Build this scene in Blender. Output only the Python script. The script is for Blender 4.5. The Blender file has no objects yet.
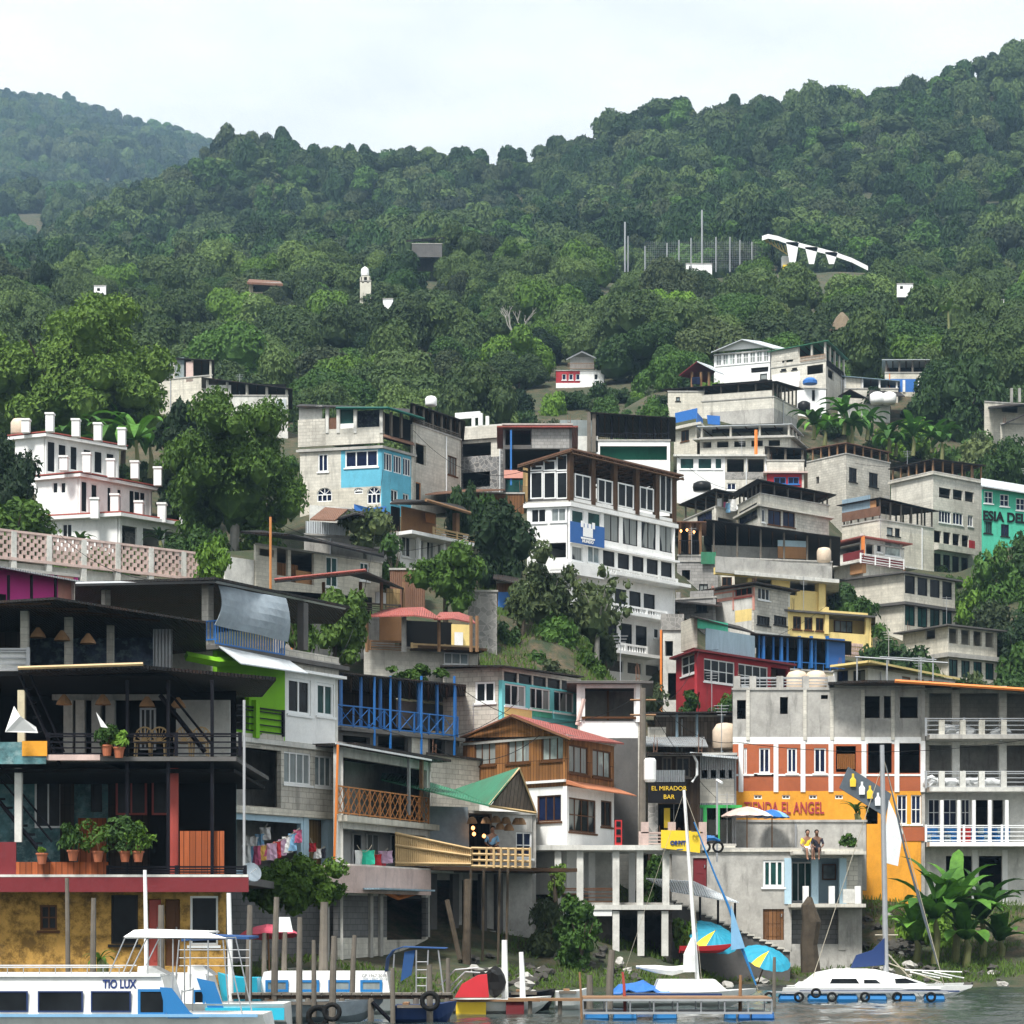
import bpy, math, random
import numpy as np
from mathutils import Vector
R = math.radians
f, H, HY = 2300.0, 2.5, 925.0       # focal length in pixels, eye height, image row of the horizon
scene = bpy.context.scene
COL = scene.collection
random.seed(7)
rng = np.random.default_rng(11)

def P(px, py, Y):
    return ((px - 512) / f * Y, Y, H + (HY - py) / f * Y)

# ------------------------------------------------------------------ materials
MATS = {}
def new_mat(name):
    m = bpy.data.materials.new(name); m.use_nodes = True
    nt = m.node_tree
    return m, nt, nt.nodes['Principled BSDF']
def N(nt, t, **kw):
    n = nt.nodes.new(t)
    for k, v in kw.items():
        if k in n.inputs: n.inputs[k].default_value = v
        else: setattr(n, k, v)
    return n
def L(nt, a, b): nt.links.new(a, b)
def coord(nt, sx=1, sy=1, sz=1, uv=False):
    tc = N(nt, 'ShaderNodeTexCoord') if uv else N(nt, 'ShaderNodeNewGeometry')
    mp = N(nt, 'ShaderNodeMapping'); mp.inputs['Scale'].default_value = (sx, sy, sz)
    L(nt, tc.outputs['UV' if uv else 'Position'], mp.inputs['Vector'])
    return mp.outputs['Vector']
def mixc(nt, fac, a, b, mode='MIX'):
    m = nt.nodes.new('ShaderNodeMix'); m.data_type = 'RGBA'; m.blend_type = mode
    for s, v in ((m.inputs[0], fac), (m.inputs[6], a), (m.inputs[7], b)):
        if hasattr(v, 'is_output'): L(nt, v, s)
        elif isinstance(v, (int, float)): s.default_value = v
        else: s.default_value = (*v[:3], 1)
    return m.outputs[2]
def ramp(nt, src, a, b, lo=0.0, hi=1.0):
    r = nt.nodes.new('ShaderNodeMapRange'); r.inputs[1].default_value = a; r.inputs[2].default_value = b
    r.inputs[3].default_value = lo; r.inputs[4].default_value = hi
    L(nt, src, r.inputs[0]); return r.outputs[0]
def noise(nt, vec, scale, detail=4, rough=.6):
    n = N(nt, 'ShaderNodeTexNoise', Scale=scale, Detail=detail, Roughness=rough); L(nt, vec, n.inputs['Vector'])
    return n.outputs['Fac']
def bump(nt, b, src, s=.3, d=.02):
    n = N(nt, 'ShaderNodeBump', Strength=s, Distance=d); L(nt, src, n.inputs['Height']); L(nt, n.outputs[0], b.inputs['Normal'])

def sc(c, k): return tuple(min(1, x * k) for x in c[:3])
def weather(nt, col, c, dirt):
    """stains and run-off streaks of their own shape"""
    dirt *= 1.3; big = noise(nt, coord(nt), .55, 5, .7)
    col = mixc(nt, ramp(nt, big, .4, .72, 0, dirt * .75), col, sc(c, .38))
    st = noise(nt, coord(nt, 2.1, 2.1, .34), 1.0, 5, .7)
    col = mixc(nt, ramp(nt, st, .55, .8, 0, dirt * .9), col, (.05, .048, .042))
    fine = noise(nt, coord(nt), 9, 3, .6)
    mid = noise(nt, coord(nt, 1, 1, .7), 2.3, 6, .75); col = mixc(nt, ramp(nt, mid, .5, .68, 0, dirt * .6), col, sc(c, .5)); col = mixc(nt, ramp(nt, mid, .32, .44, dirt * .35, 0), col, sc(c, 1.3))
    return mixc(nt, ramp(nt, fine, .35, .8, 0, dirt * .5), col, sc(c, .6)), fine
def wall_mat(key, c, dirt=.4, kind='plain', rough=.85):
    if key in MATS: return MATS[key]
    m, nt, b = new_mat(key)
    col = c
    if kind == 'block':
        v = coord(nt, 1, 1, 1, uv=True)
        br = N(nt, 'ShaderNodeTexBrick', Scale=1.0)
        br.inputs['Brick Width'].default_value = .42; br.inputs['Row Height'].default_value = .21
        br.inputs['Mortar Size'].default_value = .014; br.offset = .5
        br.inputs['Color1'].default_value = (*sc(c, 1.12), 1); br.inputs['Color2'].default_value = (*sc(c, .84), 1)
        br.inputs['Mortar'].default_value = (*sc(c, .55), 1)
        L(nt, v, br.inputs['Vector']); col = br.outputs['Color']
    elif kind == 'form':
        v = coord(nt, 1, 1, 1, uv=True)
        br = N(nt, 'ShaderNodeTexBrick', Scale=1.0); br.inputs['Brick Width'].default_value = .41; br.inputs['Row Height'].default_value = .205; br.inputs['Mortar Size'].default_value = .012
        br.inputs['Color1'].default_value = (*sc(c, 1.04), 1); br.inputs['Color2'].default_value = (*sc(c, .93), 1); br.inputs['Mortar'].default_value = (*sc(c, .74), 1)
        L(nt, v, br.inputs['Vector']); b2 = N(nt, 'ShaderNodeTexBrick', Scale=1.0); b2.offset = 0; b2.inputs['Brick Width'].default_value = 3.1; b2.inputs['Row Height'].default_value = 1.35; b2.inputs['Mortar Size'].default_value = .09
        b2.inputs['Color1'].default_value = (0, 0, 0, 1); b2.inputs['Color2'].default_value = (0, 0, 0, 1); b2.inputs['Mortar'].default_value = (1, 1, 1, 1); L(nt, v, b2.inputs['Vector'])
        col = mixc(nt, ramp(nt, b2.outputs['Color'], 0, 1, 0, .55), br.outputs['Color'], sc(c, .72))
    elif kind == 'brick':
        v = coord(nt, 1, 1, 1, uv=True)
        br = N(nt, 'ShaderNodeTexBrick', Scale=1.0)
        br.inputs['Brick Width'].default_value = .26; br.inputs['Row Height'].default_value = .085
        br.inputs['Mortar Size'].default_value = .012
        br.inputs['Color1'].default_value = (*sc(c, 1.15), 1); br.inputs['Color2'].default_value = (*sc(c, .7), 1)
        br.inputs['Mortar'].default_value = (.3, .24, .2, 1)
        L(nt, v, br.inputs['Vector']); col = br.outputs['Color']
    elif kind == 'stone':
        vo = N(nt, 'ShaderNodeTexVoronoi', Scale=3.2); vo.feature = 'DISTANCE_TO_EDGE'
        v = coord(nt, 1, 1, 1, uv=True); L(nt, v, vo.inputs['Vector'])
        v2 = N(nt, 'ShaderNodeTexVoronoi', Scale=3.2); L(nt, v, v2.inputs['Vector'])
        cc = mixc(nt, v2.outputs['Color'], sc(c, .55), sc(c, 1.3))
        col = mixc(nt, ramp(nt, vo.outputs['Distance'], .0, .09), (.42, .4, .37) if key != 'stone_dark' else (.12, .11, .1), cc)
    elif kind == 'plank':
        v = coord(nt, 1, 1, 1, uv=True)
        br = N(nt, 'ShaderNodeTexBrick', Scale=1.0); br.offset = 0
        br.inputs['Brick Width'].default_value = .17; br.inputs['Row Height'].default_value = 3.1
        br.inputs['Mortar Size'].default_value = .012
        br.inputs['Color1'].default_value = (*sc(c, 1.3), 1); br.inputs['Color2'].default_value = (*sc(c, .6), 1)
        br.inputs['Mortar'].default_value = (*sc(c, .15), 1)
        L(nt, v, br.inputs['Vector']); col = br.outputs['Color']
        gr = noise(nt, coord(nt, 14, 14, .8), 1.5, 4)
        col = mixc(nt, ramp(nt, gr, .35, .7, 0, .55), col, sc(c, .45))
    elif kind == 'sponge':
        a = noise(nt, coord(nt), 2.4, 5, .75)
        col = mixc(nt, ramp(nt, a, .42, .6), c, sc(c, .28))
    elif kind == 'mural':
        a = noise(nt, coord(nt), 1.1, 6, .7); a2 = noise(nt, coord(nt, 1.3, 1, 1.7), 2.7, 4, .7)
        col = mixc(nt, ramp(nt, a, .42, .58), c, sc(c, .35)); col = mixc(nt, ramp(nt, a2, .5, .66, 0, .7), col, (.3, .42, .42))
    col, fine = weather(nt, col, c, dirt)
    L(nt, col, b.inputs['Base Color']); b.inputs['Roughness'].default_value = rough
    bump(nt, b, fine, .25, .02); b.inputs['Specular IOR Level'].default_value = .25 if max(c) > .1 else .08
    MATS[key] = m; return m
def tin_mat(key, c, rust=.5, rough=.5, metal=.3, pitch=.16):
    if key in MATS: return MATS[key]
    m, nt, b = new_mat(key)
    a = noise(nt, coord(nt), .9, 5, .7)
    col = mixc(nt, ramp(nt, a, .48, .66, 0, rust), c, (.12, .055, .03))
    a2 = noise(nt, coord(nt, 3, 3, .5), 1.4, 4, .7)
    col = mixc(nt, ramp(nt, a2, .4, .75, 0, .5), col, sc(c, .45))
    w = N(nt, 'ShaderNodeTexWave', Scale=1.0 / pitch / 3.14 * .5 * 1.0, Distortion=0.0); w.bands_direction = 'X'
    L(nt, coord(nt, 3.1, 3.1, 3.1, uv=True), w.inputs['Vector'])
    L(nt, col, b.inputs['Base Color']); b.inputs['Roughness'].default_value = rough; b.inputs['Metallic'].default_value = metal
    bump(nt, b, w.outputs['Fac'], .8, .05); b.inputs['Specular IOR Level'].default_value = .5 if max(c) > .1 else .12
    MATS[key] = m; return m
def plain(key, c, rough=.6, metal=0, var=.25, spec=.5):
    if key in MATS: return MATS[key]
    m, nt, b = new_mat(key)
    a = noise(nt, coord(nt), 3, 4, .7)
    col = mixc(nt, ramp(nt, a, .35, .75, 0, var), c, sc(c, .4))
    L(nt, col, b.inputs['Base Color']); b.inputs['Roughness'].default_value = rough; b.inputs['Metallic'].default_value = metal; b.inputs['Specular IOR Level'].default_value = .5 if max(c) > .1 else .12
    MATS[key] = m; return m
def glow(key, c, s):
    if key in MATS: return MATS[key]
    m, nt, b = new_mat(key)
    b.inputs['Base Color'].default_value = (*c, 1); b.inputs['Emission Color'].default_value = (*c, 1); b.inputs['Emission Strength'].default_value = s
    MATS[key] = m; return m
def glass_mat(key, c, curtain=0):
    if key in MATS: return MATS[key]
    m, nt, b = new_mat(key)
    a = noise(nt, coord(nt), 1.1, 3, .6)
    col = mixc(nt, ramp(nt, a, .35, .7), sc(c, .6), sc(c, 1.7))
    if curtain:
        w = noise(nt, coord(nt, 9, 9, .3), 1.0, 2)
        ca = noise(nt, coord(nt, .8, .8, .3), 1.0, 1)
        col = mixc(nt, ramp(nt, ca, .44, .47, 0, curtain), col, mixc(nt, w, (.34, .35, .33), (.12, .14, .14)))
    L(nt, col, b.inputs['Base Color']); b.inputs['Roughness'].default_value = .2; b.inputs['Specular IOR Level'].default_value = .1
    MATS[key] = m; return m
def leaf_mat(key, c, c2, var=1.0):
    if key not in ('leaf_dark', 'leaf_jungle', 'leaf_banana', 'grass'): c = sc(c, 1.22); c2 = sc(c2, 1.35)
    if key == 'leaf_lime': c, c2 = (.055, .125, .018), (.14, .24, .035)
    """leaf colour varies from plant to plant and from spray to spray"""
    if key in MATS: return MATS[key]
    m, nt, b = new_mat(key)
    oi = N(nt, 'ShaderNodeObjectInfo')
    a = noise(nt, coord(nt), .8, 3, .7)
    col = mixc(nt, ramp(nt, a, .33, .67), c, c2)
    rr = ramp(nt, oi.outputs['Random'], 0, 1, 0, 1)
    w = N(nt, 'ShaderNodeTexWhiteNoise'); w.noise_dimensions = '1D'; L(nt, oi.outputs['Random'], w.inputs['W'])
    col = mixc(nt, ramp(nt, rr, .55, 1, 0, .75 * var), col, sc(c2, 1.55))
    col = mixc(nt, ramp(nt, w.outputs['Value'], .5, 1, 0, .55 * var), col, (c[0] * .62, c[1] * .72, c[2] * .8))
    dm = noise(nt, coord(nt), 3.5, 2, .6)
    col = mixc(nt, ramp(nt, dm, .35, .7, 0, .5), col, sc(c, .45))
    w2 = N(nt, 'ShaderNodeTexWhiteNoise'); w2.noise_dimensions = '1D'; w3 = N(nt, 'ShaderNodeMath', operation='ADD'); w3.inputs[1].default_value = 7.3; L(nt, oi.outputs['Random'], w3.inputs[0]); L(nt, w3.outputs[0], w2.inputs['W'])
    k_ = .35 * var; cm = N(nt, 'ShaderNodeCombineColor')
    for i_ in range(3): L(nt, ramp(nt, w2.outputs['Value'], 0, 1, 1 - k_ * (1.2 if i_ < 2 else .8), 1 + k_ * (1.3, 1.0, .8)[i_]), cm.inputs[i_])
    col = mixc(nt, 1.0, col, cm.outputs[0], 'MULTIPLY')
    L(nt, col, b.inputs['Base Color']); b.inputs['Roughness'].default_value = .65; b.inputs['Specular IOR Level'].default_value = .2
    tr = N(nt, 'ShaderNodeBsdfTranslucent'); L(nt, col, tr.inputs['Color'])
    mx = N(nt, 'ShaderNodeMixShader'); mx.inputs[0].default_value = .22
    L(nt, b.outputs[0], mx.inputs[1]); L(nt, tr.outputs[0], mx.inputs[2]); L(nt, mx.outputs[0], nt.nodes['Material Output'].inputs[0])
    MATS[key] = m; return m

W = wall_mat
W('white', (.82, .82, .80), .26); W('white_dirty', (.68, .67, .62), .65); W('cream', (.66, .58, .40), .45); W('offwhite', (.68, .64, .54), .6, 'form')
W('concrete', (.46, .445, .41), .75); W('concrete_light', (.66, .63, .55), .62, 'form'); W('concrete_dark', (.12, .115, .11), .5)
W('block', (.34, .33, .315), .4, 'block'); W('block_light', (.58, .55, .48), .6, 'block'); W('block_dark', (.16, .16, .16), .4, 'block')
W('brick_red', (.40, .115, .05), .3); W('stone', (.3, .29, .27), .35, 'stone'); W('stone_dark', (.10, .095, .085), .4, 'stone')
W('cobble', (.2, .2, .2), .2, 'stone')
W('pink', (.62, .06, .30), .15); W('salmon', (.62, .30, .24), .3); W('pale_pink', (.62, .47, .42), .5); W('lime', (.19, .46, .02), .2); W('blue_wall', (.13, .45, .60), .4)
W('pale_blue', (.42, .58, .68), .25); W('red_wall', (.40, .035, .045), .45); W('orange_wall', (.80, .36, .04), .4); W('yellow_wall', (.80, .62, .25), .25)
W('teal_green', (.08, .48, .32), .4); W('teal_mural', (.13, .28, .30), .3, 'mural'); W('blue_mural', (.13, .17, .26), .3, 'mural')
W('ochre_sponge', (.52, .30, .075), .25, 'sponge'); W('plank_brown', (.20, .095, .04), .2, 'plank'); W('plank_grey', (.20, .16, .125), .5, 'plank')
W('plank_orange', (.38, .10, .035), .15, 'plank'); W('plank_dark', (.05, .035, .025), .3, 'plank'); W('bamboo_wall', (.40, .27, .12), .3, 'plank')
W('wood_amber', (.27, .12, .04), .15, 'plank'); W('plywood', (.42, .22, .10), .3); W('maroon', (.17, .025, .03), .2); W('aqua', (.18, .60, .62), .2)
tin_mat('tin_grey', (.36, .38, .39), .35); tin_mat('tin_dark', (.035, .034, .033), .35, .6, .1); tin_mat('tin_red', (.38, .09, .07), .45, .6, .1)
tin_mat('tin_green', (.045, .24, .13), .3, .55, .1); tin_mat('tin_rust', (.20, .10, .06), .7, .8, .1); tin_mat('tin_blue', (.30, .42, .5), .1)
tin_mat('tin_pale', (.62, .66, .68), .12, .5, .1); tin_mat('tin_black', (.015, .015, .016), .2, .55, .1)
plain('frame_white', (.78, .79, .78), .5, 0, .15); plain('frame_dark', (.02, .02, .02), .5); plain('frame_wood', (.10, .045, .02), .6)
plain('steel', (.42, .43, .44), .45, .5, .3); plain('steel_black', (.008, .008, .012), .5, .2); plain('steel_blue', (.012, .13, .40), .5, 0, .2)
plain('steel_red', (.35, .05, .035), .6); plain('wood', (.24, .13, .06), .8, 0, .5); plain('wood_orange', (.50, .20, .055), .7, 0, .3); plain('wood_grey', (.15, .13, .105), .9, 0, .6)
plain('bamboo', (.55, .38, .18), .6, 0, .4); plain('beam_brown', (.085, .05, .03), .8, 0, .5)
plain('dark', (.006, .006, .006), .9); plain('rubber', (.012, .012, .012), .7); plain('pvc_orange', (.75, .22, .04), .5); plain('rope', (.4, .36, .28), .9)  # 'dark' puts deep interior shade into the colour of walls and slabs
plain('pot', (.42, .13, .06), .8); plain('plastic_white', (.8, .8, .78), .35, 0, .1); plain('plastic_blue', (.01, .12, .34), .4, 0, .2); plain('plastic_red', (.5, .02, .02), .4, 0, .2)
plain('tank_beige', (.62, .50, .38), .6, 0, .4); plain('tank_black', (.015, .015, .015), .35); plain('tarp_blue', (.02, .14, .45), .6, 0, .35)
plain('tarp_grey', (.27, .32, .36), .6, 0, .5); plain('net_dark', (.09, .11, .13), .9, 0, .5); plain('net_green', (.02, .12, .08), .9)
plain('skin', (.30, .15, .09), .6); plain('skin_dark', (.17, .085, .05), .6); plain('hair', (.01, .008, .007), .6)
plain('gel_white', (.80, .80, .77), .3, 0, .3); plain('gel_blue', (.02, .17, .42), .3, 0, .1); plain('gel_aqua', (.03, .45, .62), .35, 0, .15); plain('gel_navy', (.008, .03, .12), .45, 0, .15)
plain('canvas_white', (.72, .72, .70), .8, 0, .2); plain('canvas_blue', (.01, .06, .19), .8, 0, .3); plain('canvas_pink', (.62, .09, .14), .8); plain('canvas_turq', (.01, .27, .40), .7, 0, .4)
plain('yellow', (.80, .55, .02), .6, 0, .15); plain('red', (.55, .02, .03), .6, 0, .2); plain('blue', (.015, .10, .33), .6, 0, .15); plain('green', (.03, .36, .08), .7, 0, .2)
plain('cloth_pink', (.5, .1, .2), .9); plain('cloth_white', (.75, .75, .73), .9, 0, .2); plain('cloth_yellow', (.7, .45, .1), .9); plain('cloth_dark', (.03, .03, .04), .9)
plain('cloth_red', (.45, .02, .03), .9); plain('cloth_green', (.02, .42, .28), .9); plain('cloth_blue', (.2, .4, .6), .9); plain('lilac', (.45, .3, .42), .9)
plain('letters_black', (.01, .01, .012), .6, 0, 0); plain('letters_red', (.42, .05, .06), .8, 0, .6); plain('letters_navy', (.01, .03, .15), .5, 0, 0)
plain('letters_white', (.8, .8, .8), .6, 0, 0); plain('letters_gold', (.75, .5, .03), .6, 0, 0); plain('bark', (.085, .068, .05), .95, 0, .8); plain('bark_pale', (.27, .26, .23), .95, 0, .5)
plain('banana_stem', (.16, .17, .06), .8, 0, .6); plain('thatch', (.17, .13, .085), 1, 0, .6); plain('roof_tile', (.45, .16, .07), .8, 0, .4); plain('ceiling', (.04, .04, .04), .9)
plain('earth', (.17, .115, .075), 1, 0, .5); plain('lamp_shade', (.45, .25, .12), .8); plain('steel_green', (.01, .09, .07), .5); plain('steel_purple', (.025, .02, .10), .4)
W('cream_tower', (.6, .57, .48), .3); plain('trim_red', (.33, .07, .05), .6, 0, .2); plain('white_sheet', (.72, .74, .74), .6, 0, .25)
glass_mat('glass', (.010, .012, .014)); glass_mat('glass_curtain', (.012, .014, .016), 1.0); glass_mat('glass_blue', (.008, .014, .04)); glass_mat('glass_green', (.012, .05, .045))
glass_mat('glass_pale', (.16, .2, .21), .6); glow('lamp', (1, .42, .12), 3); glass_mat('curtained', (.30, .34, .32), 1.0)
leaf_mat('leaf_dark', (.014, .038, .012), (.034, .075, .018)); leaf_mat('leaf_mid', (.022, .056, .012), (.055, .12, .02)); leaf_mat('leaf_light', (.04, .09, .012), (.10, .19, .025))
leaf_mat('leaf_lime', (.07, .15, .015), (.17, .28, .04)); leaf_mat('leaf_dull', (.03, .052, .02), (.07, .095, .035)); leaf_mat('leaf_far', (.026, .055, .017), (.072, .115, .032), .9)
leaf_mat('leaf_banana', (.035, .12, .015), (.10, .24, .035)); leaf_mat('leaf_jungle', (.010, .034, .010), (.030, .075, .016))
leaf_mat('leaf_dry', (.2, .12, .05), (.3, .2, .09)); leaf_mat('grass', (.045, .10, .015), (.10, .17, .03))
def mt(k): return MATS[k] if isinstance(k, str) else k

# ------------------------------------------------------------------ mesh builder
class MB:
    def __init__(s): s.v = []; s.q = []; s.m = []
    def add(s, vs, fs, mi=0):
        o = len(s.v); s.v += [tuple(x) for x in vs]; s.q += [tuple(o + i for i in q) for q in fs]; s.m += [mi] * len(fs); return s
    def hexa(s, b, t, mi=0):      # b, t: 4 pts each (same winding)
        return s.add(list(b) + list(t), [(3, 2, 1, 0), (4, 5, 6, 7), (0, 1, 5, 4), (1, 2, 6, 5), (2, 3, 7, 6), (3, 0, 4, 7)], mi)
    def box(s, x0, x1, y0, y1, z0, z1, mi=0):
        return s.hexa([(x0, y0, z0), (x1, y0, z0), (x1, y1, z0), (x0, y1, z0)], [(x0, y0, z1), (x1, y0, z1), (x1, y1, z1), (x0, y1, z1)], mi)
    def sheet(s, pts, th=.04, mi=0):   # polygon extruded downwards
        n = len(pts); lo = [(p[0], p[1], p[2] - th) for p in pts]
        fs = [tuple(range(n)), tuple(range(2 * n - 1, n - 1, -1))] + [(i, n + i, n + (i + 1) % n, (i + 1) % n) for i in range(n)]
        return s.add(list(pts) + lo, fs, mi)
    def slabn(s, pts, th=.04, mi=0):   # polygon extruded along its normal, away from pts order
        a, b, c = (Vector(pts[i]) for i in (0, 1, 2)); nn = (b - a).cross(c - a).normalized() * th
        n = len(pts); lo = [tuple(Vector(p) + nn) for p in pts]
        fs = [tuple(range(n)), tuple(range(2 * n - 1, n - 1, -1))] + [(i, n + i, n + (i + 1) % n, (i + 1) % n) for i in range(n)]
        return s.add(list(pts) + lo, fs, mi)
    def tube(s, pts, r, n=6, mi=0, r2=None, cap=True):
        pts = [Vector(p) for p in pts]; k = len(pts); r2 = r if r2 is None else r2; o = len(s.v)
        for i, p in enumerate(pts):
            d = (pts[min(i + 1, k - 1)] - pts[max(i - 1, 0)])
            d = d.normalized() if d.length > 1e-6 else Vector((0, 0, 1))
            a = d.cross(Vector((0, 0, 1)) if abs(d.z) < .9 else Vector((1, 0, 0))).normalized(); b = d.cross(a)
            rr = (r[i] if isinstance(r, (list, tuple)) else r + (r2 - r) * i / max(1, k - 1))
            for j in range(n):
                t = 2 * math.pi * j / n; s.v.append(tuple(p + a * math.cos(t) * rr + b * math.sin(t) * rr))
        for i in range(k - 1):
            for j in range(n):
                s.q.append((o + i * n + j, o + i * n + (j + 1) % n, o + (i + 1) * n + (j + 1) % n, o + (i + 1) * n + j)); s.m.append(mi)
        if cap:
            s.q.append(tuple(o + j for j in range(n))[::-1]); s.q.append(tuple(o + (k - 1) * n + j for j in range(n))); s.m += [mi, mi]
        return s
    def bar(s, a, b, w, mi=0): return s.tube([a, b], w * .7, 4, mi)
    def lathe(s, c, prof, n=14, mi=0, sx=1, sy=1):
        o = len(s.v)
        for (r, z) in prof:
            for j in range(n):
                t = 2 * math.pi * j / n; s.v.append((c[0] + r * sx * math.cos(t), c[1] + r * sy * math.sin(t), c[2] + z))
        for i in range(len(prof) - 1):
            for j in range(n):
                s.q.append((o + i * n + j, o + i * n + (j + 1) % n, o + (i + 1) * n + (j + 1) % n, o + (i + 1) * n + j)); s.m.append(mi)
        s.q.append(tuple(o + j for j in range(n))[::-1]); s.q.append(tuple(o + (len(prof) - 1) * n + j for j in range(n))); s.m += [mi, mi]
        return s
    def build(s, name, mats, parent=None, smooth=False, origin=None):
        me = bpy.data.meshes.new(name)
        org = Vector(origin) if origin is not None else (Vector(parent['_o']) if parent is not None and '_o' in parent else None)
        V = np.array(s.v, dtype=np.float64)
        if org is None: org = Vector((0, 0, 0)) if parent is not None else Vector((float(V[:, 0].mean()), float(V[:, 1].mean()), float(V[:, 2].min())))
        V = V - np.array(org)
        me.from_pydata(V.tolist(), [], s.q)
        if not isinstance(mats, (list, tuple)): mats = [mats]
        for m in mats: me.materials.append(mt(m))
        if len(mats) > 1: me.polygons.foreach_set('material_index', s.m)
        if smooth: me.polygons.foreach_set('use_smooth', [True] * len(s.q))
        box_uv(me, org); me.update()
        o = bpy.data.objects.new(name, me); COL.objects.link(o)
        if parent is not None:
            o.parent = parent; o['_o'] = list(org)
            if '_o' not in parent: o.location = org
        else: o.location = org; o['_o'] = list(org)
        return o
def box_uv(me, org):
    uv = me.uv_layers.new(name='UVMap').data
    co = np.empty(len(me.vertices) * 3); me.vertices.foreach_get('co', co); co = co.reshape(-1, 3) + np.array(org)
    out = np.zeros((len(me.loops), 2))
    for p in me.polygons:
        n = p.normal; idx = list(p.vertices); c = co[idx]
        h = math.hypot(n.x, n.y)
        if h < .5: u = c[:, :2]
        else:
            dx, dy = -n.y / h, n.x / h
            u = np.stack([c[:, 0] * dx + c[:, 1] * dy, c[:, 2]], 1)
        out[p.loop_start:p.loop_start + len(idx)] = u
    uv.foreach_set('uv', out.ravel())

LABELS = set()
def tag(o, label=None, cat=None, group=None, kind=None):
    if label: o['label'] = label
    if cat: o['category'] = cat
    if group: o['group'] = group
    if kind: o['kind'] = kind
    return o
def thing(name, label, cat, loc, group=None):
    o = bpy.data.objects.new(name, None); COL.objects.link(o); o.location = loc; o['_o'] = list(loc); o.empty_display_size = .3
    return tag(o, label, cat, group)
def struct(o): o['kind'] = 'structure'; return o

def text_mb(txt, size, depth=.02, bold=0):
    """letters as mesh: x to the right, z up, front faces -y"""
    cu = bpy.data.curves.new('lettering', 'FONT'); cu.body = txt; cu.size = size; cu.extrude = depth / 2; cu.align_x = 'CENTER'; cu.align_y = 'CENTER'; cu.offset = bold
    ob = bpy.data.objects.new('lettering', cu); COL.objects.link(ob)
    dg = bpy.context.evaluated_depsgraph_get(); me = ob.evaluated_get(dg).to_mesh()
    mb = MB(); mb.add([(v.co.x, -v.co.z, v.co.y) for v in me.vertices], [tuple(p.vertices) for p in me.polygons])
    bpy.data.objects.remove(ob); bpy.data.curves.remove(cu)
    return mb

# ------------------------------------------------------------------ facades read in image columns and rows
class Face:
    def __init__(s, a, b):
        s.A = Vector(((a[0] - 512) / f * a[1], a[1])); s.B = Vector(((b[0] - 512) / f * b[1], b[1]))
        s.L = (s.B - s.A).length; s.d = (s.B - s.A) / s.L; s.n = Vector((s.d.y, -s.d.x)); s.px = (a[0], b[0])
    def u(s, px, out=0):
        k = (px - 512) / f; A = s.A + s.n * out; return (A.x - k * A.y) / (k * s.d.y - s.d.x)
    def Y(s, px, out=0): return s.A.y + s.n.y * out + s.u(px, out) * s.d.y
    def z(s, px, py, out=0): return H + (HY - py) / f * s.Y(px, out)
    def pt(s, u, out, z): q = s.A + s.d * u + s.n * out; return (q.x, q.y, z)
    def box(s, mb, u0, u1, o0, o1, z0, z1, mi=0):
        if u0 > u1: u0, u1 = u1, u0
        if z0 > z1: z0, z1 = z1, z0
        return mb.hexa([s.pt(u0, o1, z0), s.pt(u1, o1, z0), s.pt(u1, o0, z0), s.pt(u0, o0, z0)], [s.pt(u0, o1, z1), s.pt(u1, o1, z1), s.pt(u1, o0, z1), s.pt(u0, o0, z1)], mi)

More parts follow.
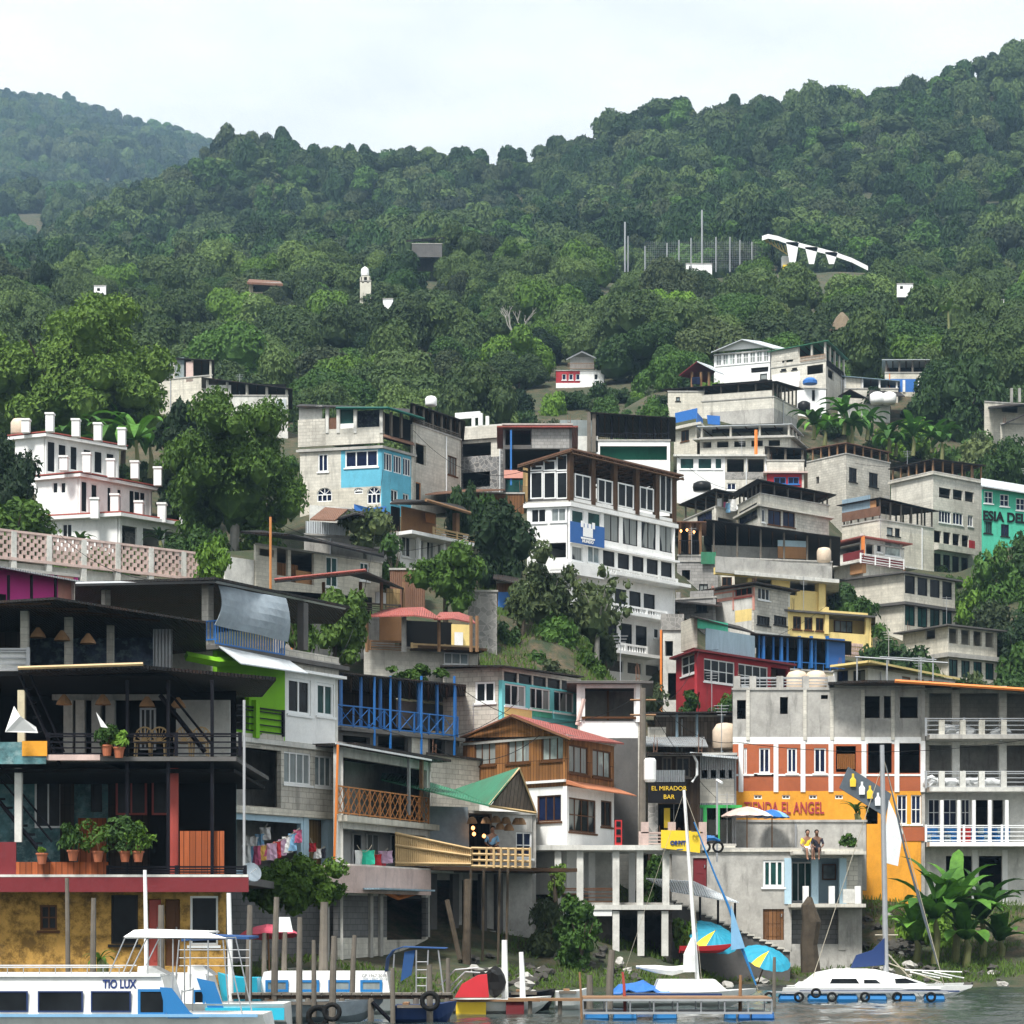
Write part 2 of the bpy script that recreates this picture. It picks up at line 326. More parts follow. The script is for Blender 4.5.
FEET = []; ALL = []
GL = ['glass', 'glass', 'glass', 'glass_curtain', 'glass_blue', 'glass_pale', 'glass_green']
class Bld:
    """a house: footprint from two or three image corners (px, distance), walls with real openings, parts as children"""
    def __init__(s, name, label, cs, yt, yb, mat, cat='house', group=None, depth=8, ref=None, th=.18, roof='concrete', floors=(), parapet=0, back=True, fix=True):
        if len(cs) == 2:
            F = Face(*cs); s.faces = [F]
            pts = [F.A, F.B, F.B * (1 + depth / F.B.length), F.A * (1 + depth / F.A.length)]
        else:
            s.faces = [Face(cs[0], cs[1]), Face(cs[1], cs[2])]
            A, B, C = s.faces[0].A, s.faces[0].B, s.faces[1].B; pts = [A, B, C, A + C - B]
        s.foot = pts; FEET.append(pts); ALL.append(s); r = ref if ref is not None else min(range(len(cs)), key=lambda i: cs[i][1]); s.ref = cs[r]
        s.zt = s.zy(yt); s.zb = s.zy(yb); z0_ = s.zb
        if fix: add_fix([(p.x, p.y, z0_ + .1) for p in pts[:len(cs)]])
        s.zb -= .8 if s.ref[1] > 240 else 3.2 if s.ref[1] > 105 else 1.2 if s.ref[1] < 92 else 1.8
        s.mats = [mat]; s.holes = [[] for _ in s.faces]; s.bands = []
        base = P(s.ref[0], yb, s.ref[1]); s.root = thing(name, label, cat, base, group)
        s.th = th; s.roofmat = roof; s.floors = [s.zy(y) for y in floors]; s.parapet = parapet; s.back = back; s.done = False
    def zy(s, y): return H + (HY - y) / f * s.ref[1]
    def mi(s, m):
        if m not in s.mats: s.mats.append(m)
        return s.mats.index(m)
    def band(s, m, yt, yb, face=None, x0=None, x1=None):
        F = s.faces[face] if face is not None else None
        s.bands.append((s.mi(m), s.zy(yt), s.zy(yb), face, F.u(x0) if x0 is not None else -99, F.u(x1) if x1 is not None else 999)); return s
    def hole(s, fi, x0, x1, yt, yb):
        F = s.faces[fi]; h = (max(.05, F.u(x0)), min(F.L - .05, F.u(x1)), F.z(x0, yb), F.z(x0, yt)); s.holes[fi].append(h); return h
    def win(s, fi, x0, x1, yt, yb, nx=2, ny=1, fr='frame_white', gl=None, fw=.06, name='window', label=None, arch=False, sill=True):
        F = s.faces[fi]; u0, u1, z0, z1 = s.hole(fi, x0, x1, yt, yb); m = MB(); o0, o1 = -.12, -.04
        F.box(m, u0, u1, o0, o1, z0, z0 + fw); F.box(m, u0, u1, o0, o1, z1 - fw, z1)
        F.box(m, u0, u0 + fw, o0, o1, z0 + fw, z1 - fw); F.box(m, u1 - fw, u1, o0, o1, z0 + fw, z1 - fw)
        for i in range(1, nx):
            c = u0 + (u1 - u0) * i / nx; F.box(m, c - fw * .4, c + fw * .4, o0, o1 - .01, z0 + fw, z1 - fw)
        for j in range(1, ny):
            c = z0 + (z1 - z0) * j / ny; F.box(m, u0 + fw, u1 - fw, o0, o1 - .015, c - fw * .35, c + fw * .35)
        if sill: F.box(m, u0 - .08, u1 + .08, .003, .06, z0 - .09, z0 - .01)
        w = m.build(name, fr, s.root); g = MB(); F.box(g, u0 + .01, u1 - .01, -.10, -.085, z0 + .01, z1 - .01)
        g.build('pane', gl or random.choice(GL), w)
        if label: w['label'] = label
        return w
    def row(s, fi, x0, x1, yt, yb, n, gap=.25, **k):
        """n equal windows between two columns; y at x0, true perspective"""
        F = s.faces[fi]; U0, U1 = F.u(x0), F.u(x1); zt, zb = F.z(x0, yt), F.z(x0, yb); w = (U1 - U0 + gap) / n
        for i in range(n):
            u0 = U0 + i * w; s.winu(fi, u0, u0 + w - gap, zb, zt, **k)
    def winu(s, fi, u0, u1, z0, z1, **k):
        F = s.faces[fi]; q0, q1 = F.pt(u0, 0, z0), F.pt(u1, 0, z0); X = lambda q: 512 + f * q[0] / q[1]; yy = lambda z, q: HY - (z - H) * f / q[1]
        if k.pop('open', False): return s.hole(fi, X(q0), X(q1), yy(z1, q0), yy(z0, q0))
        return s.win(fi, X(q0), X(q1), yy(z1, q0), yy(z0, q0), **k)
    def door(s, fi, x0, x1, yt, yb, mat='frame_wood', hd=True):
        F = s.faces[fi]; u0, u1, z0, z1 = s.hole(fi, x0, x1, yt, yb); m = MB(); F.box(m, u0 + .02, u1 - .02, -.13, -.06, z0, z1 - .02)
        F.box(m, u0 + .14, u1 - .14, -.06, -.045, z0 + .15, z0 + (z1 - z0) * .45); F.box(m, u0 + .14, u1 - .14, -.06, -.045, z0 + (z1 - z0) * .53, z1 - .2)
        d = m.build('door', mat, s.root)
        if hd: m = MB(); m.tube([F.pt(u1 - .1, -.03, z0 + 1.0), F.pt(u1 - .1, -.0, z0 + 1.12)], .025, 5); m.build('handle', 'steel', d)
        return d
    def arch(s, fi, x0, x1, yt, yb, nx=3, fr='frame_white', gl='glass_blue'):
        """arched window: fanlight over panes, in a recessed opening with a curved head"""
        F = s.faces[fi]; u0, u1, z0, z1 = s.hole(fi, x0, x1, yt, yb); r = (u1 - u0) / 2; c = (u0 + u1) / 2; zc = z1 - min(r, (z1 - z0) * .5); ry = z1 - zc
        m = MB(); K = 10
        for i in range(K):          # spandrels
            a, b = math.pi * i / K, math.pi * (i + 1) / K
            ua, za, ub, zb_ = c - r * math.cos(a), zc + ry * math.sin(a), c - r * math.cos(b), zc + ry * math.sin(b)
            m.hexa([F.pt(ua, 0.003, za), F.pt(ub, 0.003, zb_), F.pt(ub, -.15, zb_), F.pt(ua, -.15, za)], [F.pt(ua, 0.003, z1 + .02), F.pt(ub, 0.003, z1 + .02), F.pt(ub, -.15, z1 + .02), F.pt(ua, -.15, z1 + .02)])
        m.build('arch_head', s.mats[0], s.root); m = MB()
        for i in range(K):
            a, b = math.pi * i / K, math.pi * (i + 1) / K
            m.bar(F.pt(c - r * .95 * math.cos(a), -.06, zc + ry * .95 * math.sin(a)), F.pt(c - r * .95 * math.cos(b), -.06, zc + ry * .95 * math.sin(b)), .05)
        for a in (.25, .5, .75): m.bar(F.pt(c, -.06, zc), F.pt(c - r * .95 * math.cos(a * math.pi), -.06, zc + ry * .95 * math.sin(a * math.pi)), .04)
        for zz in (z0 + .03, zc): F.box(m, u0, u1, -.1, -.04, zz - .03, zz + .03)
        for i in range(nx + 1): uu = u0 + .03 + (u1 - u0 - .06) * i / nx; F.box(m, uu - .03, uu + .03, -.1, -.035, z0 + .06, zc - .03)
        w = m.build('arched_window', fr, s.root); g = MB(); F.box(g, u0 + .02, u1 - .02, -.13, -.11, z0 + .02, z1 - .02); g.build('pane', gl, w)
    def slab(s, y, over=.25, th=.18, mat='concrete', name='slab', z=None):
        z = s.zy(y) if z is None else z; p = s.off(over); MB().sheet([(q.x, q.y, z) for q in p], th).build(name, mat, s.root); return s
    def off(s, o):
        p = s.foot; out = []
        for i in range(4):
            e1 = (p[i] - p[i - 1]).normalized(); e2 = (p[(i + 1) % 4] - p[i]).normalized()
            n1 = Vector((e1.y, -e1.x)); n2 = Vector((e2.y, -e2.x)); k = 1 + n1.dot(n2); out.append(p[i] + (n1 + n2) * (o / max(.3, k)))
        return out
    def fslab(s, fi, x0, x1, y, out=1.0, th=.15, mat='concrete', name='balcony_slab', o0=0.0):
        F = s.faces[fi]; m = MB(); z = F.z(x0, y, 0); F.box(m, F.u(x0), F.u(x1), o0, out, z - th, z); return m.build(name, mat, s.root)
    def rail(s, fi, x0, x1, yt, yb, out=1.0, kind='bars', mat='frame_white', name='railing', gap=.14):
        F = s.faces[fi]; u0, u1, z0, z1 = F.u(x0, out), F.u(x1, out), F.z(x0, yb, out), F.z(x0, yt, out); m = MB(); railing(m, F, u0, u1, z0, z1, out, kind, gap)
        return m.build(name, mat, s.root)
    def post(s, fi, xs, yt, yb, out=0.0, w=.22, mat='concrete', name='pillar'):
        F = s.faces[fi]
        for x in xs:
            u = F.u(x, out); m = MB(); F.box(m, u - w / 2, u + w / 2, out - w, out, F.z(x, yb, out), F.z(x, yt, out)); m.build(name, mat, s.root)
    def panel(s, fi, x0, x1, yt, yb, mat, out=.04, th=.035, name='panel', label=None):
        F = s.faces[fi]; m = MB(); F.box(m, F.u(x0, out), F.u(x1, out), out - th, out, F.z(x0, yb, out), F.z(x0, yt, out)); o = m.build(name, mat, s.root)
        if label: o['label'] = label
        return o
    def canopy(s, yt, over=.5, drop=0.0, dropx=0.0, mat='tin_dark', posts=3, pm='wood_grey', th=.06, yfloor=None, pw=.1, beams=True, name='roof', ov4=None, faces=None):
        """sheet roof carried on posts above the flat roof. drop: lower at the front by so many metres; dropx: lower at the right"""
        z = s.zy(yt); zf = s.zt if yfloor is None else s.zy(yfloor)
        p = s.off(over); zz = [z - drop, z - drop, z, z]
        if len(s.faces) == 2: zz = [z, z - drop, z - dropx, z]
        else: zz = [z - drop, z - drop - dropx, z - dropx, z]
        m = MB(); m.sheet([(q.x, q.y, k) for q, k in zip(p, zz)], th); r = m.build(name, mat, s.root)
        q = s.off(-.12)
        def hz(pt):  # roof height by bilinear
            a = p[1] - p[0]; b = p[3] - p[0]; det = a.x * b.y - a.y * b.x; w = pt - p[0]
            al = (w.x * b.y - w.y * b.x) / det; be = (a.x * w.y - a.y * w.x) / det
            return zz[0] * (1 - al) * (1 - be) + zz[1] * al * (1 - be) + zz[2] * al * be + zz[3] * (1 - al) * be
        edges = [(0, 1), (1, 2)] if len(s.faces) == 2 else [(0, 1)]
        seen = set()
        for (i, j) in edges + [(3, 2)]:
            for k in range(posts + 1):
                pt = q[i].lerp(q[j], k / posts); key = (round(pt.x, 2), round(pt.y, 2))
                if key in seen: continue
                seen.add(key); mm = MB(); mm.tube([(pt.x, pt.y, zf), (pt.x, pt.y, hz(pt) - th)], pw, 4); mm.build('post', pm, s.root)
        if beams:
            m = MB()
            for k in range(posts * 2 + 1):
                a = q[0].lerp(q[1], k / posts / 2); b = q[3].lerp(q[2], k / posts / 2)
                m.bar((a.x, a.y, hz(a) - th - .06), (b.x, b.y, hz(b) - th - .06), .08)
            m.build('rafters', 'beam_brown', s.root)
        return r
    def finish(s, slabs=True, inner=True):
        m = MB(); th = s.th; zs = sorted(set([s.zb, s.zt + s.parapet]))
        P4 = s.foot
        allF = []
        for i in range(4):
            F = Face.__new__(Face); F.A, F.B = P4[i], P4[(i + 1) % 4]; F.L = (F.B - F.A).length; F.d = (F.B - F.A) / F.L; F.n = Vector((F.d.y, -F.d.x)); allF.append(F)
        for i, F in enumerate(allF):
            if i >= len(s.faces) and not s.back: continue
            hs = s.holes[i] if i < len(s.faces) else []
            bd = [b for b in s.bands if b[3] is None or b[3] == i]
            us = {0.0 if i == 0 or i == 1 else th, F.L - th} ; us = {0.0, F.L - th} if i in (0, 1) else {0.0, F.L - th}
            us = {0.0, F.L - th}
            Z = {s.zb, s.zt + s.parapet}
            for h in hs: us |= {h[0], h[1]}; Z |= {h[2], h[3]}
            for b in bd:
                us |= {x for x in (b[4], b[5]) if 0 < x < F.L - th}; Z |= {x for x in (b[1], b[2]) if s.zb < x < s.zt + s.parapet}
            us = sorted(us); Z = sorted(Z)
            def solid(a, b):
                if a < 0 or b < 0 or a >= len(us) - 1 or b >= len(Z) - 1: return False
                cu, cz = (us[a] + us[a + 1]) / 2, (Z[b] + Z[b + 1]) / 2
                return not any(h[0] < cu < h[1] and h[2] < cz < h[3] for h in hs)
            for a in range(len(us) - 1):
                for b in range(len(Z) - 1):
                    if us[a + 1] - us[a] < 1e-4 or Z[b + 1] - Z[b] < 1e-4 or not solid(a, b): continue
                    cu, cz = (us[a] + us[a + 1]) / 2, (Z[b] + Z[b + 1]) / 2; mi = 0
                    for q in bd:
                        if q[2] < cz < q[1] and q[4] < cu < q[5]: mi = q[0]
                    u0, u1, z0, z1 = us[a], us[a + 1], Z[b], Z[b + 1]
                    f0, f1 = lambda u, z: F.pt(u, 0, z), lambda u, z: F.pt(u, -th, z)
                    m.add([f0(u0, z0), f0(u1, z0), f0(u1, z1), f0(u0, z1)], [(0, 1, 2, 3)], mi)
                    m.add([f1(u0, z0), f1(u1, z0), f1(u1, z1), f1(u0, z1)], [(3, 2, 1, 0)], mi)
                    if not solid(a - 1, b): m.add([f0(u0, z0), f0(u0, z1), f1(u0, z1), f1(u0, z0)], [(0, 1, 2, 3)], mi)
                    if not solid(a + 1, b): m.add([f0(u1, z0), f1(u1, z0), f1(u1, z1), f0(u1, z1)], [(0, 1, 2, 3)], mi)
                    if not solid(a, b - 1): m.add([f0(u0, z0), f1(u0, z0), f1(u1, z0), f0(u1, z0)], [(0, 1, 2, 3)], mi)
                    if not solid(a, b + 1): m.add([f0(u0, z1), f0(u1, z1), f1(u1, z1), f1(u0, z1)], [(0, 1, 2, 3)], mi)
        m.build('wall', s.mats, s.root)
        q = s.off(-s.th - .005)
        if slabs:
            m = MB()
            for z in s.floors: m.sheet([(p.x, p.y, z) for p in q], .14)
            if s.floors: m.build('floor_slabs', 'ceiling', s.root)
            m = MB(); z = s.zt - (.002 if s.parapet else -.0)
            if s.parapet: m.sheet([(p.x, p.y, s.zt) for p in q], .12)
            else: m.sheet([(p.x, p.y, s.zt + .1) for p in s.off(.06)], .1)
            m.build('roof', s.roofmat, s.root)
        s.done = True; return s

def railing(m, F, u0, u1, z0, z1, out, kind='bars', gap=.14):
    t = .05
    if kind == 'solid': F.box(m, u0, u1, out - .1, out, z0, z1); return
    if kind == 'balustrade':
        F.box(m, u0, u1, out - .14, out, z1 - .12, z1); F.box(m, u0, u1, out - .14, out, z0, z0 + .12)
        n = max(2, int((u1 - u0) / 1.8)); 
        for i in range(n + 1): c = u0 + (u1 - u0) * i / n; F.box(m, c - .09, c + .09, out - .16, out + .02, z0, z1)
        k = int((u1 - u0) / .24)
        for i in range(k): c = u0 + (i + .5) * (u1 - u0) / k; m.tube([F.pt(c, out - .07, z0 + .1), F.pt(c, out - .07, (z0 + z1) / 2 - .1), F.pt(c, out - .07, z1 - .1)], [.035, .07, .035], 5)
        return
    F.box(m, u0, u1, out - t, out, z1 - t, z1)
    if kind == 'hbars':
        k = 4
        for i in range(k): zz = z0 + (z1 - z0) * (i + .3) / k; F.box(m, u0, u1, out - t * .8, out - .01, zz, zz + t * .8)
        n = max(1, int((u1 - u0) / 1.6))
        for i in range(n + 1): c = u0 + (u1 - u0) * i / n; F.box(m, c - t, c + t, out - t - .02, out + .01, z0, z1 + .02)
        return
    F.box(m, u0, u1, out - t, out, z0 + .04, z0 + .04 + t)
    if kind == 'bars':
        k = max(2, int((u1 - u0) / gap))
        for i in range(k + 1): c = u0 + (u1 - u0) * i / k; F.box(m, c - .016, c + .016, out - .04, out - .01, z0 + .06, z1 - t)
    if kind in ('cross', 'lattice'):
        w = (z1 - z0) if kind == 'cross' else (z1 - z0) * .45; k = max(1, int((u1 - u0) / w)); w = (u1 - u0) / k
        for i in range(k + 1):
            if kind == 'cross' or i % 2 == 0: c = u0 + i * w; F.box(m, c - .03, c + .03, out - .05, out + .005, z0, z1)
        rows = 1 if kind == 'cross' else 2
        for i in range(k):
            for j in range(rows):
                a, b = u0 + i * w, u0 + (i + 1) * w; za = z0 + .06 + (z1 - z0 - .12) * j / rows; zb = z0 + .06 + (z1 - z0 - .12) * (j + 1) / rows
                m.bar(F.pt(a, out - .025, za), F.pt(b, out - .025, zb), .028); m.bar(F.pt(a, out - .02, zb), F.pt(b, out - .02, za), .028)

def fin(*bs):
    for b in bs: b.finish()
def sheetP(pts, th=.05): return MB().sheet([P(*p) for p in pts], th)
def tubeP(pts, r, n=6, r2=None): return MB().tube([P(*p) for p in pts], r, n, r2=r2)
# ------------------------------------------------------------------ camera, light, air
cam = bpy.data.cameras.new('camera'); cam.sensor_width = 36; cam.lens = f / 1024 * 36; cam.shift_y = (HY - 512) / 1024; cam.clip_end = 6000; cam.clip_start = 1
co = bpy.data.objects.new('camera', cam); COL.objects.link(co); co.location = (0, 0, H); co.rotation_euler = (R(90), 0, 0); scene.camera = co
EL, AZ = 58, 205     # sun height; azimuth of the sun, clockwise from +Y
sun = bpy.data.lights.new('sun', 'SUN'); sun.energy = 4.5; sun.angle = R(12); sun.color = (1, .97, .92)
so = bpy.data.objects.new('sun', sun); COL.objects.link(so)
sd = Vector((math.sin(R(AZ)) * math.cos(R(EL)), math.cos(R(AZ)) * math.cos(R(EL)), math.sin(R(EL))))
so.rotation_euler = (-sd).to_track_quat('-Z', 'Y').to_euler(); so.location = (0, 0, 300)
w = bpy.data.worlds.new('World'); scene.world = w; w.use_nodes = True; nt = w.node_tree; bg = nt.nodes['Background']
sky = N(nt, 'ShaderNodeTexSky'); sky.sky_type = 'NISHITA'; sky.sun_disc = False; sky.sun_elevation = R(EL); sky.sun_rotation = R(AZ); sky.dust_density = 3
tc = N(nt, 'ShaderNodeTexCoord'); mp = N(nt, 'ShaderNodeMapping'); mp.inputs['Scale'].default_value = (1.6, 1.6, 5); L(nt, tc.outputs['Generated'], mp.inputs['Vector'])
n1 = noise(nt, mp.outputs[0], 2.6, 6, .6)
cl = mixc(nt, ramp(nt, n1, .35, .7), (6.3, 6.5, 6.5), (9.0, 9.0, 8.8))
skyc = mixc(nt, .95, sky.outputs[0], cl)
L(nt, skyc, bg.inputs['Color']); bg.inputs['Strength'].default_value = .1
scene.view_settings.view_transform = 'Standard'; scene.view_settings.look = 'None'; scene.view_settings.exposure = .66; scene.view_settings.gamma = 1
scene.render.engine = 'CYCLES'
cy = scene.cycles; cy.max_bounces = 6; cy.diffuse_bounces = 3; cy.glossy_bounces = 2; cy.transmission_bounces = 2; cy.volume_bounces = 0; cy.transparent_max_bounces = 4; cy.use_adaptive_sampling = True; cy.adaptive_threshold = .02
cy.use_denoising = True; cy.caustics_reflective = False; cy.caustics_refractive = False

# ------------------------------------------------------------------ terrain: heights by column (px) at distances Y
PX = [-500, 0, 150, 300, 450, 550, 650, 750, 850, 950, 1024, 1500]
ZR = {40: [-3] * 10, 60: [-2] * 10, 66: [.2, .2, -.4, -1.5, -2, -2, -2, -2, -2, -2], 72: [1.0, 1.0, .7, -.6, -1.4, -2, -2, -2, -2, -2],
      80: [1.5, 1.5, 1.3, .8, -.4, -1.2, -1.5, -1.5, -1.5, -1.5], 88: [2.2, 2.2, 2, 1.4, .7, .25, -.7, -.9, -1, -1], 96: [4, 4, 3.6, 3, 2.0, 1.6, .9, .15, .1, .15],
      104: [8, 8, 7.5, 6.5, 4.4, 4.2, 2.6, 1.6, 1.3, 1.2], 112: [12.5, 12, 12, 12.2, 10.8, 9, 6.5, 4.5, 3.5, 3.5], 122: [18, 17, 16, 15.7, 15.5, 12.5, 11, 9, 8, 8],
      135: [24, 23, 22, 21, 20.5, 15.2, 15, 14, 13.5, 14], 150: [27, 27, 27, 26, 26, 23, 19, 18.6, 18, 18], 170: [34, 34, 34, 33, 33, 30, 26, 23.2, 22.8, 26],
      190: [40, 40, 40, 38, 38, 37, 34, 32, 31, 34], 210: [45, 46, 45, 43.5, 43, 43, 42, 40, 40, 41]}
PR = {235: [410, 415, 425, 428, 425, 415, 412, 415, 425, 415], 270: [372, 385, 390, 388, 380, 372, 365, 368, 372, 365], 320: [325, 335, 335, 325, 322, 322, 325, 328, 330, 330],
      365: [296, 305, 288, 282, 282, 295, 292, 300, 306, 312], 420: [308, 315, 300, 292, 290, 286, 276, 278, 285, 290], 500: [290, 285, 268, 262, 258, 250, 246, 245, 248, 248],
      570: [292, 258, 235, 232, 226, 208, 200, 196, 188, 180], 640: [288, 228, 200, 196, 195, 170, 162, 155, 140, 125],
      700: [288, 205, 172, 178, 178, 146, 142, 128, 100, 82], 740: [295, 215, 190, 205, 200, 165, 150, 150, 125, 100], 820: [310, 255, 235, 260, 260, 230, 215, 210, 180, 150],
      900: [245, 260, 300, 330, 330, 330, 330, 330, 330, 330], 1350: [180, 195, 260, 420, 420, 420, 420, 420, 420, 420], 1600: [146, 170, 246, 450, 450, 450, 450, 450, 450, 450],
      1750: [120, 150, 212, 500, 500, 500, 500, 500, 500, 500], 1900: [150, 190, 260, 600, 600, 600, 600, 600, 600, 600], 2200: [400] + [700] * 9}
TY = sorted(list(ZR) + list(PR)); TZ = []
SKYC = [-500, 0, 60, 100, 150, 200, 240, 270, 320, 360, 400, 450, 500, 560, 600, 670, 720, 760, 800, 860, 920, 980, 1024, 1500]
SKYR = [280, 262, 238, 216, 184, 154, 133, 141, 158, 159, 151, 154, 158, 148, 137, 113, 117, 119, 112, 99, 87, 76, 67, 5]
for y in TY:
    r = ZR[y] if y in ZR else [H + (HY - p) / f * y for p in PR[y]]
    TZ.append([r[0] - (6 if y > 600 and y < 900 else 0)] + r + [r[-1] + (30 if 560 < y < 800 else 2 if y > 200 else 0)])
TZ = np.array(TZ, float)
def smooth_noise(x, y, s, seed):
    g = np.random.default_rng(seed).random((64, 64)); x = x / s; y = y / s
    xi = np.floor(x).astype(int); yi = np.floor(y).astype(int); fx = x - xi; fy = y - yi; fx = fx * fx * (3 - 2 * fx); fy = fy * fy * (3 - 2 * fy)
    G = lambda a, b: g[a % 64, b % 64]
    return (G(xi, yi) * (1 - fx) * (1 - fy) + G(xi + 1, yi) * fx * (1 - fy) + G(xi, yi + 1) * (1 - fx) * fy + G(xi + 1, yi + 1) * fx * fy) * 2 - 1
FIX = []
def add_fix(pts):
    for x, y, zz in pts:
        if y < 260: FIX.append((x, y, zz - float(ground(x, y, True))))
def ground(X, Y, raw=False):
    X = np.asarray(X, float); Y = np.asarray(Y, float); px = np.clip(512 + f * X / np.maximum(Y, 1), -500, 1500)
    TYa = np.array(TY, float); j = np.clip(np.searchsorted(TYa, Y) - 1, 0, len(TY) - 2); t = np.clip((Y - TYa[j]) / (TYa[j + 1] - TYa[j]), 0, 1)
    PXa = np.array(PX, float); i = np.clip(np.searchsorted(PXa, px) - 1, 0, len(PX) - 2); s = np.clip((px - PXa[i]) / (PXa[i + 1] - PXa[i]), 0, 1); s = s * s * (3 - 2 * s)
    z = (TZ[j, i] * (1 - s) + TZ[j, i + 1] * s) * (1 - t) + (TZ[j + 1, i] * (1 - s) + TZ[j + 1, i + 1] * s) * t
    # crest line of the main mountain
    crest = H + (HY - (np.interp(px, SKYC, SKYR) + 37)) / f * 700
    wgt = np.clip(1 - np.abs(Y - 700) / 70, 0, 1); z = z * (1 - wgt) + crest * wgt
    a = np.clip((Y - 230) / 200, 0, 1) * np.clip((2400 - Y) / 200, 0, 1); b = np.clip((Y - 75) / 60, 0, 1) * .25
    far = np.clip((Y - 440) / 200, 0, 1)
    z = z + a * smooth_noise(X, Y, 38, 1) * (1.6 + 4.0 * far * (1 - wgt * .7)) + a * smooth_noise(X, Y, 17, 2) * 1.2 + b * smooth_noise(X, Y, 5, 3)
    z = z + far * smooth_noise(X, Y, 85, 5) * 9 * (1 - wgt)
    if FIX and not raw:
        FA = np.array(FIX); sh = z.shape; xf, yf, zf = X.ravel(), Y.ravel(), z.ravel(); num = np.zeros_like(zf); den = np.full_like(zf, .12); idx = np.where((yf > 60) & (yf < 270))[0]
        if len(idx):
            d2 = ((xf[idx, None] - FA[None, :, 0]) / 1.25) ** 2 + (yf[idx, None] - FA[None, :, 1]) ** 2; wt = np.exp(-d2 / (2 * 3.2 ** 2)); num[idx] = (wt * FA[None, :, 2]).sum(1); den[idx] += wt.sum(1)
        z = (zf + num / den).reshape(sh)
    return z
def gz(px, Y): return float(ground((px - 512) / f * Y, Y))
# ------------------------------------------------------------------ foliage
ICO = None
def ico(sub=1):
    import bmesh
    bm = bmesh.new(); bmesh.ops.create_icosphere(bm, subdivisions=sub, radius=1); v = np.array([x.co[:] for x in bm.verts]); q = np.array([[y.index for y in x.verts] for x in bm.faces]); bm.free(); return v, q
ICOV, ICOF = ico(2)
def crown_arrays(seed, rx, ry, rz, nl, nleaf, ls, lobe=.42, cz=0.0, flat=.8, core=.7, jit=(.78, 1.28), nj=.65):
    r = np.random.default_rng(seed)
    d = r.normal(size=(nl, 3)); d /= np.linalg.norm(d, axis=1)[:, None]; d[:, 2] = d[:, 2] * .75 + .12
    k = r.uniform(.45, 1.0, nl)[:, None]; C = d * k * np.array([rx, ry, rz]) * (1 - lobe * .55); rad = r.uniform(.65, 1.15, nl) * lobe * min(rx, ry, rz * 1.25)
    C = np.vstack([C, [[0, 0, 0]]]); rad = np.append(rad, min(rx, rz) * .55)
    V, Fq = [], []; off = 0
    for c, q in zip(C, rad):      # lumpy cores
        v = ICOV * (q * core) * (1 + .1 * r.normal(size=(len(ICOV), 1))) * np.array([1, 1, flat]) + c
        V.append(v); Fq += (ICOF + off).tolist(); off += len(v)
    w = rad ** 2; w = w / w.sum(); li = r.choice(len(C), nleaf, p=w)
    dr = r.normal(size=(nleaf, 3)); dr /= np.linalg.norm(dr, axis=1)[:, None]; dr[:, 2] = np.where(dr[:, 2] < -.25, -dr[:, 2], dr[:, 2])
    pos = C[li] + dr * rad[li][:, None] * r.uniform(*jit, nleaf)[:, None] * np.array([1, 1, flat])
    keep = np.ones(nleaf, bool)
    for j, (c, q) in enumerate(zip(C, rad)):
        dd = np.linalg.norm((pos - c) / np.array([1, 1, flat]), axis=1); keep &= (dd > q * .74) | (li == j)
    pos = pos[keep]; dr = dr[keep]; n = len(pos)
    nn = dr + r.normal(size=(n, 3)) * nj + np.array([0, 0, .35]); nn /= np.linalg.norm(nn, axis=1)[:, None]
    a = np.cross(nn, r.normal(size=(n, 3))); a /= np.linalg.norm(a, axis=1)[:, None]; b = np.cross(nn, a)
    s = (ls * r.uniform(.6, 1.35, n))[:, None]
    bend = nn * s * .25
    q4 = np.stack([pos - a * s - bend * .6, pos - b * s * .55 + bend * .3, pos + a * s - bend * .6, pos + b * s * .55 + bend * .3], 1).reshape(-1, 3)
    V.append(q4); base = off + np.arange(n)[:, None] * 4 + np.arange(4)[None, :]
    Vv = np.vstack(V)
    for ax, R0 in ((0, rx), (1, ry), (2, rz)): lo, hi = np.percentile(Vv[:, ax], [.4, 99.6]); Vv[:, ax] = (Vv[:, ax] - (lo + hi) / 2) * (2 * R0 / (hi - lo))
    Vv[:, 2] += cz
    return Vv, Fq, base
def crown_mesh(name, mat, *a, trunk=None, **k):
    V, tri, quads = crown_arrays(*a, **k)
    fl = [tuple(t) for t in tri] + [tuple(q) for q in quads.tolist()]; mats = [mat]; mi = [0] * len(fl)
    if trunk is not None:
        t = trunk; o = len(V); V = np.vstack([V, np.array(t.v)]); fl += [tuple(o + i for i in q) for q in t.q]; mi += [1] * len(t.q); mats.append('bark')
    me = bpy.data.meshes.new(name); me.from_pydata(V.tolist(), [], fl)
    for m in mats: me.materials.append(mt(m))
    if len(mats) > 1: me.polygons.foreach_set('material_index', mi)
    return me
def trunk_mb(h, r, top, nb=4, seed=0, spread=1.5):
    rr = random.Random(seed); m = MB(); x, y = rr.uniform(-.3, .3), rr.uniform(-.3, .3)
    m.tube([(0, 0, -1), (x * .5, y * .5, h * .5), (x, y, h)], [r * 1.3, r, r * .8], 7)
    for i in range(nb):
        a = 6.28 * i / nb + rr.uniform(-.4, .4); s = spread * rr.uniform(.6, 1.1)
        m.tube([(x, y, h * .92), (x + math.cos(a) * s * .5, y + math.sin(a) * s * .5, h + (top - h) * .45), (x + math.cos(a) * s, y + math.sin(a) * s, top)], [r * .6, r * .4, r * .15], 5)
    return m
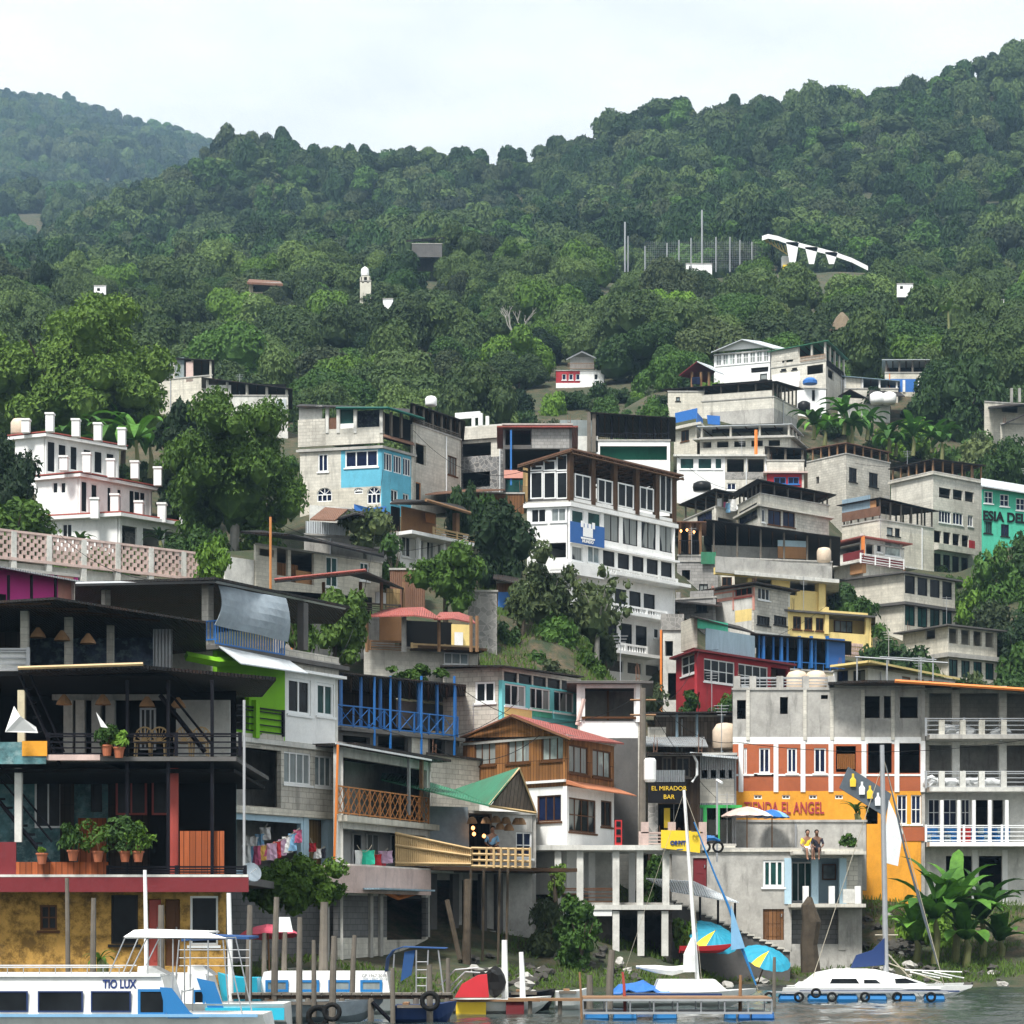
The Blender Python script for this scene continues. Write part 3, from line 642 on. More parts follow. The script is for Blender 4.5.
def tree(name, label, px, Y, py_top, py_bot, wpx, leaf='leaf_mid', seed=1, dens=1.0, ls=.16, lobes=14, trunk=True, cat='tree', group=None, lobe=.42, zg=None, bark='bark', depth=None, flat=.8):
    """a tree or bush standing at image column px, distance Y; crown from py_top to py_bot, wpx wide"""
    s = Y / f; rx = wpx * s / 2; rz = (py_bot - py_top) * s / 2; x, y, zc = P(px, (py_top + py_bot) / 2, Y); ry = depth or min(rx, max(rz, rx * .7))
    g = float(ground(x, y)) if zg is None else zg; g = min(g, zc - rz * .6)
    root = thing(name, label, cat, (x, y, g), group)
    area = 4 * math.pi * ((rx * ry * rz) ** (2 / 3)); nleaf = int(min(42000, 1.25 * dens * area / (ls * ls) * .9))
    me = crown_mesh('crown', leaf, seed, rx, ry, rz, lobes, nleaf, ls, cz=zc - g, lobe=lobe, flat=flat); c = bpy.data.objects.new('crown' if cat == 'tree' else 'foliage', me); COL.objects.link(c); c.parent = root
    if trunk:
        h = max(.6, zc - g - rz * .5); tr = trunk_mb(h, max(.08, min(.45, rx * .07)), zc - g + rz * .3, 5, seed, rx * .5).build('trunk' if cat == 'tree' else 'stem', bark, root, origin=(0, 0, 0)); tr.location = (0, 0, 0)
    return root
# ================================================================== houses along the lake
def pwin(b, fi, x0, x1, yt, yb, out, nx=2, ny=1, fr='frame_white', gl='glass', fw=.06, name='window'):
    """framed window set in a wall panel that stands at 'out' from the face plane"""
    F = b.faces[fi]; u0, u1, z0, z1 = F.u(x0, out), F.u(x1, out), F.z(x0, yb, out), F.z(x0, yt, out); m = MB(); o0, o1 = out - .02, out + .05
    F.box(m, u0, u1, o0, o1, z0, z0 + fw); F.box(m, u0, u1, o0, o1, z1 - fw, z1); F.box(m, u0, u0 + fw, o0, o1, z0 + fw, z1 - fw); F.box(m, u1 - fw, u1, o0, o1, z0 + fw, z1 - fw)
    for i in range(1, nx): c = u0 + (u1 - u0) * i / nx; F.box(m, c - fw * .4, c + fw * .4, o0, o1 - .01, z0 + fw, z1 - fw)
    for i in range(1, ny): c = z0 + (z1 - z0) * i / ny; F.box(m, u0 + fw, u1 - fw, o0, o1 - .015, c - fw * .35, c + fw * .35)
    w = m.build(name, fr, b.root); g = MB(); F.box(g, u0 + .01, u1 - .01, out + .003, out + .02, z0 + .01, z1 - .01); g.build('pane', gl, w)
def custom(b, name, mb, mat): return mb.build(name, mat, b.root)

# ---- restaurant on the left with three open decks
a = Bld('lakeside_restaurant', 'dark three-deck lakeside restaurant with ochre ground floor and maroon fascia', [(-90, 66), (226, 66)], 892, 985, 'ochre_sponge', cat='restaurant', depth=6)
a.win(0, 111, 138, 895, 944, 1, 1, 'frame_dark', 'glass'); a.door(0, 148, 161, 899, 966, 'steel_red'); a.door(0, 165, 180, 899, 966, 'frame_wood'); a.win(0, 40, 57, 905, 930, 2, 2, 'frame_wood')
a.win(0, 190, 218, 896, 945, 1, 1, 'frame_white', 'glass')
a.fslab(0, -90, 248, 877, .9, .22, 'concrete_dark', 'deck', -7.8); a.panel(0, -90, 248.5, 877, 892, 'maroon', .96, .05, 'fascia'); a.panel(0, -90, 248, 874.5, 877, 'white_dirty', .97, .2, 'edging')
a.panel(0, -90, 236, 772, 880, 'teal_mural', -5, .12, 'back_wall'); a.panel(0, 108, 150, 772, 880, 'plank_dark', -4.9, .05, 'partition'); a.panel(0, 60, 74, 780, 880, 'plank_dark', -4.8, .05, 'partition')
a.panel(0, 78, 106, 818, 880, 'plank_orange', -4.7, .06, 'wood_panel'); a.panel(0, 150, 236, 776, 880, 'dark', -4.6, .06, 'partition')  # black partition: shade at the back of the deck, put into its colour
pwin(a, 0, 35, 62, 776, 828, -4.95, 2, 1, 'frame_white', 'glass'); pwin(a, 0, 91, 102, 782, 812, -4.95, 1, 1, 'frame_dark'); pwin(a, 0, 116, 147, 780, 815, -4.6, 2, 1, 'steel_red'); pwin(a, 0, 152, 172, 778, 815, -4.4, 1, 1, 'steel_red')
a.panel(0, 16, 108, 862, 877, 'plank_orange', .85, .06, 'deck_fence', 'orange-brown horizontal boards'); a.panel(0, -90, 16, 842, 877, 'maroon', .8, .06, 'deck_panel'); a.rail(0, 108, 245, 866, 876, .85, 'hbars', 'steel_black', gap=.3)
a.panel(0, 180, 224, 831, 878, 'plank_orange', .5, .05, 'plank_screen'); a.post(0, [172, 176], 768, 877, .1, .12, 'steel_red', 'post'); a.post(0, [127, 168, 212], 680, 877, .7, .09, 'steel_black', 'post'); a.post(0, [244], 700, 877, .75, .07, 'steel', 'post')
a.post(0, [21], 690, 742, .4, .2, 'cream', 'pillar'); a.post(0, [18], 768, 842, .4, .2, 'white_dirty', 'pillar')
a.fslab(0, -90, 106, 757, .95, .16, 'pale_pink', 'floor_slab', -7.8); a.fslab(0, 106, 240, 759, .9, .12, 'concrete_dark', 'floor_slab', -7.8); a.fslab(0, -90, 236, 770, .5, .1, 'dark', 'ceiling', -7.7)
a.panel(0, -30, 46, 742, 764, 'teal_mural', .99, .05, 'painted_panel'); a.panel(0, 22, 47, 741, 756, 'orange_wall', 1.02, .05, 'yellow_panel'); a.rail(0, 48, 240, 733, 756, .8, 'hbars', 'steel_black')
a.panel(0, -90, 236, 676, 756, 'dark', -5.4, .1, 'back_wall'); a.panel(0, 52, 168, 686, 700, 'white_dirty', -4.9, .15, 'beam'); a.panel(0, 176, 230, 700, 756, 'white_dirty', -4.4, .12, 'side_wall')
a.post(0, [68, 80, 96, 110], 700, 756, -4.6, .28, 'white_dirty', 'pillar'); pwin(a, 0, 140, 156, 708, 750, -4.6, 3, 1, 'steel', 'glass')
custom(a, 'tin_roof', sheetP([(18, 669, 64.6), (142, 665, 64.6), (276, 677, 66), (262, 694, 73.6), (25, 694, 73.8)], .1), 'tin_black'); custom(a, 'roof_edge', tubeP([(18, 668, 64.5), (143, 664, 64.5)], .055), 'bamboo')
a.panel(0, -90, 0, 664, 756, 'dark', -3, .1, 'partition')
a.post(0, [24], 608, 672, -.2, .22, 'concrete_light', 'pillar'); a.post(0, [68], 616, 668, -1.6, .22, 'concrete_light', 'pillar'); a.post(0, [110], 625, 668, -3, .2, 'concrete_light', 'pillar')
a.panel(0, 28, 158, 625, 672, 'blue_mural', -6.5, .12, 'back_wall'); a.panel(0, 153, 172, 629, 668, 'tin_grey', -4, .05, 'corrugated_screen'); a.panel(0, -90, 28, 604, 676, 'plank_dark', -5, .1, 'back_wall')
a.panel(0, -90, 27, 650, 671, 'white', .2, .05, 'balcony_panel'); a.rail(0, -90, 28, 648, 672, .3, 'hbars', 'steel'); a.fslab(0, -90, 170, 673, .3, .12, 'dark', 'floor_slab', -7)  # slab coloured black so its underside looks deeply shaded
custom(a, 'upper_roof', sheetP([(-90, 606, 65.5), (55, 597, 64), (206, 621, 69), (206, 652, 77), (-90, 652, 77)], .07), 'tin_dark')
m = MB()
for t in (.12, .36, .6, .84): m.bar(P(-60 + 60 * t, 604 + 0 * t, 64.9 + t), P(206 * t + 55 * (1 - t) - 22, 621 * t + 597 * (1 - t) + 3, 69 * t + 64 * (1 - t)), .08)
custom(a, 'rafters', m, 'beam_brown')
m = MB()
for i in range(7):     # outside stair of black steel
    t = i / 7; m.sheet([P(-12 + 52 * t, 790 + 62 * t, 66), P(-2 + 52 * t, 790 + 62 * t, 66), P(-2 + 52 * t, 789 + 62 * t, 67), P(-12 + 52 * t, 789 + 62 * t, 67)], .04)
for dy in (0, -24, -36):
    m.bar(P(-20, 778 + dy, 65.8), P(52, 866 + dy, 65.8), .04 if dy else .09)
custom(a, 'stair', m, 'steel_black')
m = MB()
for k in range(6): m.bar(P(25 + k * 4, 690 + k * 14, 65.4), P(32 + k * 4, 688 + k * 14, 66.2), .05)
m.bar(P(20, 676, 65.3), P(60, 765, 65.3), .07); m.bar(P(30, 674, 65.3), P(64, 752, 65.3), .05); custom(a, 'upper_stair', m, 'steel_black')
m = MB(); m.bar(P(160, 695, 66.5), P(205, 752, 66.5), .1); m.bar(P(166, 688, 66.5), P(212, 745, 66.5), .05); custom(a, 'stair_rail', m, 'steel_black')
fin(a)
for px, py in ((64, 702), (103, 702), (147, 704), (178, 705), (38, 635), (62, 638), (88, 641)):
    o = MB().lathe(P(px, py, 67.5), [(.05, .22), (.2, .02), (.24, -.08)], 10).build('pendant_lamp', 'lamp_shade'); tag(o, 'small wicker pendant lamp hanging under the dark restaurant decks', 'lamp', 'wicker lamps of the dark restaurant')

# ---- pink upper house
b = Bld('pink_house', 'bright magenta house behind the dark restaurant roof, under grey tin', [(-90, 80), (78, 84)], 560, 640, 'pink', depth=7, ref=0)
b.band('salmon', 560, 640, 0, 58, 90); b.panel(0, -40, 6, 590, 640, 'dark', .02, .02, 'opening')  # no hole here: black sheet on the wall painted as shade within
custom(b, 'tin_roof', sheetP([(-90, 549, 78.5), (88, 582, 83.5), (110, 592, 92), (-90, 566, 92)], .06), 'tin_grey'); b.post(0, [9, 32, 56], 575, 612, .5, .08, 'steel_black', 'post'); b.post(0, [77], 582, 612, .4, .22, 'concrete_light', 'pillar'); fin(b)

# ---- green and white terrace house
g = Bld('terrace_house', 'lime green and white house with blue terrace railing and grey tarpaulin', [(150, 77.5), (217, 76), (338, 82)], 646, 968, 'white_dirty', ref=1, floors=(731, 808), roof='concrete')
g.band('white', 646, 735, 1, 285, 345); g.band('block_light', 733, 808, 1); g.band('lime', 646, 733, 1, 200, 285); g.band('pale_blue', 812, 885, 1); g.band('block_dark', 885, 968, 1); g.band('block', 885, 968, 0)
g.win(1, 288, 311, 677, 713, 2, 1, gl='glass', fw=.1); g.win(1, 317, 334, 682, 715, 2, 1, gl='glass_green', fw=.1); g.win(1, 284, 311, 751, 783, 4, 1, gl='glass_pale'); g.win(1, 315, 332, 755, 786, 3, 1, gl='glass_pale')
g.hole(1, 226, 249, 672, 728); g.hole(1, 228, 281, 745, 804); g.hole(1, 232, 301, 819, 870); g.hole(1, 309, 327, 819, 866); g.panel(1, 303, 330, 815, 868, 'bamboo_wall', -.5, .05, 'screen')
g.panel(1, 222, 262, 730, 742, 'block_light', .05, .05, 'ledge'); g.panel(1, 262, 284, 733, 742, 'block_light', .05, .05, 'ledge'); g.rail(1, 228, 284, 703, 730, .1, 'hbars', 'steel_black')
g.post(1, [233, 258], 700, 738, .2, .2, 'lime', 'green_post'); g.panel(1, 232, 244, 750, 806, 'white_dirty', -1.5, .1, 'partition')
g.slab(646, .3, .14, 'concrete_dark'); g.fslab(1, 217, 340, 744 - 10, .12, .16, 'white_dirty', 'ledge'); g.fslab(1, 222, 339, 805, .15, .22, 'offwhite', 'ledge')
g.post(1, [306], 816, 868, .02, .28, 'pale_blue', 'pillar'); g.post(1, [330], 820, 868, .02, .28, 'pale_blue', 'pillar'); g.panel(1, 284, 339, 648, 668, 'block_light', .04, .16, 'parapet'); g.fslab(1, 284, 340, 668, .3, .1, 'white', 'cornice')
g.rail(0, 168, 217, 624, 645, .25, 'bars', 'steel_blue'); g.rail(1, 216, 285, 623, 645, .25, 'bars', 'steel_blue')
g.post(0, [205], 583, 646, .1, .28, 'concrete_light', 'pillar'); g.post(1, [306], 603, 650, -.3, .28, 'concrete_dark', 'pillar')
custom(g, 'tin_roof', sheetP([(75, 582, 76.2), (215, 577, 74.6), (350, 606, 84), (335, 622, 91), (75, 619, 88)], .08), 'tin_dark')
m = MB(); m.bar(P(76, 584, 76), P(215, 581, 75), .1); m.bar(P(215, 581, 75), P(345, 608, 84), .09); custom(g, 'roof_beam', m, 'steel')
for x_ in (106,): m = MB(); m.tube([P(x_, 585, 78), P(x_, 640, 78)], .16, 4); custom(g, 'pillar', m, 'concrete_light')
m = MB(); nx_, ny_ = 9, 6; F = g.faces[1]; vs = []
for j in range(ny_ + 1):
    for i in range(nx_ + 1):
        s_, t_ = i / nx_, j / ny_; px_ = 221 + (288 - 221) * s_ - 7 * t_ * (1 - s_); py_ = (585 + 13 * s_) + (40 + 4 * s_) * t_
        vs.append(F.pt(F.u(px_, .4), .3 + .25 * math.sin(t_ * 2.6) + .05 * math.sin(s_ * 9 + t_ * 3), F.z(px_, py_, .4)))
m.add(vs, [(j * (nx_ + 1) + i, (j + 1) * (nx_ + 1) + i, (j + 1) * (nx_ + 1) + i + 1, j * (nx_ + 1) + i + 1) for j in range(ny_) for i in range(nx_)])
tp = m.build('tarpaulin', 'tarp_grey'); tag(tp, 'grey tarpaulin hung over the blue terrace railing', 'tarpaulin'); tp.modifiers.new('thick', 'SOLIDIFY').thickness = .02
custom(g, 'awning', MB().sheet([P(219, 646, 75.6), P(286, 658, 79), P(308, 673, 79), P(241, 663, 74.4)], .04), 'tin_pale')
custom(g, 'green_beam', MB().tube([P(186, 656, 75), P(216, 662, 75.6), P(236, 661, 76.5)], .16, 4), 'lime')
fin(g)
m = MB(); m.tube([P(285, 735, 79.3), P(285, 815, 79.3), P(286, 930, 79)], .05)
tubeP([(338, 742, 79.6), (336, 810, 79.6), (334, 870, 79.6)], .045).build('drain_pipe', 'pvc_orange', g.root)
# clothes lines
def garments(x0, y0, x1, y1, Y, n, cols, label, group, h=.62, wd=.4):
    for i in range(n):
        t = (i + .5) / n; px = x0 + (x1 - x0) * t; sag = 4 * t * (1 - t); py = y0 + (y1 - y0) * t + sag * 7
        x, y, z = P(px, py, Y); hh = h * random.uniform(.6, 1.1); ww = wd * random.uniform(.7, 1.1); m = MB()
        for k in range(3):
            pass
        a_ = random.uniform(-.06, .06); vs = []
        for j in range(4):
            for i2 in range(4): vs.append((x + (i2 / 3 - .5) * ww * (1 - .12 * (j == 1)), y + .05 * math.sin(i2 * 2.1 + j) + a_ * i2, z - hh * j / 3 + .03 * math.sin(i2 * 3)))
        m.add(vs, [(j * 4 + i2, (j + 1) * 4 + i2, (j + 1) * 4 + i2 + 1, j * 4 + i2 + 1) for j in range(3) for i2 in range(3)])
        c = cols[i % len(cols)]; o = m.build('garment', c); md = o.modifiers.new('t', 'SOLIDIFY'); md.thickness = .015; tag(o, label, 'clothes', group)
    pts = [P(x0 + (x1 - x0) * i / 8, y0 + (y1 - y0) * i / 8 + 4 * (i / 8) * (1 - i / 8) * 7, Y) for i in range(9)]
    tag(MB().tube(pts, .012, 4).build('clothes_line', 'rope'), 'thin line strung for ' + group, 'clothes line')
garments(244, 845, 300, 828, 78, 11, ['cloth_white', 'cloth_blue', 'cloth_pink', 'cloth_yellow', 'cloth_pink', 'lilac', 'cloth_red', 'lilac'], 'pastel garment drying below the lime green house', 'washing below the lime green house')
garments(246, 835, 268, 823, 78.6, 4, ['cloth_white', 'cloth_white', 'cloth_blue'], 'white garment drying on the short line below the lime green house', 'white washing on the short line')
garments(310, 838, 325, 846, 80, 3, ['cloth_red', 'cloth_white', 'cloth_dark'], 'small garment drying before the bamboo screen', 'washing before the bamboo screen', .4, .3)

# ---- lattice balcony house
l = Bld('balcony_house', 'two-storey house with orange lattice balcony over a stained white parapet', [(338, 80.5), (430, 88.5)], 744, 965, 'white_dirty', ref=0, depth=7, floors=(819, 893))
l.hole(0, 340, 427, 756, 815); l.hole(0, 342, 426, 828, 864); l.band('block_dark', 895, 938, 0); l.band('concrete_light', 938, 968, 0); l.hole(0, 387, 426, 894, 940)
l.panel(0, 340, 427, 750, 819, 'plank_dark', -3, .1, 'back_wall'); l.panel(0, 340, 427, 825, 870, 'white', -1.8, .1, 'back_wall'); pwin(l, 0, 352, 361, 833, 868, -1.75, 1, 1, 'frame_white'); pwin(l, 0, 366, 378, 833, 868, -1.75, 2, 1, 'frame_white', 'glass_curtain'); pwin(l, 0, 390, 405, 834, 860, -1.75, 2, 1, 'frame_white', 'glass_curtain')
l.fslab(0, 336, 432, 743, .8, .1, 'tin_dark', 'roof_sheet', -7); l.panel(0, 336, 432, 742, 744, 'white', .84, .03, 'gutter'); l.fslab(0, 338, 431, 815, .35, .22, 'offwhite', 'balcony_slab', -.1); l.rail(0, 338, 429, 785, 814, .2, 'lattice', 'wood_orange'); l.post(0, [410], 757, 815, .25, .1, 'steel', 'post'); l.post(0, [423], 759, 812, .25, .13, 'wood', 'post')
l.fslab(0, 326, 432, 864, .9, .12, 'white_dirty', 'balcony_slab', -.2); l.panel(0, 326, 431, 864, 892, 'pale_pink', .95, .1, 'parapet', 'white parapet stained pink'); l.post(0, [382, 372, 328], 893, 965, .1, .25, 'concrete', 'pillar')
l.fslab(0, 338, 395, 888, 1.6, .06, 'tin_blue', 'lean_to_roof', .95)
m = MB(); m.tube([P(330, 880, 80), P(350, 878, 81), P(366, 884, 82), P(381, 890, 84), P(398, 898, 85), P(415, 893, 86), P(427, 888, 87)], .09, 6); custom(l, 'orange_pipe', m, 'pvc_orange')
fin(l)
garments(357, 845, 372, 845, 82, 2, ['cloth_white', 'cloth_green'], 'white or green garment on the lattice balcony house', 'pale washing on the lattice house', .8, .5)
garments(366, 848, 388, 848, 83, 4, ['cloth_yellow', 'cloth_red', 'cloth_red', 'lilac'], 'yellow or red garment beside the green one', 'bright washing on the lattice house', .7, .55)

# ---- bamboo terrace restaurant with green roof
r = Bld('bamboo_restaurant', 'small restaurant with green tin gable roof and hanging wicker lamps', [(430, 89.5), (536, 92)], 812, 950, 'concrete', ref=0, depth=6, floors=(866,))
r.band('tarp_grey', 812, 866, 0, 430, 468); r.hole(0, 469, 492, 812, 864); r.win(0, 516, 532, 832, 858, 2, 2); r.hole(0, 436, 452, 880, 930); r.hole(0, 462, 480, 880, 928); r.panel(0, 466, 494, 812, 866, 'plank_dark', -2, .1, 'back_wall')
r.post(0, [434, 456, 484, 500], 874, 950, .25, .28, 'concrete_dark', 'pillar'); r.panel(0, 430, 536, 931, 962, 'concrete', .2, .2, 'footing'); r.panel(0, 430, 468, 806, 864, 'tarp_grey', .1, .04, 'hung_sheet')
r.fslab(0, 394, 534, 868, 3.2, .14, 'beam_brown', 'terrace_deck', 0)
zt = lambda px, py, Y: P(px, py, Y)
m = MB(); m.slabn([P(395, 833, 85), P(395, 866, 85), P(471, 866, 85.6), P(471, 849, 85.6)], .05); custom(r, 'bamboo_fence', m, 'bamboo_wall')
m = MB()
for i in range(40):
    t = (i + .5) / 40; px = 395 + 76 * t; yt_ = 833 + 16 * t; m.tube([P(px, yt_ - 1.0, 84.93 + .6 * t), P(px, 866, 84.93 + .6 * t)], .038, 5)
for d0, d1 in ((0, 0), (12, 7), (30, 15)): m.tube([P(395, 833 + d0, 84.85), P(471, 849 + d1, 85.45)], .05, 5)
custom(r, 'bamboo_poles', m, 'bamboo')
m = MB()
for y_ in (848, 854, 860, 866): m.tube([P(471, y_, 85.6), P(531, y_ + 1.5, 86)], .055, 6)
for i in range(9): px = 472 + 58 * i / 8; m.tube([P(px, 847.5, 85.7), P(px, 868, 85.7)], .05, 6)
custom(r, 'bamboo_railing', m, 'bamboo')
for px, pb in ((484, 950), (500, 930), (508, 942), (471, 945)): m = MB(); m.tube([P(px, 869, 86.5), P(px - 2, pb + 34, 86.5)], .055, 6); custom(r, 'stilt', m, 'bark')
# gable roof
custom(r, 'green_roof', MB().sheet([P(381, 779, 88), P(489, 805, 85.4), P(453, 789, 91), P(383, 768, 93)], .06).sheet([P(489, 805, 85.3), P(519.5, 767, 86), P(455, 789, 94)], .06).sheet([P(519.5, 767, 86), P(536, 812, 87), P(500, 800, 96), P(455, 789, 94)], .06), 'tin_green')
custom(r, 'gable', MB().slabn([P(519, 770, 86.2), P(491, 805, 85.8), P(533, 811, 87)], .06), 'plank_grey'); m = MB(); m.bar(P(489, 806, 85.5), P(536, 813, 86.8), .07); m.bar(P(519.5, 768, 86), P(536, 812, 86.8), .06); m.bar(P(519.5, 768, 86), P(489, 805, 85.4), .05); custom(r, 'gable_edge', m, 'bamboo')
fin(r)
for px, py in ((472, 821), (486, 821), (496, 820), (506, 821), (517, 822), (500, 827), (509, 828), (521, 822)):
    o = MB().lathe(P(px, py, 88.6), [(.06, .16), (.13, .1), (.2, -.06), (.2, -.1)], 10).build('pendant_lamp', 'lamp_shade'); tag(o, 'wicker pendant lamp under the green roofed restaurant', 'lamp', 'wicker lamps of the green roofed restaurant')
for px, py in ((474, 834), (484, 836), (473, 828)): tag(MB().lathe(P(px, py, 90), [(.02, -.08), (.07, -.03), (.07, .03), (.02, .08)], 8).build('glowing_lamp', 'lamp'), 'lit orange bulb inside the green roofed restaurant', 'lamp', 'lit bulbs of the green roofed restaurant')

k = Bld('grey_block_house', 'plain pale block house rising behind the green tin roof', [(428, 95), (536, 101)], 756, 880, 'block_light', ref=0, depth=5, fix=False)
k.win(0, 500, 512, 770, 778, 1, 1, 'frame_dark'); k.win(0, 526, 534, 776, 790, 1, 1, 'frame_wood'); custom(k, 'roof_sheet', sheetP([(426, 752, 94.5), (538, 765, 101), (538, 768, 107), (426, 760, 101)], .08), 'tin_dark'); fin(k)
# ---- blue railed house
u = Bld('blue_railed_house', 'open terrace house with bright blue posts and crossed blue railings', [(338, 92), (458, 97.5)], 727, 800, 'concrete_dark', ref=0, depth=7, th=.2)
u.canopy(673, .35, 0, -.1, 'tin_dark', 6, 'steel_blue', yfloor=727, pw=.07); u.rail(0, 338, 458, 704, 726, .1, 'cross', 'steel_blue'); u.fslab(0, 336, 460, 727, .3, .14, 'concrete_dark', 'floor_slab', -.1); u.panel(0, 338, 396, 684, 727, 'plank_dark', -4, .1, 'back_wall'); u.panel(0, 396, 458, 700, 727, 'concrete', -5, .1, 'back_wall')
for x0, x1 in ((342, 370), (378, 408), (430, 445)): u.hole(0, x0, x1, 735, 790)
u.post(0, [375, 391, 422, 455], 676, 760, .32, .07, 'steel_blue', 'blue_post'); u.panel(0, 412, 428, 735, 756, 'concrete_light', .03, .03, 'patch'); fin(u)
# ---- grey house with aqua glazed gallery
q = Bld('glazed_gallery_house', 'grey block house with an aqua framed glazed gallery', [(443, 102), (502, 101), (579, 106)], 669, 770, 'block_light', ref=1)
q.win(0, 475, 495, 682, 703, 2, 1, gl='glass', fw=.09); q.row(1, 504, 574, 671, 681, 5, .12, nx=1, fr='frame_dark', sill=False, gl='glass'); q.row(1, 505, 574, 683, 705, 3, .3, nx=3, fr='frame_white', gl='glass_curtain'); q.band('aqua', 680, 724, 1)
q.panel(1, 505, 532, 706, 717, 'yellow_wall', .03, .03, 'painted_panel'); q.panel(1, 533, 552, 708, 716, 'teal_green', .03, .03, 'painted_panel'); q.panel(1, 554, 574, 710, 719, 'aqua', .03, .03, 'painted_panel'); custom(q, 'roof_sheet', sheetP([(440, 665, 101.5), (502, 665, 100.3), (584, 676, 106), (560, 678, 112), (440, 672, 109)], .07), 'tin_dark'); fin(q)
# ---- open concrete niche house
o_ = Bld('open_front_house', 'grey concrete house with a wide open room above a white parapet', [(578, 102), (642, 102)], 683, 850, 'concrete_light', ref=0, depth=5, fix=False, floors=(722,))
o_.hole(0, 585, 634, 688, 721); o_.band('white', 683, 738, 0, 580, 640); o_.band('concrete_dark', 738, 850, 0, 600, 700); o_.panel(0, 585, 636, 684, 722, 'concrete', -3, .1, 'back_wall'); o_.post(0, [608], 690, 720, -2.8, .1, 'wood', 'post'); o_.slab(682, .5, .1, 'concrete_dark'); o_.rail(0, 583, 635, 717, 719, .1, 'hbars', 'frame_wood')
o_.post(0, [579, 638], 684, 722, .1, .2, 'white', 'pillar'); fin(o_); custom(o_, 'leaning_post', tubeP([(577, 725, 100.5), (584, 699, 100.5)], .1), 'pale_pink')
# ---- wooden house with red roof
h = Bld('wooden_house', 'white house with a varnished wood upper floor under a red tin roof', [(463, 98.5), (567, 94), (614, 99)], 737, 850, 'white', ref=1, fix=False, floors=(790,))
h.band('wood_amber', 700, 786, None); h.row(0, 474, 564, 741, 766, 3, .7, nx=3, ny=1, fr='frame_wood', gl='curtained'); h.row(1, 569, 611, 744, 772, 2, .5, nx=3, ny=1, fr='frame_wood', gl='curtained')
h.win(0, 537, 561, 796, 822, 3, 1, 'frame_wood', 'glass_blue'); h.win(1, 569, 596, 797, 831, 4, 2, 'frame_wood', 'glass_curtain'); h.win(1, 601, 612, 800, 826, 2, 1, 'frame_wood', 'glass')
zr = P(512, 715, 96.2)[2]; A_, B_, C_ = [P(463, 738, 98.5), P(567, 736, 94), P(512, 716, 96.3)]
custom(h, 'gable', MB().slabn([A_, B_, (C_[0], C_[1], zr - .1)], .12), 'wood_amber')
custom(h, 'red_roof', MB().sheet([P(512, 714, 95.8), P(571, 738, 93.2), P(624, 743, 99.5), P(566, 726, 103)], .07).sheet([P(512, 714, 95.8), P(566, 726, 103), P(515, 745, 108), P(455, 739, 98.8)], .07), 'tin_red')
custom(h, 'roof_trim', MB().tube([P(455, 741, 98.6), P(512, 716.5, 95.7)], .07, 4).tube([P(512, 716.5, 95.7), P(571, 740, 93.1)], .07, 4), 'frame_wood')
h.fslab(0, 463, 566.5, 786, .15, .1, 'white', 'ledge'); F = h.faces[1]
custom(h, 'tile_skirt', MB().hexa([F.pt(-.1, 1.0, F.z(567, 790, 0)), F.pt(F.L + .1, 1.0, F.z(567, 790, 0)), F.pt(F.L + .1, .0, F.z(567, 784)), F.pt(-.1, .0, F.z(567, 784))], [F.pt(-.1, 1.0, F.z(567, 789, 0)), F.pt(F.L + .1, 1.0, F.z(567, 789, 0)), F.pt(F.L + .1, .0, F.z(567, 780)), F.pt(-.1, .0, F.z(567, 780))]), 'roof_tile')
fin(h)
for i in range(4):
    pass
# ---- white column terrace
c = Bld('column_terrace', 'white concrete terrace on two storeys of slender square columns', [(532, 93.5), (672, 93.5)], 905, 962, 'stone_dark', cat='terrace', ref=0, depth=4, fix=False, floors=())
for (x0, x1) in ((618, 638), (643, 664)): c.hole(0, x0, x1, 915, 958)
c.fslab(0, 530, 704, 846, 1.1, .2, 'white_dirty', 'upper_slab', -4); c.fslab(0, 556, 680, 905, 1.0, .2, 'white_dirty', 'lower_slab', -.2); c.post(0, [558, 580, 616, 640, 666], 850, 905, .9, .27, 'white_dirty', 'column'); c.post(0, [616, 641, 665], 911, 956, .9, .27, 'white_dirty', 'column'); c.post(0, [592, 632], 852, 905, -2.2, .27, 'white', 'column')
c.panel(0, 532, 612, 850, 906, 'white_dirty', -3.2, .1, 'back_wall'); pwin(c, 0, 537, 552, 856, 892, -3.1, 1, 1, 'frame_dark', 'glass_blue'); pwin(c, 0, 562, 575, 856, 892, -3.1, 1, 1, 'frame_dark', 'glass_blue'); c.rail(0, 560, 615, 888, 903, .8, 'hbars', 'frame_wood'); c.panel(0, 560, 612, 906, 916, 'white', .95, .1, 'beam'); c.rail(0, 640, 704, 832, 845, 1.0, 'hbars', 'pale_pink'); c.post(0, [645, 672, 703], 822, 846, 1.0, .3, 'pale_pink', 'pier')
fin(c)
# ================================================================== houses up the slope
# ---- shop with the painted wall
t = Bld('shop_building', 'three-storey shop building, grey concrete over red brick over an orange painted wall', [(733, 107), (925, 107)], 690, 905, 'concrete', cat='building', depth=9, floors=(738, 790, 845), parapet=.0)
t.band('white', 737, 747, 0); t.band('brick_red', 744, 792, 0); t.band('orange_wall', 791, 905, 0)
for x in (733, 742): pass
t.post(0, [741, 776, 803, 831, 864, 897, 923], 741, 792, .05, .22, 'white', 'pilaster'); t.post(0, [748, 805, 832, 863, 893], 690, 740, .06, .16, 'concrete_light', 'pilaster')
t.hole(0, 737, 746, 700, 719); t.hole(0, 780, 788, 697, 714); t.hole(0, 821, 828, 695, 699); t.hole(0, 863, 880, 696, 718); t.hole(0, 884, 891, 696, 718); t.hole(0, 900, 918, 697, 718)
t.panel(0, 754, 775, 773, 776, 'white', .03, .03, 'sill'); t.win(0, 744, 747, 748, 774, 1, 1)
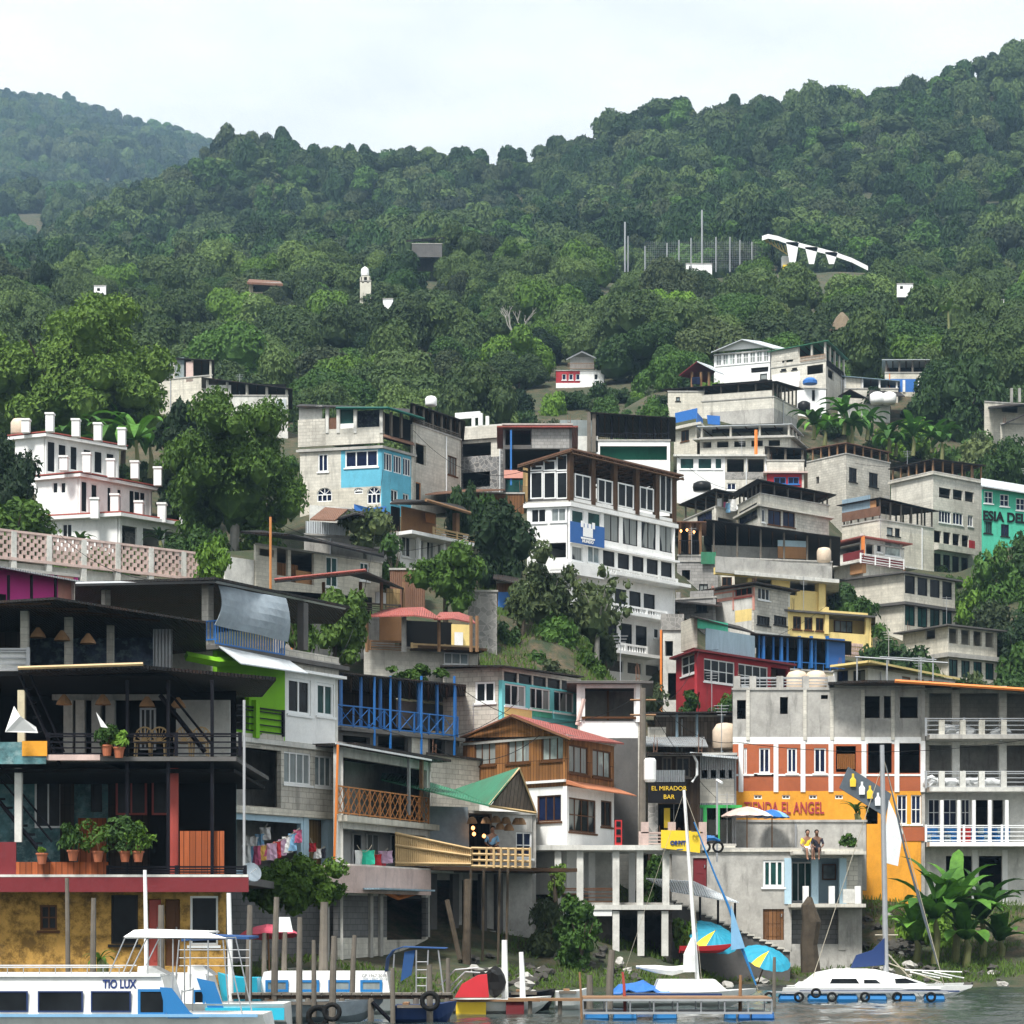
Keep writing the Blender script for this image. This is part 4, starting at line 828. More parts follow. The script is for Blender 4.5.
for x0, x1 in ((759, 770), (787, 797), (814, 826)): t.win(0, x0, x1, 748, 773, 2, 1, gl='glass_blue', fw=.07)
t.panel(0, 735, 925, 774, 776, 'white', .03, .03, 'string_course')
t.hole(0, 836, 856, 746, 772); t.hole(0, 868, 892, 743, 773); t.hole(0, 899, 920, 743, 773)
for x0, x1 in ((754, 762), (782, 790), (809, 817), (835, 843)): t.win(0, x0, x1, 795, 799, 2, 1, gl='glass_blue', fw=.05, sill=False)
t.win(0, 897, 907, 795, 824, 2, 2, 'frame_white', 'glass_blue', .05); t.win(0, 911, 921, 795, 824, 2, 2, 'frame_white', 'glass_blue', .05); t.hole(0, 866, 878, 806, 824); t.panel(0, 902, 925, 827, 841, 'brick_red', .03, .03, 'brick_panel'); t.band('orange_wall', 825, 905, 0)
m = MB()
for x in range(9): q = P(838 + x * 2, 769, 106.5); m.bar(q, (q[0], q[1], q[2] + .7), .03)
custom(t, 'stored_chairs', m, 'wood_orange')
F = t.faces[0]; tm = text_mb('TIENDA EL ANGEL', .78, .05, .008); q = F.pt(F.u(784), .03, F.z(784, 808.5)); wv = max(v[0] for v in tm.v) - min(v[0] for v in tm.v); kx = (P(824, 800, 107)[0] - P(744, 800, 107)[0]) / wv
tm.v = [(v[0] * kx + q[0], v[1] + q[1], v[2] + q[2]) for v in tm.v]; tm.build('painted_letters', 'letters_red', t.root)
# parapet, tanks
t.rail(0, 735, 830, 677, 689, -.1, 'hbars', 'steel'); t.post(0, [737, 753, 780, 806, 831], 676, 690, 0, .3, 'concrete', 'stub_pillar')
t.panel(0, 830, 925, 683, 690, 'concrete_light', .0, .15, 'upper_wall')
custom(t, 'tin_roof', sheetP([(828, 682, 106), (868, 680, 105.5), (935, 681, 105.5), (1050, 692, 105.5), (1050, 696, 115), (830, 690, 115)], .1), 'tin_dark'); custom(t, 'orange_gutter', tubeP([(895, 681, 105.2), (1045, 691, 105.2)], .09), 'pvc_orange')
fin(t)
for px in (797, 816): tag(MB().lathe(P(px, 690, 109), [(.46, 0), (.5, .08), (.5, .66), (.38, .85), (.13, .92)], 14).build('water_tank', 'tank_beige', smooth=True), 'beige water tank behind the parapet of the red brick shop building', 'water tank', 'beige tanks on the shop building')
wg = Bld('balcony_wing', 'unfinished right wing with stacked open balconies above blue crates', [(925, 107.6), (1040, 107.6)], 690, 905, 'concrete_light', cat='building', depth=9, floors=(738, 795, 848), th=.2, roof='concrete')
for x0, x1 in ((928, 953), (957, 1000), (1006, 1038)): wg.hole(0, x0, x1, 693, 737); wg.hole(0, x0, x1, 745, 793)
for x0, x1 in ((928, 940), (943, 957), (961, 970)): wg.win(0, x0, x1, 799, 826, 2, 2, 'frame_white', 'glass_blue', .05)
for x0, x1 in ((976, 988), (993, 1003)): wg.hole(0, x0, x1, 800, 840)
for x0, x1 in ((946, 975), (979, 1003)): wg.hole(0, x0, x1, 856, 900)
wg.band('white_dirty', 792, 905, 0); wg.panel(0, 925, 1040, 690, 740, 'concrete_light', -2.6, .1, 'back_wall'); wg.panel(0, 925, 1040, 742, 792, 'concrete', -2.6, .1, 'back_wall')
wg.fslab(0, 924, 1040, 737, 1.5, .2, 'concrete', 'balcony_slab', -.1); wg.fslab(0, 924, 1040, 789, 1.5, .2, 'white_dirty', 'balcony_slab', -.1); wg.fslab(0, 924, 1040, 843, 1.5, .2, 'white', 'balcony_slab', -.1)
wg.rail(0, 926, 1040, 718, 736, 1.4, 'hbars', 'steel'); wg.rail(0, 926, 1040, 771, 788, 1.4, 'hbars', 'steel'); wg.rail(0, 926, 1040, 825, 842, 1.4, 'hbars', 'frame_white')
wg.post(0, [942, 963, 982, 1004], 720, 737, 1.45, .26, 'concrete_light', 'stub_pillar'); wg.post(0, [942, 963, 982, 1004], 771, 789, 1.45, .26, 'white_dirty', 'stub_pillar'); wg.post(0, [942, 959, 974, 990, 1007], 800, 843, 1.42, .15, 'white', 'pillar')
wg.post(0, [956, 1003], 686, 737, .06, .35, 'concrete_light', 'pillar'); wg.post(0, [956, 1003], 742, 790, .06, .35, 'white_dirty', 'pillar'); wg.post(0, [975, 1005], 850, 905, .05, .25, 'white', 'pillar')
fin(wg)
for i in range(26):
    px = 928 + (i % 13) * 6.6; row = i // 13
    if i % 13 in (5, 6) : c_ = 'plastic_red'
    else: c_ = 'plastic_blue' if i % 3 else 'tin_blue'
    for kk in range(1):
        x, y, z = P(px, 842, 106.9); m = MB(); z += .02 + row * .36
        m.box(x - .13, x + .13, y, y + .3, z, z + .03); 
        for a_, b_ in ((x - .14, x - .11), (x + .11, x + .14)): m.box(a_, b_, y, y + .3, z + .03, z + .33)
        for zz in (.06, .16, .26): m.box(x - .11, x + .11, y, y + .02, z + zz, z + zz + .06)
        m.box(x - .11, x + .11, y + .28, y + .3, z + .03, z + .3)
        tag(m.build('bottle_crate', c_), f"{'red' if c_ == 'plastic_red' else 'dark blue' if c_ == 'plastic_blue' else 'pale blue'} bottle crate, {'upper' if row else 'lower'} row behind the white balcony rail", 'crate', 'crates on the white balcony')
for i, (px, py, Yr) in enumerate(((948, 735, 106.8), (955, 736, 106.9), (966, 737, 107), (1001, 737, 106.9), (932, 787, 106.7), (950, 788, 106.8), (968, 788, 106.9), (978, 788, 106.7), (993, 788, 106.9))):
    x, y, z = P(px, py, Yr); v = ICOV * np.array([.45, .35, .3]) * (1 + .15 * np.random.default_rng(i).normal(size=(len(ICOV), 1))) + np.array([x, y, z + .2]); m = MB(); m.add(v.tolist(), [tuple(q_) for q_ in ICOF.tolist()])
    tag(m.build('rubble_sack', 'white_sheet'), 'white sack lying on an unfinished balcony of the right wing', 'sack', 'sacks on the unfinished balconies')

# ---- grey riverside house with blue recess
v = Bld('riverside_house', 'grey concrete house at the shore with a pale blue recessed balcony', [(672, 99), (862, 99)], 850, 955, 'concrete', depth=8, floors=(904,))
v.win(0, 763, 784, 860, 887, 3, 1, gl='glass_green', fw=.1); v.door(0, 693, 707, 858, 891, 'maroon'); v.hole(0, 791, 842, 858, 903); v.panel(0, 791, 846, 853, 905, 'pale_blue', -1.6, .1, 'back_wall'); pwin(v, 0, 791, 812, 862, 902, -1.5, 3, 1, 'frame_white', 'glass_green'); pwin(v, 0, 822, 836, 864, 880, -1.5, 1, 1, 'frame_wood', 'glass_pale')
v.hole(0, 790, 842, 910, 944); v.panel(0, 791, 842, 908, 945, 'block', -1, .1, 'back_wall'); v.door(0, 763, 784, 909, 940, 'plank_brown'); v.post(0, [788, 815, 843], 858, 904, .04, .3, 'pale_blue', 'pillar'); v.post(0, [788, 842], 908, 950, .04, .3, 'concrete', 'pillar')
v.fslab(0, 788, 862, 904, 1.1, .15, 'concrete_light', 'balcony_slab', -.1); v.post(0, [806, 832, 858], 886, 904, 1.1, .24, 'white', 'stub_pillar'); v.panel(0, 843, 859, 889, 903, 'white_dirty', 1.0, .08, 'balcony_wall'); v.fslab(0, 790, 862, 852, 1.2, .14, 'concrete_light', 'canopy_slab', -.1)
v.fslab(0, 671, 863, 849, .1, .12, 'concrete_light', 'terrace_slab', -8); v.band('block_light', 855, 905, 0, 842, 870)
fin(v)
vp = Bld('terrace_parapet', 'stained grey concrete parapet on the terrace below the orange wall', [(708, 103), (866, 103)], 822, 850, 'concrete', cat='wall', depth=1.2, fix=False); fin(vp)
vq = Bld('retaining_wall', 'grey retaining wall between the stairs and the black shop sign', [(655, 100.5), (735, 100.5)], 846, 960, 'concrete', cat='wall', depth=3); vq.fslab(0, 655, 735, 846, .2, .12, 'concrete_light', 'coping'); fin(vq)
# stairs down to the shore
m = MB()
for i in range(20):
    t_ = i / 20; px0 = 668 + 118 * t_; zt_ = P(0, 902 + 52 * t_, 97.5)[2]; a_ = P(px0, 900, 97.6); b_ = P(px0 + 6.4, 900, 97.6); m.box(a_[0], a_[0] + 5.9 / f * 97.6, 96.2, 98.9, -.2, zt_, 0); m.box(a_[0] - .05, a_[0] + 5.9 / f * 97.6 + .03, 96.12, 98.9, zt_ + .002, zt_ + .06, 1)
tag(m.build('stone_stair', ['concrete_dark', 'concrete_light']), 'long concrete stair descending to the shore before the grey house', 'stairs')
rt = thing('lean_to_canopy', 'pale tin canopy on thin black posts over the shore stair', 'canopy', P(700, 950, 96)); 
MB().sheet([P(668, 890, 95.2), P(739, 902, 95.2), P(694, 881, 98.3), P(646, 878, 98.3)], .05).build('roof', 'tin_pale', rt)
for px, py in ((700, 897), (718, 900), (735, 903)): tubeP([(px, py, 95.5), (px, py + 33, 95.7)], .05, 5).build('post', 'steel_black', rt)

# ---- shacks between the wooden house and the shop building
s1 = Bld('tin_shack', 'dark timber and tin shop front with a black sign above the yellow banner', [(648, 101), (700, 101)], 756, 850, 'plank_dark', cat='shack', depth=5, fix=False, floors=(800,))
s1.panel(0, 655, 685, 770, 782, 'tin_pale', .15, .05, 'tin_balustrade'); s1.win(0, 662, 672, 757, 777, 2, 1, 'wood_grey', 'glass_curtain'); s1.win(0, 676, 690, 757, 777, 2, 1, 'wood_grey', 'glass'); s1.hole(0, 658, 684, 804, 842); s1.panel(0, 648, 658, 800, 850, 'stone', .05, .05, 'stone_pier'); s1.panel(0, 664, 670, 808, 828, 'yellow', -.4, .05, 'yellow_panel')
custom(s1, 'tin_roof', sheetP([(645, 752, 100), (702, 753, 100), (704, 758, 106), (645, 756, 106)], .07), 'tin_dark'); fin(s1)
sg = thing('shop_sign', 'black shop sign with green and yellow lettering over the dark shop front', 'sign', P(667, 803, 100.3)); mb_ = MB(); p0, p1 = P(648, 783, 100.4), P(686, 803, 100.4); mb_.box(p0[0], p1[0], 100.35, 100.45, p1[2], p0[2]); mb_.build('board', 'letters_black', sg)
for txt, py, mat_ in (('EL MIRADOR', 788.5, 'letters_gold'), ('BAR', 797, 'letters_gold')):
    tm = text_mb(txt, .27, .02, 0); q = P(669, py, 100.33); tm.v = [(v_[0] + q[0], v_[1] + q[1], v_[2] + q[2]) for v_ in tm.v]; tm.build('lettering', mat_, sg)
yb = thing('yellow_banner', 'yellow advertising banner hung on the terrace edge below the black sign', 'banner', P(680, 850, 92)); a_, b_ = P(661, 830, 92.2), P(700, 853, 92.2); MB().slabn([(a_[0], 92.2, a_[2]), (a_[0], 92.2, P(0, 848, 92.2)[2]), (b_[0], 92.2, b_[2]), (b_[0], 92.2, a_[2] - .05)], .03).build('cloth', 'yellow', yb)
tm = text_mb('ORBIT', .22, .02, .012); q = P(678, 843, 92.14); tm.v = [(v_[0] + q[0], v_[1] + q[1], v_[2] + q[2]) for v_ in tm.v]; tm.build('lettering', 'letters_navy', yb)
tm = text_mb('OL', .2, .02, .012); q = P(694, 848, 92.14); tm.v = [(v_[0] + q[0], v_[1] + q[1], v_[2] + q[2]) for v_ in tm.v]; tm.build('lettering', 'letters_navy', yb)
MB().lathe((0, 0, 0), [(.12, 0), (.14, .02), (.12, .04)], 12).build('emblem', 'blue', yb, origin=(0, 0, 0)); e_ = yb.children[-1]; q = P(680, 835, 92.1); e_.location = Vector(q) - yb.location; e_.rotation_euler = (R(90), 0, 0)
s2 = Bld('grey_tin_shack', 'low grey tin shack with a green framed opening beside the orange wall', [(693, 101.5), (736, 101.5)], 755, 850, 'tin_grey', cat='shack', depth=5, fix=False, floors=(793,))
s2.row(0, 702, 734, 770, 778, 4, .15, open=True); s2.hole(0, 707, 732, 808, 845); s2.panel(0, 690, 742, 805, 808, 'green', .06, .06, 'green_beam'); s2.post(0, [693, 705, 718], 805, 848, .08, .16, 'green', 'green_post'); s2.band('concrete_light', 779, 803, 0)
custom(s2, 'tin_roof', sheetP([(690, 753, 100.6), (738, 757, 100.6), (738, 756, 107), (690, 752, 107)], .08), 'tin_pale'); custom(s2, 'down_pipe', tubeP([(693, 754, 100.4), (697, 762, 100.4), (697, 775, 100.4), (692, 782, 100.4)], .06), 'white_sheet'); fin(s2)
s3 = Bld('plank_walled_shack', 'weathered brown plank wall under a long dark tin roof below the red house', [(655, 112), (742, 112)], 717, 760, 'plank_grey', cat='shack', depth=5)
custom(s3, 'tin_roof', sheetP([(645, 712, 111), (742, 711, 111), (742, 714, 117), (645, 714, 117)], .08), 'tin_dark'); s3.post(0, [697, 722, 677], 714, 752, .5, .12, 'tin_blue', 'post'); s3.panel(0, 648, 666, 727, 745, 'block_light', .4, .3, 'low_wall'); custom(s3, 'lower_roof', sheetP([(643, 745, 108), (708, 746, 108), (704, 736, 112), (643, 736, 112)], .06), 'tin_grey'); fin(s3)
tag(MB().lathe(P(725, 750, 110.4), [(.55, 0), (.6, .1), (.6, .95), (.4, 1.25), (.12, 1.3)], 14).build('water_tank', 'tank_beige', smooth=True), 'beige water tank standing in front of the brown plank wall', 'water tank')

# ---- hotel
H_ = Bld('hotel', 'tall white hotel with glazed top terrace and a blue banner', [(527, 135.6), (570, 135), (675, 142.5)], 502, 720, 'white', cat='hotel', ref=1, fix=False, floors=(540, 574, 609, 645), roof='concrete')
H_.win(0, 531, 546, 509, 523, 2, 1); H_.win(0, 551, 566, 508, 522, 2, 1); H_.win(1, 572, 584, 509, 522, 1, 1, gl='glass_green'); H_.win(1, 588, 601, 511, 525, 1, 1, gl='glass_green')
H_.row(1, 604, 674, 511, 540, 4, .35, nx=2, fr='frame_dark', gl='glass_curtain', sill=False)
H_.hole(0, 549, 566, 543, 558); H_.win(1, 572, 583, 545, 560, 1, 1); H_.win(1, 588, 600, 545, 562, 2, 1)
H_.row(1, 603, 672, 550, 567, 5, .3, nx=1, fr='frame_dark', gl='glass', sill=False); H_.row(1, 585, 655, 583, 605, 5, .28, nx=1, fr='frame_dark', gl='glass', sill=False); H_.row(1, 590, 647, 618, 645, 4, .35, nx=1, fr='frame_dark', gl='glass', sill=False); H_.win(1, 654, 659, 628, 638, 1, 1)
H_.band('white', 655, 661, 1); H_.row(1, 590, 660, 656, 669, 4, .35, nx=1, fr='frame_white', gl='stone_dark', sill=False); H_.row(1, 595, 660, 677, 692, 4, .35, nx=1, fr='frame_white', gl='stone_dark', sill=False)
H_.fslab(1, 602, 677, 573, 1.1, .2, 'white', 'balcony_slab', -.05); H_.rail(1, 602, 677, 565, 573, 1.05, 'balustrade', 'white', 'balustrade'); H_.fslab(0, 545, 571, 571, .5, .2, 'white', 'balcony_slab', -.05); H_.fslab(1, 569, 604, 571, 1.0, .2, 'white', 'balcony_slab', -.05); H_.rail(0, 550, 571, 560, 571, .5, 'solid', 'white', 'balcony_wall'); H_.rail(1, 568, 604, 562, 573, 1.0, 'solid', 'white', 'balcony_wall')
H_.fslab(1, 585, 667, 608, 1.1, .2, 'white', 'balcony_slab', -.05); H_.rail(1, 585, 667, 598, 608, 1.05, 'balustrade', 'white', 'balustrade'); H_.fslab(1, 582, 647, 648, 1.1, .2, 'white', 'balcony_slab', -.05); H_.rail(1, 582, 647, 637, 648, 1.05, 'balustrade', 'white', 'balustrade')
H_.slab(502, .12, .25, 'white', 'terrace_slab'); H_.fslab(1, 570, 676, 541, .3, .12, 'white', 'ledge', 0)
# glazed roof terrace
for xs, fi in (((530, 543, 556, 568), 0),):
    for i in range(3):
        x0, x1 = xs[i], xs[i + 1]; yt_ = 466 - i * 5.5; m = MB(); F = H_.faces[0]; 
        for (ya, yb_) in ((yt_, 471), (472, 499)):
            u0, u1, z0, z1 = F.u(x0) + .02, F.u(x1) - .02, F.z(x0, yb_), F.z(x0, ya); w_ = .07
            F.box(m, u0, u1, -.1, 0, z0, z0 + w_); F.box(m, u0, u1, -.1, 0, z1 - w_, z1); F.box(m, u0, u0 + w_, -.1, 0, z0 + w_, z1 - w_); F.box(m, u1 - w_, u1, -.1, 0, z0 + w_, z1 - w_)
        w0 = m.build('window', 'frame_white', H_.root); g_ = MB(); F.box(g_, u0, u1, -.07, -.05, F.z(x0, 499), F.z(x0, yt_)); g_.build('pane', 'glass', w0)
F = H_.faces[1]; zt0 = F.z(570, 451)
for x0, x1, yt_, yb_ in ((575, 591, 473, 497), (598, 613, 478, 502), (618, 634, 482, 506), (640, 654, 486, 509), (660, 672, 473, 511)):
    m = MB(); u0, u1, z0, z1 = F.u(x0), F.u(x1), F.z(x0, yb_), F.z(x0, yt_); w_ = .08
    F.box(m, u0, u1, -.1, 0, z0, z0 + w_); F.box(m, u0, u1, -.1, 0, z1 - w_, z1); F.box(m, u0, u0 + w_, -.1, 0, z0 + w_, z1 - w_); F.box(m, u1 - w_, u1, -.1, 0, z0 + w_, z1 - w_); F.box(m, (u0 + u1) / 2 - .03, (u0 + u1) / 2 + .03, -.08, 0, z0 + w_, z1 - w_)
    w0 = m.build('window', 'frame_white', H_.root); g_ = MB(); F.box(g_, u0, u1, -.07, -.05, z0, z1); g_.build('pane', 'glass', w0)
for px in (571, 593, 615, 637, 657, 674):
    m = MB(); u0 = F.u(px); F.box(m, u0 - .18, u0 + .18, -.2, .06, H_.zt, P(0, 451, 135)[2] + .1); m.build('brown_column', 'beam_brown', H_.root)
H_.panel(1, 571, 676, 497, 502, 'white', .02, .1, 'kerb')
zr = P(0, 449, 135)[2]; q_ = H_.off(.3); zl = P(0, 465, 135.6)[2]
custom(H_, 'terrace_roof', MB().sheet([(q_[0].x, q_[0].y, zl), (q_[1].x, q_[1].y, zr), (q_[2].x, q_[2].y, zr), (q_[3].x, q_[3].y, zl)], .1), 'tin_rust')
m = MB()
for i in range(12): a_, b_ = q_[0].lerp(q_[3], i / 11), q_[1].lerp(q_[2], i / 11); m.bar((a_.x, a_.y, zl - .2), (b_.x, b_.y, zr - .2), .09)
for i in range(5): a_, b_ = q_[0].lerp(q_[1], i / 4), q_[3].lerp(q_[2], i / 4); zz = zl + (zr - zl) * i / 4 - .32; m.bar((a_.x, a_.y, zz), (b_.x, b_.y, zz), .08)
custom(H_, 'rafters', m, 'beam_brown'); fin(H_)
bn = thing('hotel_banner', 'blue banner with a white castle emblem on the white hotel', 'banner', P(587, 545, 134.6)); F = H_.faces[1]
m = MB(); F2 = Face((570, 134.6), (604, 136.8)); F2.box(m, 0, F2.L, 0, .04, F2.z(570, 542), F2.z(570, 521)); m.build('cloth', 'blue', bn)
m = MB(); c0 = F2.L * .5; zc = F2.z(587, 533)
F2.box(m, c0 - .42, c0 + .42, .05, .08, zc - .25, zc + .28)
for k_ in (-.5, -.17, .17, .5): F2.box(m, c0 + k_ - .11, c0 + k_ + .11, .05, .08, zc + .28, zc + .5 + abs(k_) * .3)
F2.box(m, c0 - .6, c0 + .6, .05, .08, zc - .4, zc - .3); m.build('castle_emblem', 'letters_white', bn)
tm = text_mb('MUNDO', .26, .02, .01); tm.v = [F2.pt(c0 + v_[0], .06 - v_[1], zc - .52 + v_[2]) for v_ in tm.v]; tm.build('lettering', 'letters_white', bn)

# ---- red house
rd = Bld('red_house', 'bright red house with white gridded windows and pale tin upper floor', [(676, 133.5), (697, 130), (790, 137)], 652, 725, 'red_wall', ref=1, floors=(682,), depth=8)
rd.win(0, 681, 695, 657, 677, 2, 2, fw=.1, gl='glass'); rd.row(1, 704, 768, 658, 681, 2, .35, nx=4, ny=2, gl='glass', fw=.07); rd.hole(1, 771, 788, 667, 688); rd.hole(0, 683, 696, 692, 714); rd.hole(1, 698, 700, 692, 712); rd.win(1, 721, 728, 698, 711, 2, 1, gl='curtained')
rd.slab(650, .35, .12, 'maroon', 'roof_edge'); rd.panel(1, 706, 755, 628, 651, 'tin_blue', -.6, .05, 'tin_wall', 'pale blue corrugated wall'); rd.panel(1, 698, 728, 618, 628, 'teal_green', -.7, .05, 'green_panel'); rd.panel(0, 681, 694, 622, 652, 'offwhite', -.5, .2, 'concrete_wall'); custom(rd, 'upper_roof', sheetP([(690, 615, 130), (756, 633, 136), (740, 626, 140), (690, 618, 140)], .07), 'tin_dark')
fin(rd)
m = MB(); tag(tubeP([(661, 630, 131), (661, 712, 131)], .07).build('drain_pipe', 'pvc_orange'), 'tall orange drain pipe between the white hotel and the red house', 'pipe')
r2 = Bld('narrow_white_house', 'narrow white house with blue doorway between hotel and red house', [(663, 137), (684, 137)], 628, 722, 'white_dirty', depth=6); r2.hole(0, 665, 673, 641, 656); r2.hole(0, 668, 679, 673, 700); r2.panel(0, 661, 684, 614, 630, 'stone', .1, .3, 'stone_wall'); fin(r2)
# ---- blue gallery house
bg_ = Bld('blue_gallery', 'open gallery house of bright blue posts beside the red house', [(757, 138), (845, 141)], 668, 700, 'cream', ref=0, depth=6); bg_.canopy(634, .4, 0, .1, 'tin_dark', 6, 'steel_blue', yfloor=668, pw=.07); bg_.rail(0, 758, 845, 659, 668, .05, 'bars', 'steel_blue', gap=.5); bg_.panel(0, 829, 845, 638, 668, 'blue', .03, .04, 'blue_boarding'); bg_.panel(0, 757, 845, 640, 668, 'dark', -4, .1, 'back_wall'); bg_.post(0, [764, 782, 800, 812, 828], 636, 668, .1, .16, 'steel_blue', 'blue_post'); fin(bg_)
# ---- yellow house
y1 = Bld('yellow_house', 'pale yellow house with long galleries and breeze block panel', [(788, 150), (871, 153)], 612, 670, 'yellow_wall', ref=0, depth=7, floors=(634,))
y1.row(0, 793, 824, 616, 629, 3, .25, nx=2, fr='frame_wood', gl='glass'); y1.hole(0, 829, 866, 614, 632); y1.panel(0, 826, 868, 610, 634, 'yellow_wall', -1.5, .1, 'back_wall'); pwin(y1, 0, 834, 852, 620, 632, -1.45, 3, 1, 'frame_wood', 'glass_pale'); y1.post(0, [788, 827], 607, 634, .15, .3, 'yellow_wall', 'pillar')
m = MB(); F = y1.faces[0]
for i in range(17):
    for j in range(5): u_, z_ = F.u(831) + i * .15, F.z(831, 662) + j * .27; F.box(m, u_ + (j % 2) * .03, u_ + .09, .02, .1, z_ + .03, z_ + .24)
custom(y1, 'breeze_blocks', m, 'pale_pink'); y1.slab(610, .3, .12, 'concrete_dark', 'roof_edge'); fin(y1)
y2 = Bld('yellow_upper_house', 'upper yellow storey under a concrete roof deck with parapet', [(748, 155), (826, 158)], 575, 612, 'yellow_wall', ref=0, depth=7); y2.hole(0, 790, 797, 578, 595); y2.hole(0, 797, 818, 578, 590); y2.hole(0, 752, 772, 577, 584); y2.post(0, [822], 575, 612, .2, .5, 'yellow_wall', 'pillar'); y2.slab(574, .9, .25, 'white_dirty', 'deck_slab'); y2.panel(0, 716, 832, 556, 572, 'concrete', .7, .12, 'parapet'); y2.panel(0, 716, 748, 567, 574, 'yellow_wall', .6, .3, 'beam'); fin(y2)
w1 = Bld('pink_framed_house', 'white house panelled with pink frames next to the block gable', [(711, 150), (754, 147), (790, 150)], 587, 628, 'white_dirty', ref=1, floors=(607,)); w1.band('salmon', 585, 589, 0); w1.win(0, 735, 752, 587, 598, 3, 1, 'steel_red', 'glass'); w1.post(0, [712, 733, 753], 586, 610, .04, .12, 'salmon', 'pink_frame'); w1.panel(0, 711, 754, 600, 603, 'salmon', .03, .03, 'pink_rail'); w1.band('block_light', 586, 630, 1)
w1.win(1, 758, 770, 587, 599, 3, 1, gl='glass'); w1.win(1, 757, 770, 615, 624, 4, 1, gl='glass', fr='frame_dark'); w1.win(1, 774, 787, 615, 624, 4, 1, gl='glass', fr='frame_dark'); w1.slab(583, .5, .1, 'tin_dark', 'roof_edge'); w1.band('yellow_wall', 608, 620, 0, 735, 760); fin(w1)
w2 = Bld('green_door_shack', 'small dark shack with a green tarpaulin beside the white hotel', [(676, 148), (716, 147)], 600, 640, 'block', cat='shack', ref=0, depth=5); w2.hole(0, 680, 690, 592, 600); w2.win(0, 696, 707, 604, 612, 2, 1, 'frame_dark'); custom(w2, 'tin_roof', sheetP([(664, 601, 146), (722, 606, 146), (722, 600, 152), (664, 596, 152)], .06), 'tin_dark'); fin(w2)
w3 = Bld('block_wall_house', 'bare block walls stepped up the slope right of the hotel', [(677, 156), (718, 156)], 562, 604, 'block', ref=0, depth=4); w3.hole(0, 682, 690, 570, 580); w3.win(0, 699, 708, 584, 594, 2, 1, 'frame_dark'); w3.panel(0, 701, 716, 552, 564, 'tin_green', .3, .05, 'green_sheet'); fin(w3)
w4 = Bld('cream_stub_house', 'narrow cream house wedged above the green upper panel', [(716, 160), (752, 160)], 572, 600, 'offwhite', ref=0, depth=4); w4.win(0, 722, 732, 577, 586, 2, 1, 'frame_wood'); w4.hole(0, 738, 746, 576, 590); fin(w4)
# ---- lamp lit gallery beside hotel
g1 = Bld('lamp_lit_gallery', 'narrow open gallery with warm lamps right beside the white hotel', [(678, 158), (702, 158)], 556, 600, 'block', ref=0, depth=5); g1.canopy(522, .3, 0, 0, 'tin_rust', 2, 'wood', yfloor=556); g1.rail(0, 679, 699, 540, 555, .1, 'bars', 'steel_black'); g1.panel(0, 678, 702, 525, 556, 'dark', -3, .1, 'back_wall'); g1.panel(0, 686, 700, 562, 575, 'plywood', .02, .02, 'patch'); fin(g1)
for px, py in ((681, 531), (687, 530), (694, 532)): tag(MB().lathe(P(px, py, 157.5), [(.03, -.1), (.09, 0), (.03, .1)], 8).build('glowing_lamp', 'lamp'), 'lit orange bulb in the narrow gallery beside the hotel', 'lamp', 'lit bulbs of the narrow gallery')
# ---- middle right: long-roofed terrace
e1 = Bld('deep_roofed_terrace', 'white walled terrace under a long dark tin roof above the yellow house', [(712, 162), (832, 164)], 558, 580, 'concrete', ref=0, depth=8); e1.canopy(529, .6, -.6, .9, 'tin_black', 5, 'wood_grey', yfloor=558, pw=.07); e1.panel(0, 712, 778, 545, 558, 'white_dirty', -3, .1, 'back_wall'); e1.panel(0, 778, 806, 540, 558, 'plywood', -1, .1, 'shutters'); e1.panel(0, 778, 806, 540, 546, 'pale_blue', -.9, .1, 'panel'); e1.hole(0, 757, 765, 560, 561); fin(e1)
tag(MB().lathe(P(824, 562, 161), [(.42, 0), (.5, .1), (.5, .75), (.4, .95), (.15, 1.02)], 14).build('water_tank', 'tank_beige', smooth=True), 'beige water tank at the right end of the deep roofed terrace', 'water tank')
e2 = Bld('two_tone_block_house', 'grey concrete house with violet-tinted windows and an open tin-roofed terrace', [(738, 176), (760, 171), (829, 176)], 494, 545, 'concrete_light', ref=1, floors=(535,)); e2.win(0, 739, 757, 512, 526, 3, 1, 'frame_dark', 'glass_blue'); e2.win(1, 762, 765, 509, 522, 1, 1, gl='glass_blue'); e2.win(1, 768, 781, 509, 524, 2, 1, gl='glass_blue', fr='frame_wood'); e2.win(1, 783, 795, 511, 526, 2, 1, gl='glass_blue', fr='frame_wood'); e2.band('block_light', 511, 524, 1, 797, 828)
e2.slab(505, .35, .15, 'concrete_light', 'ledge'); e2.canopy(481, .5, 0, .1, 'tin_black', 5, 'wood_grey', pw=.07); fin(e2)
e3 = Bld('cluttered_terrace_house', 'concrete house with laundry on its open terrace left of the two-tone house', [(684, 182), (716, 176), (737, 178)], 507, 545, 'concrete_light', ref=1); e3.hole(1, 718, 734, 517, 527); e3.win(0, 697, 712, 516, 526, 2, 1, 'frame_dark', 'glass_blue'); e3.canopy(490, .4, 0, 0, 'tin_black', 3, 'wood_grey', pw=.07); fin(e3)
garments(718, 496, 734, 497, 177, 5, ['cloth_white', 'cloth_pink', 'cloth_blue', 'cloth_white'], 'washing hung on the terrace left of the two-tone house', 'washing on the cluttered terrace', .9, .6)
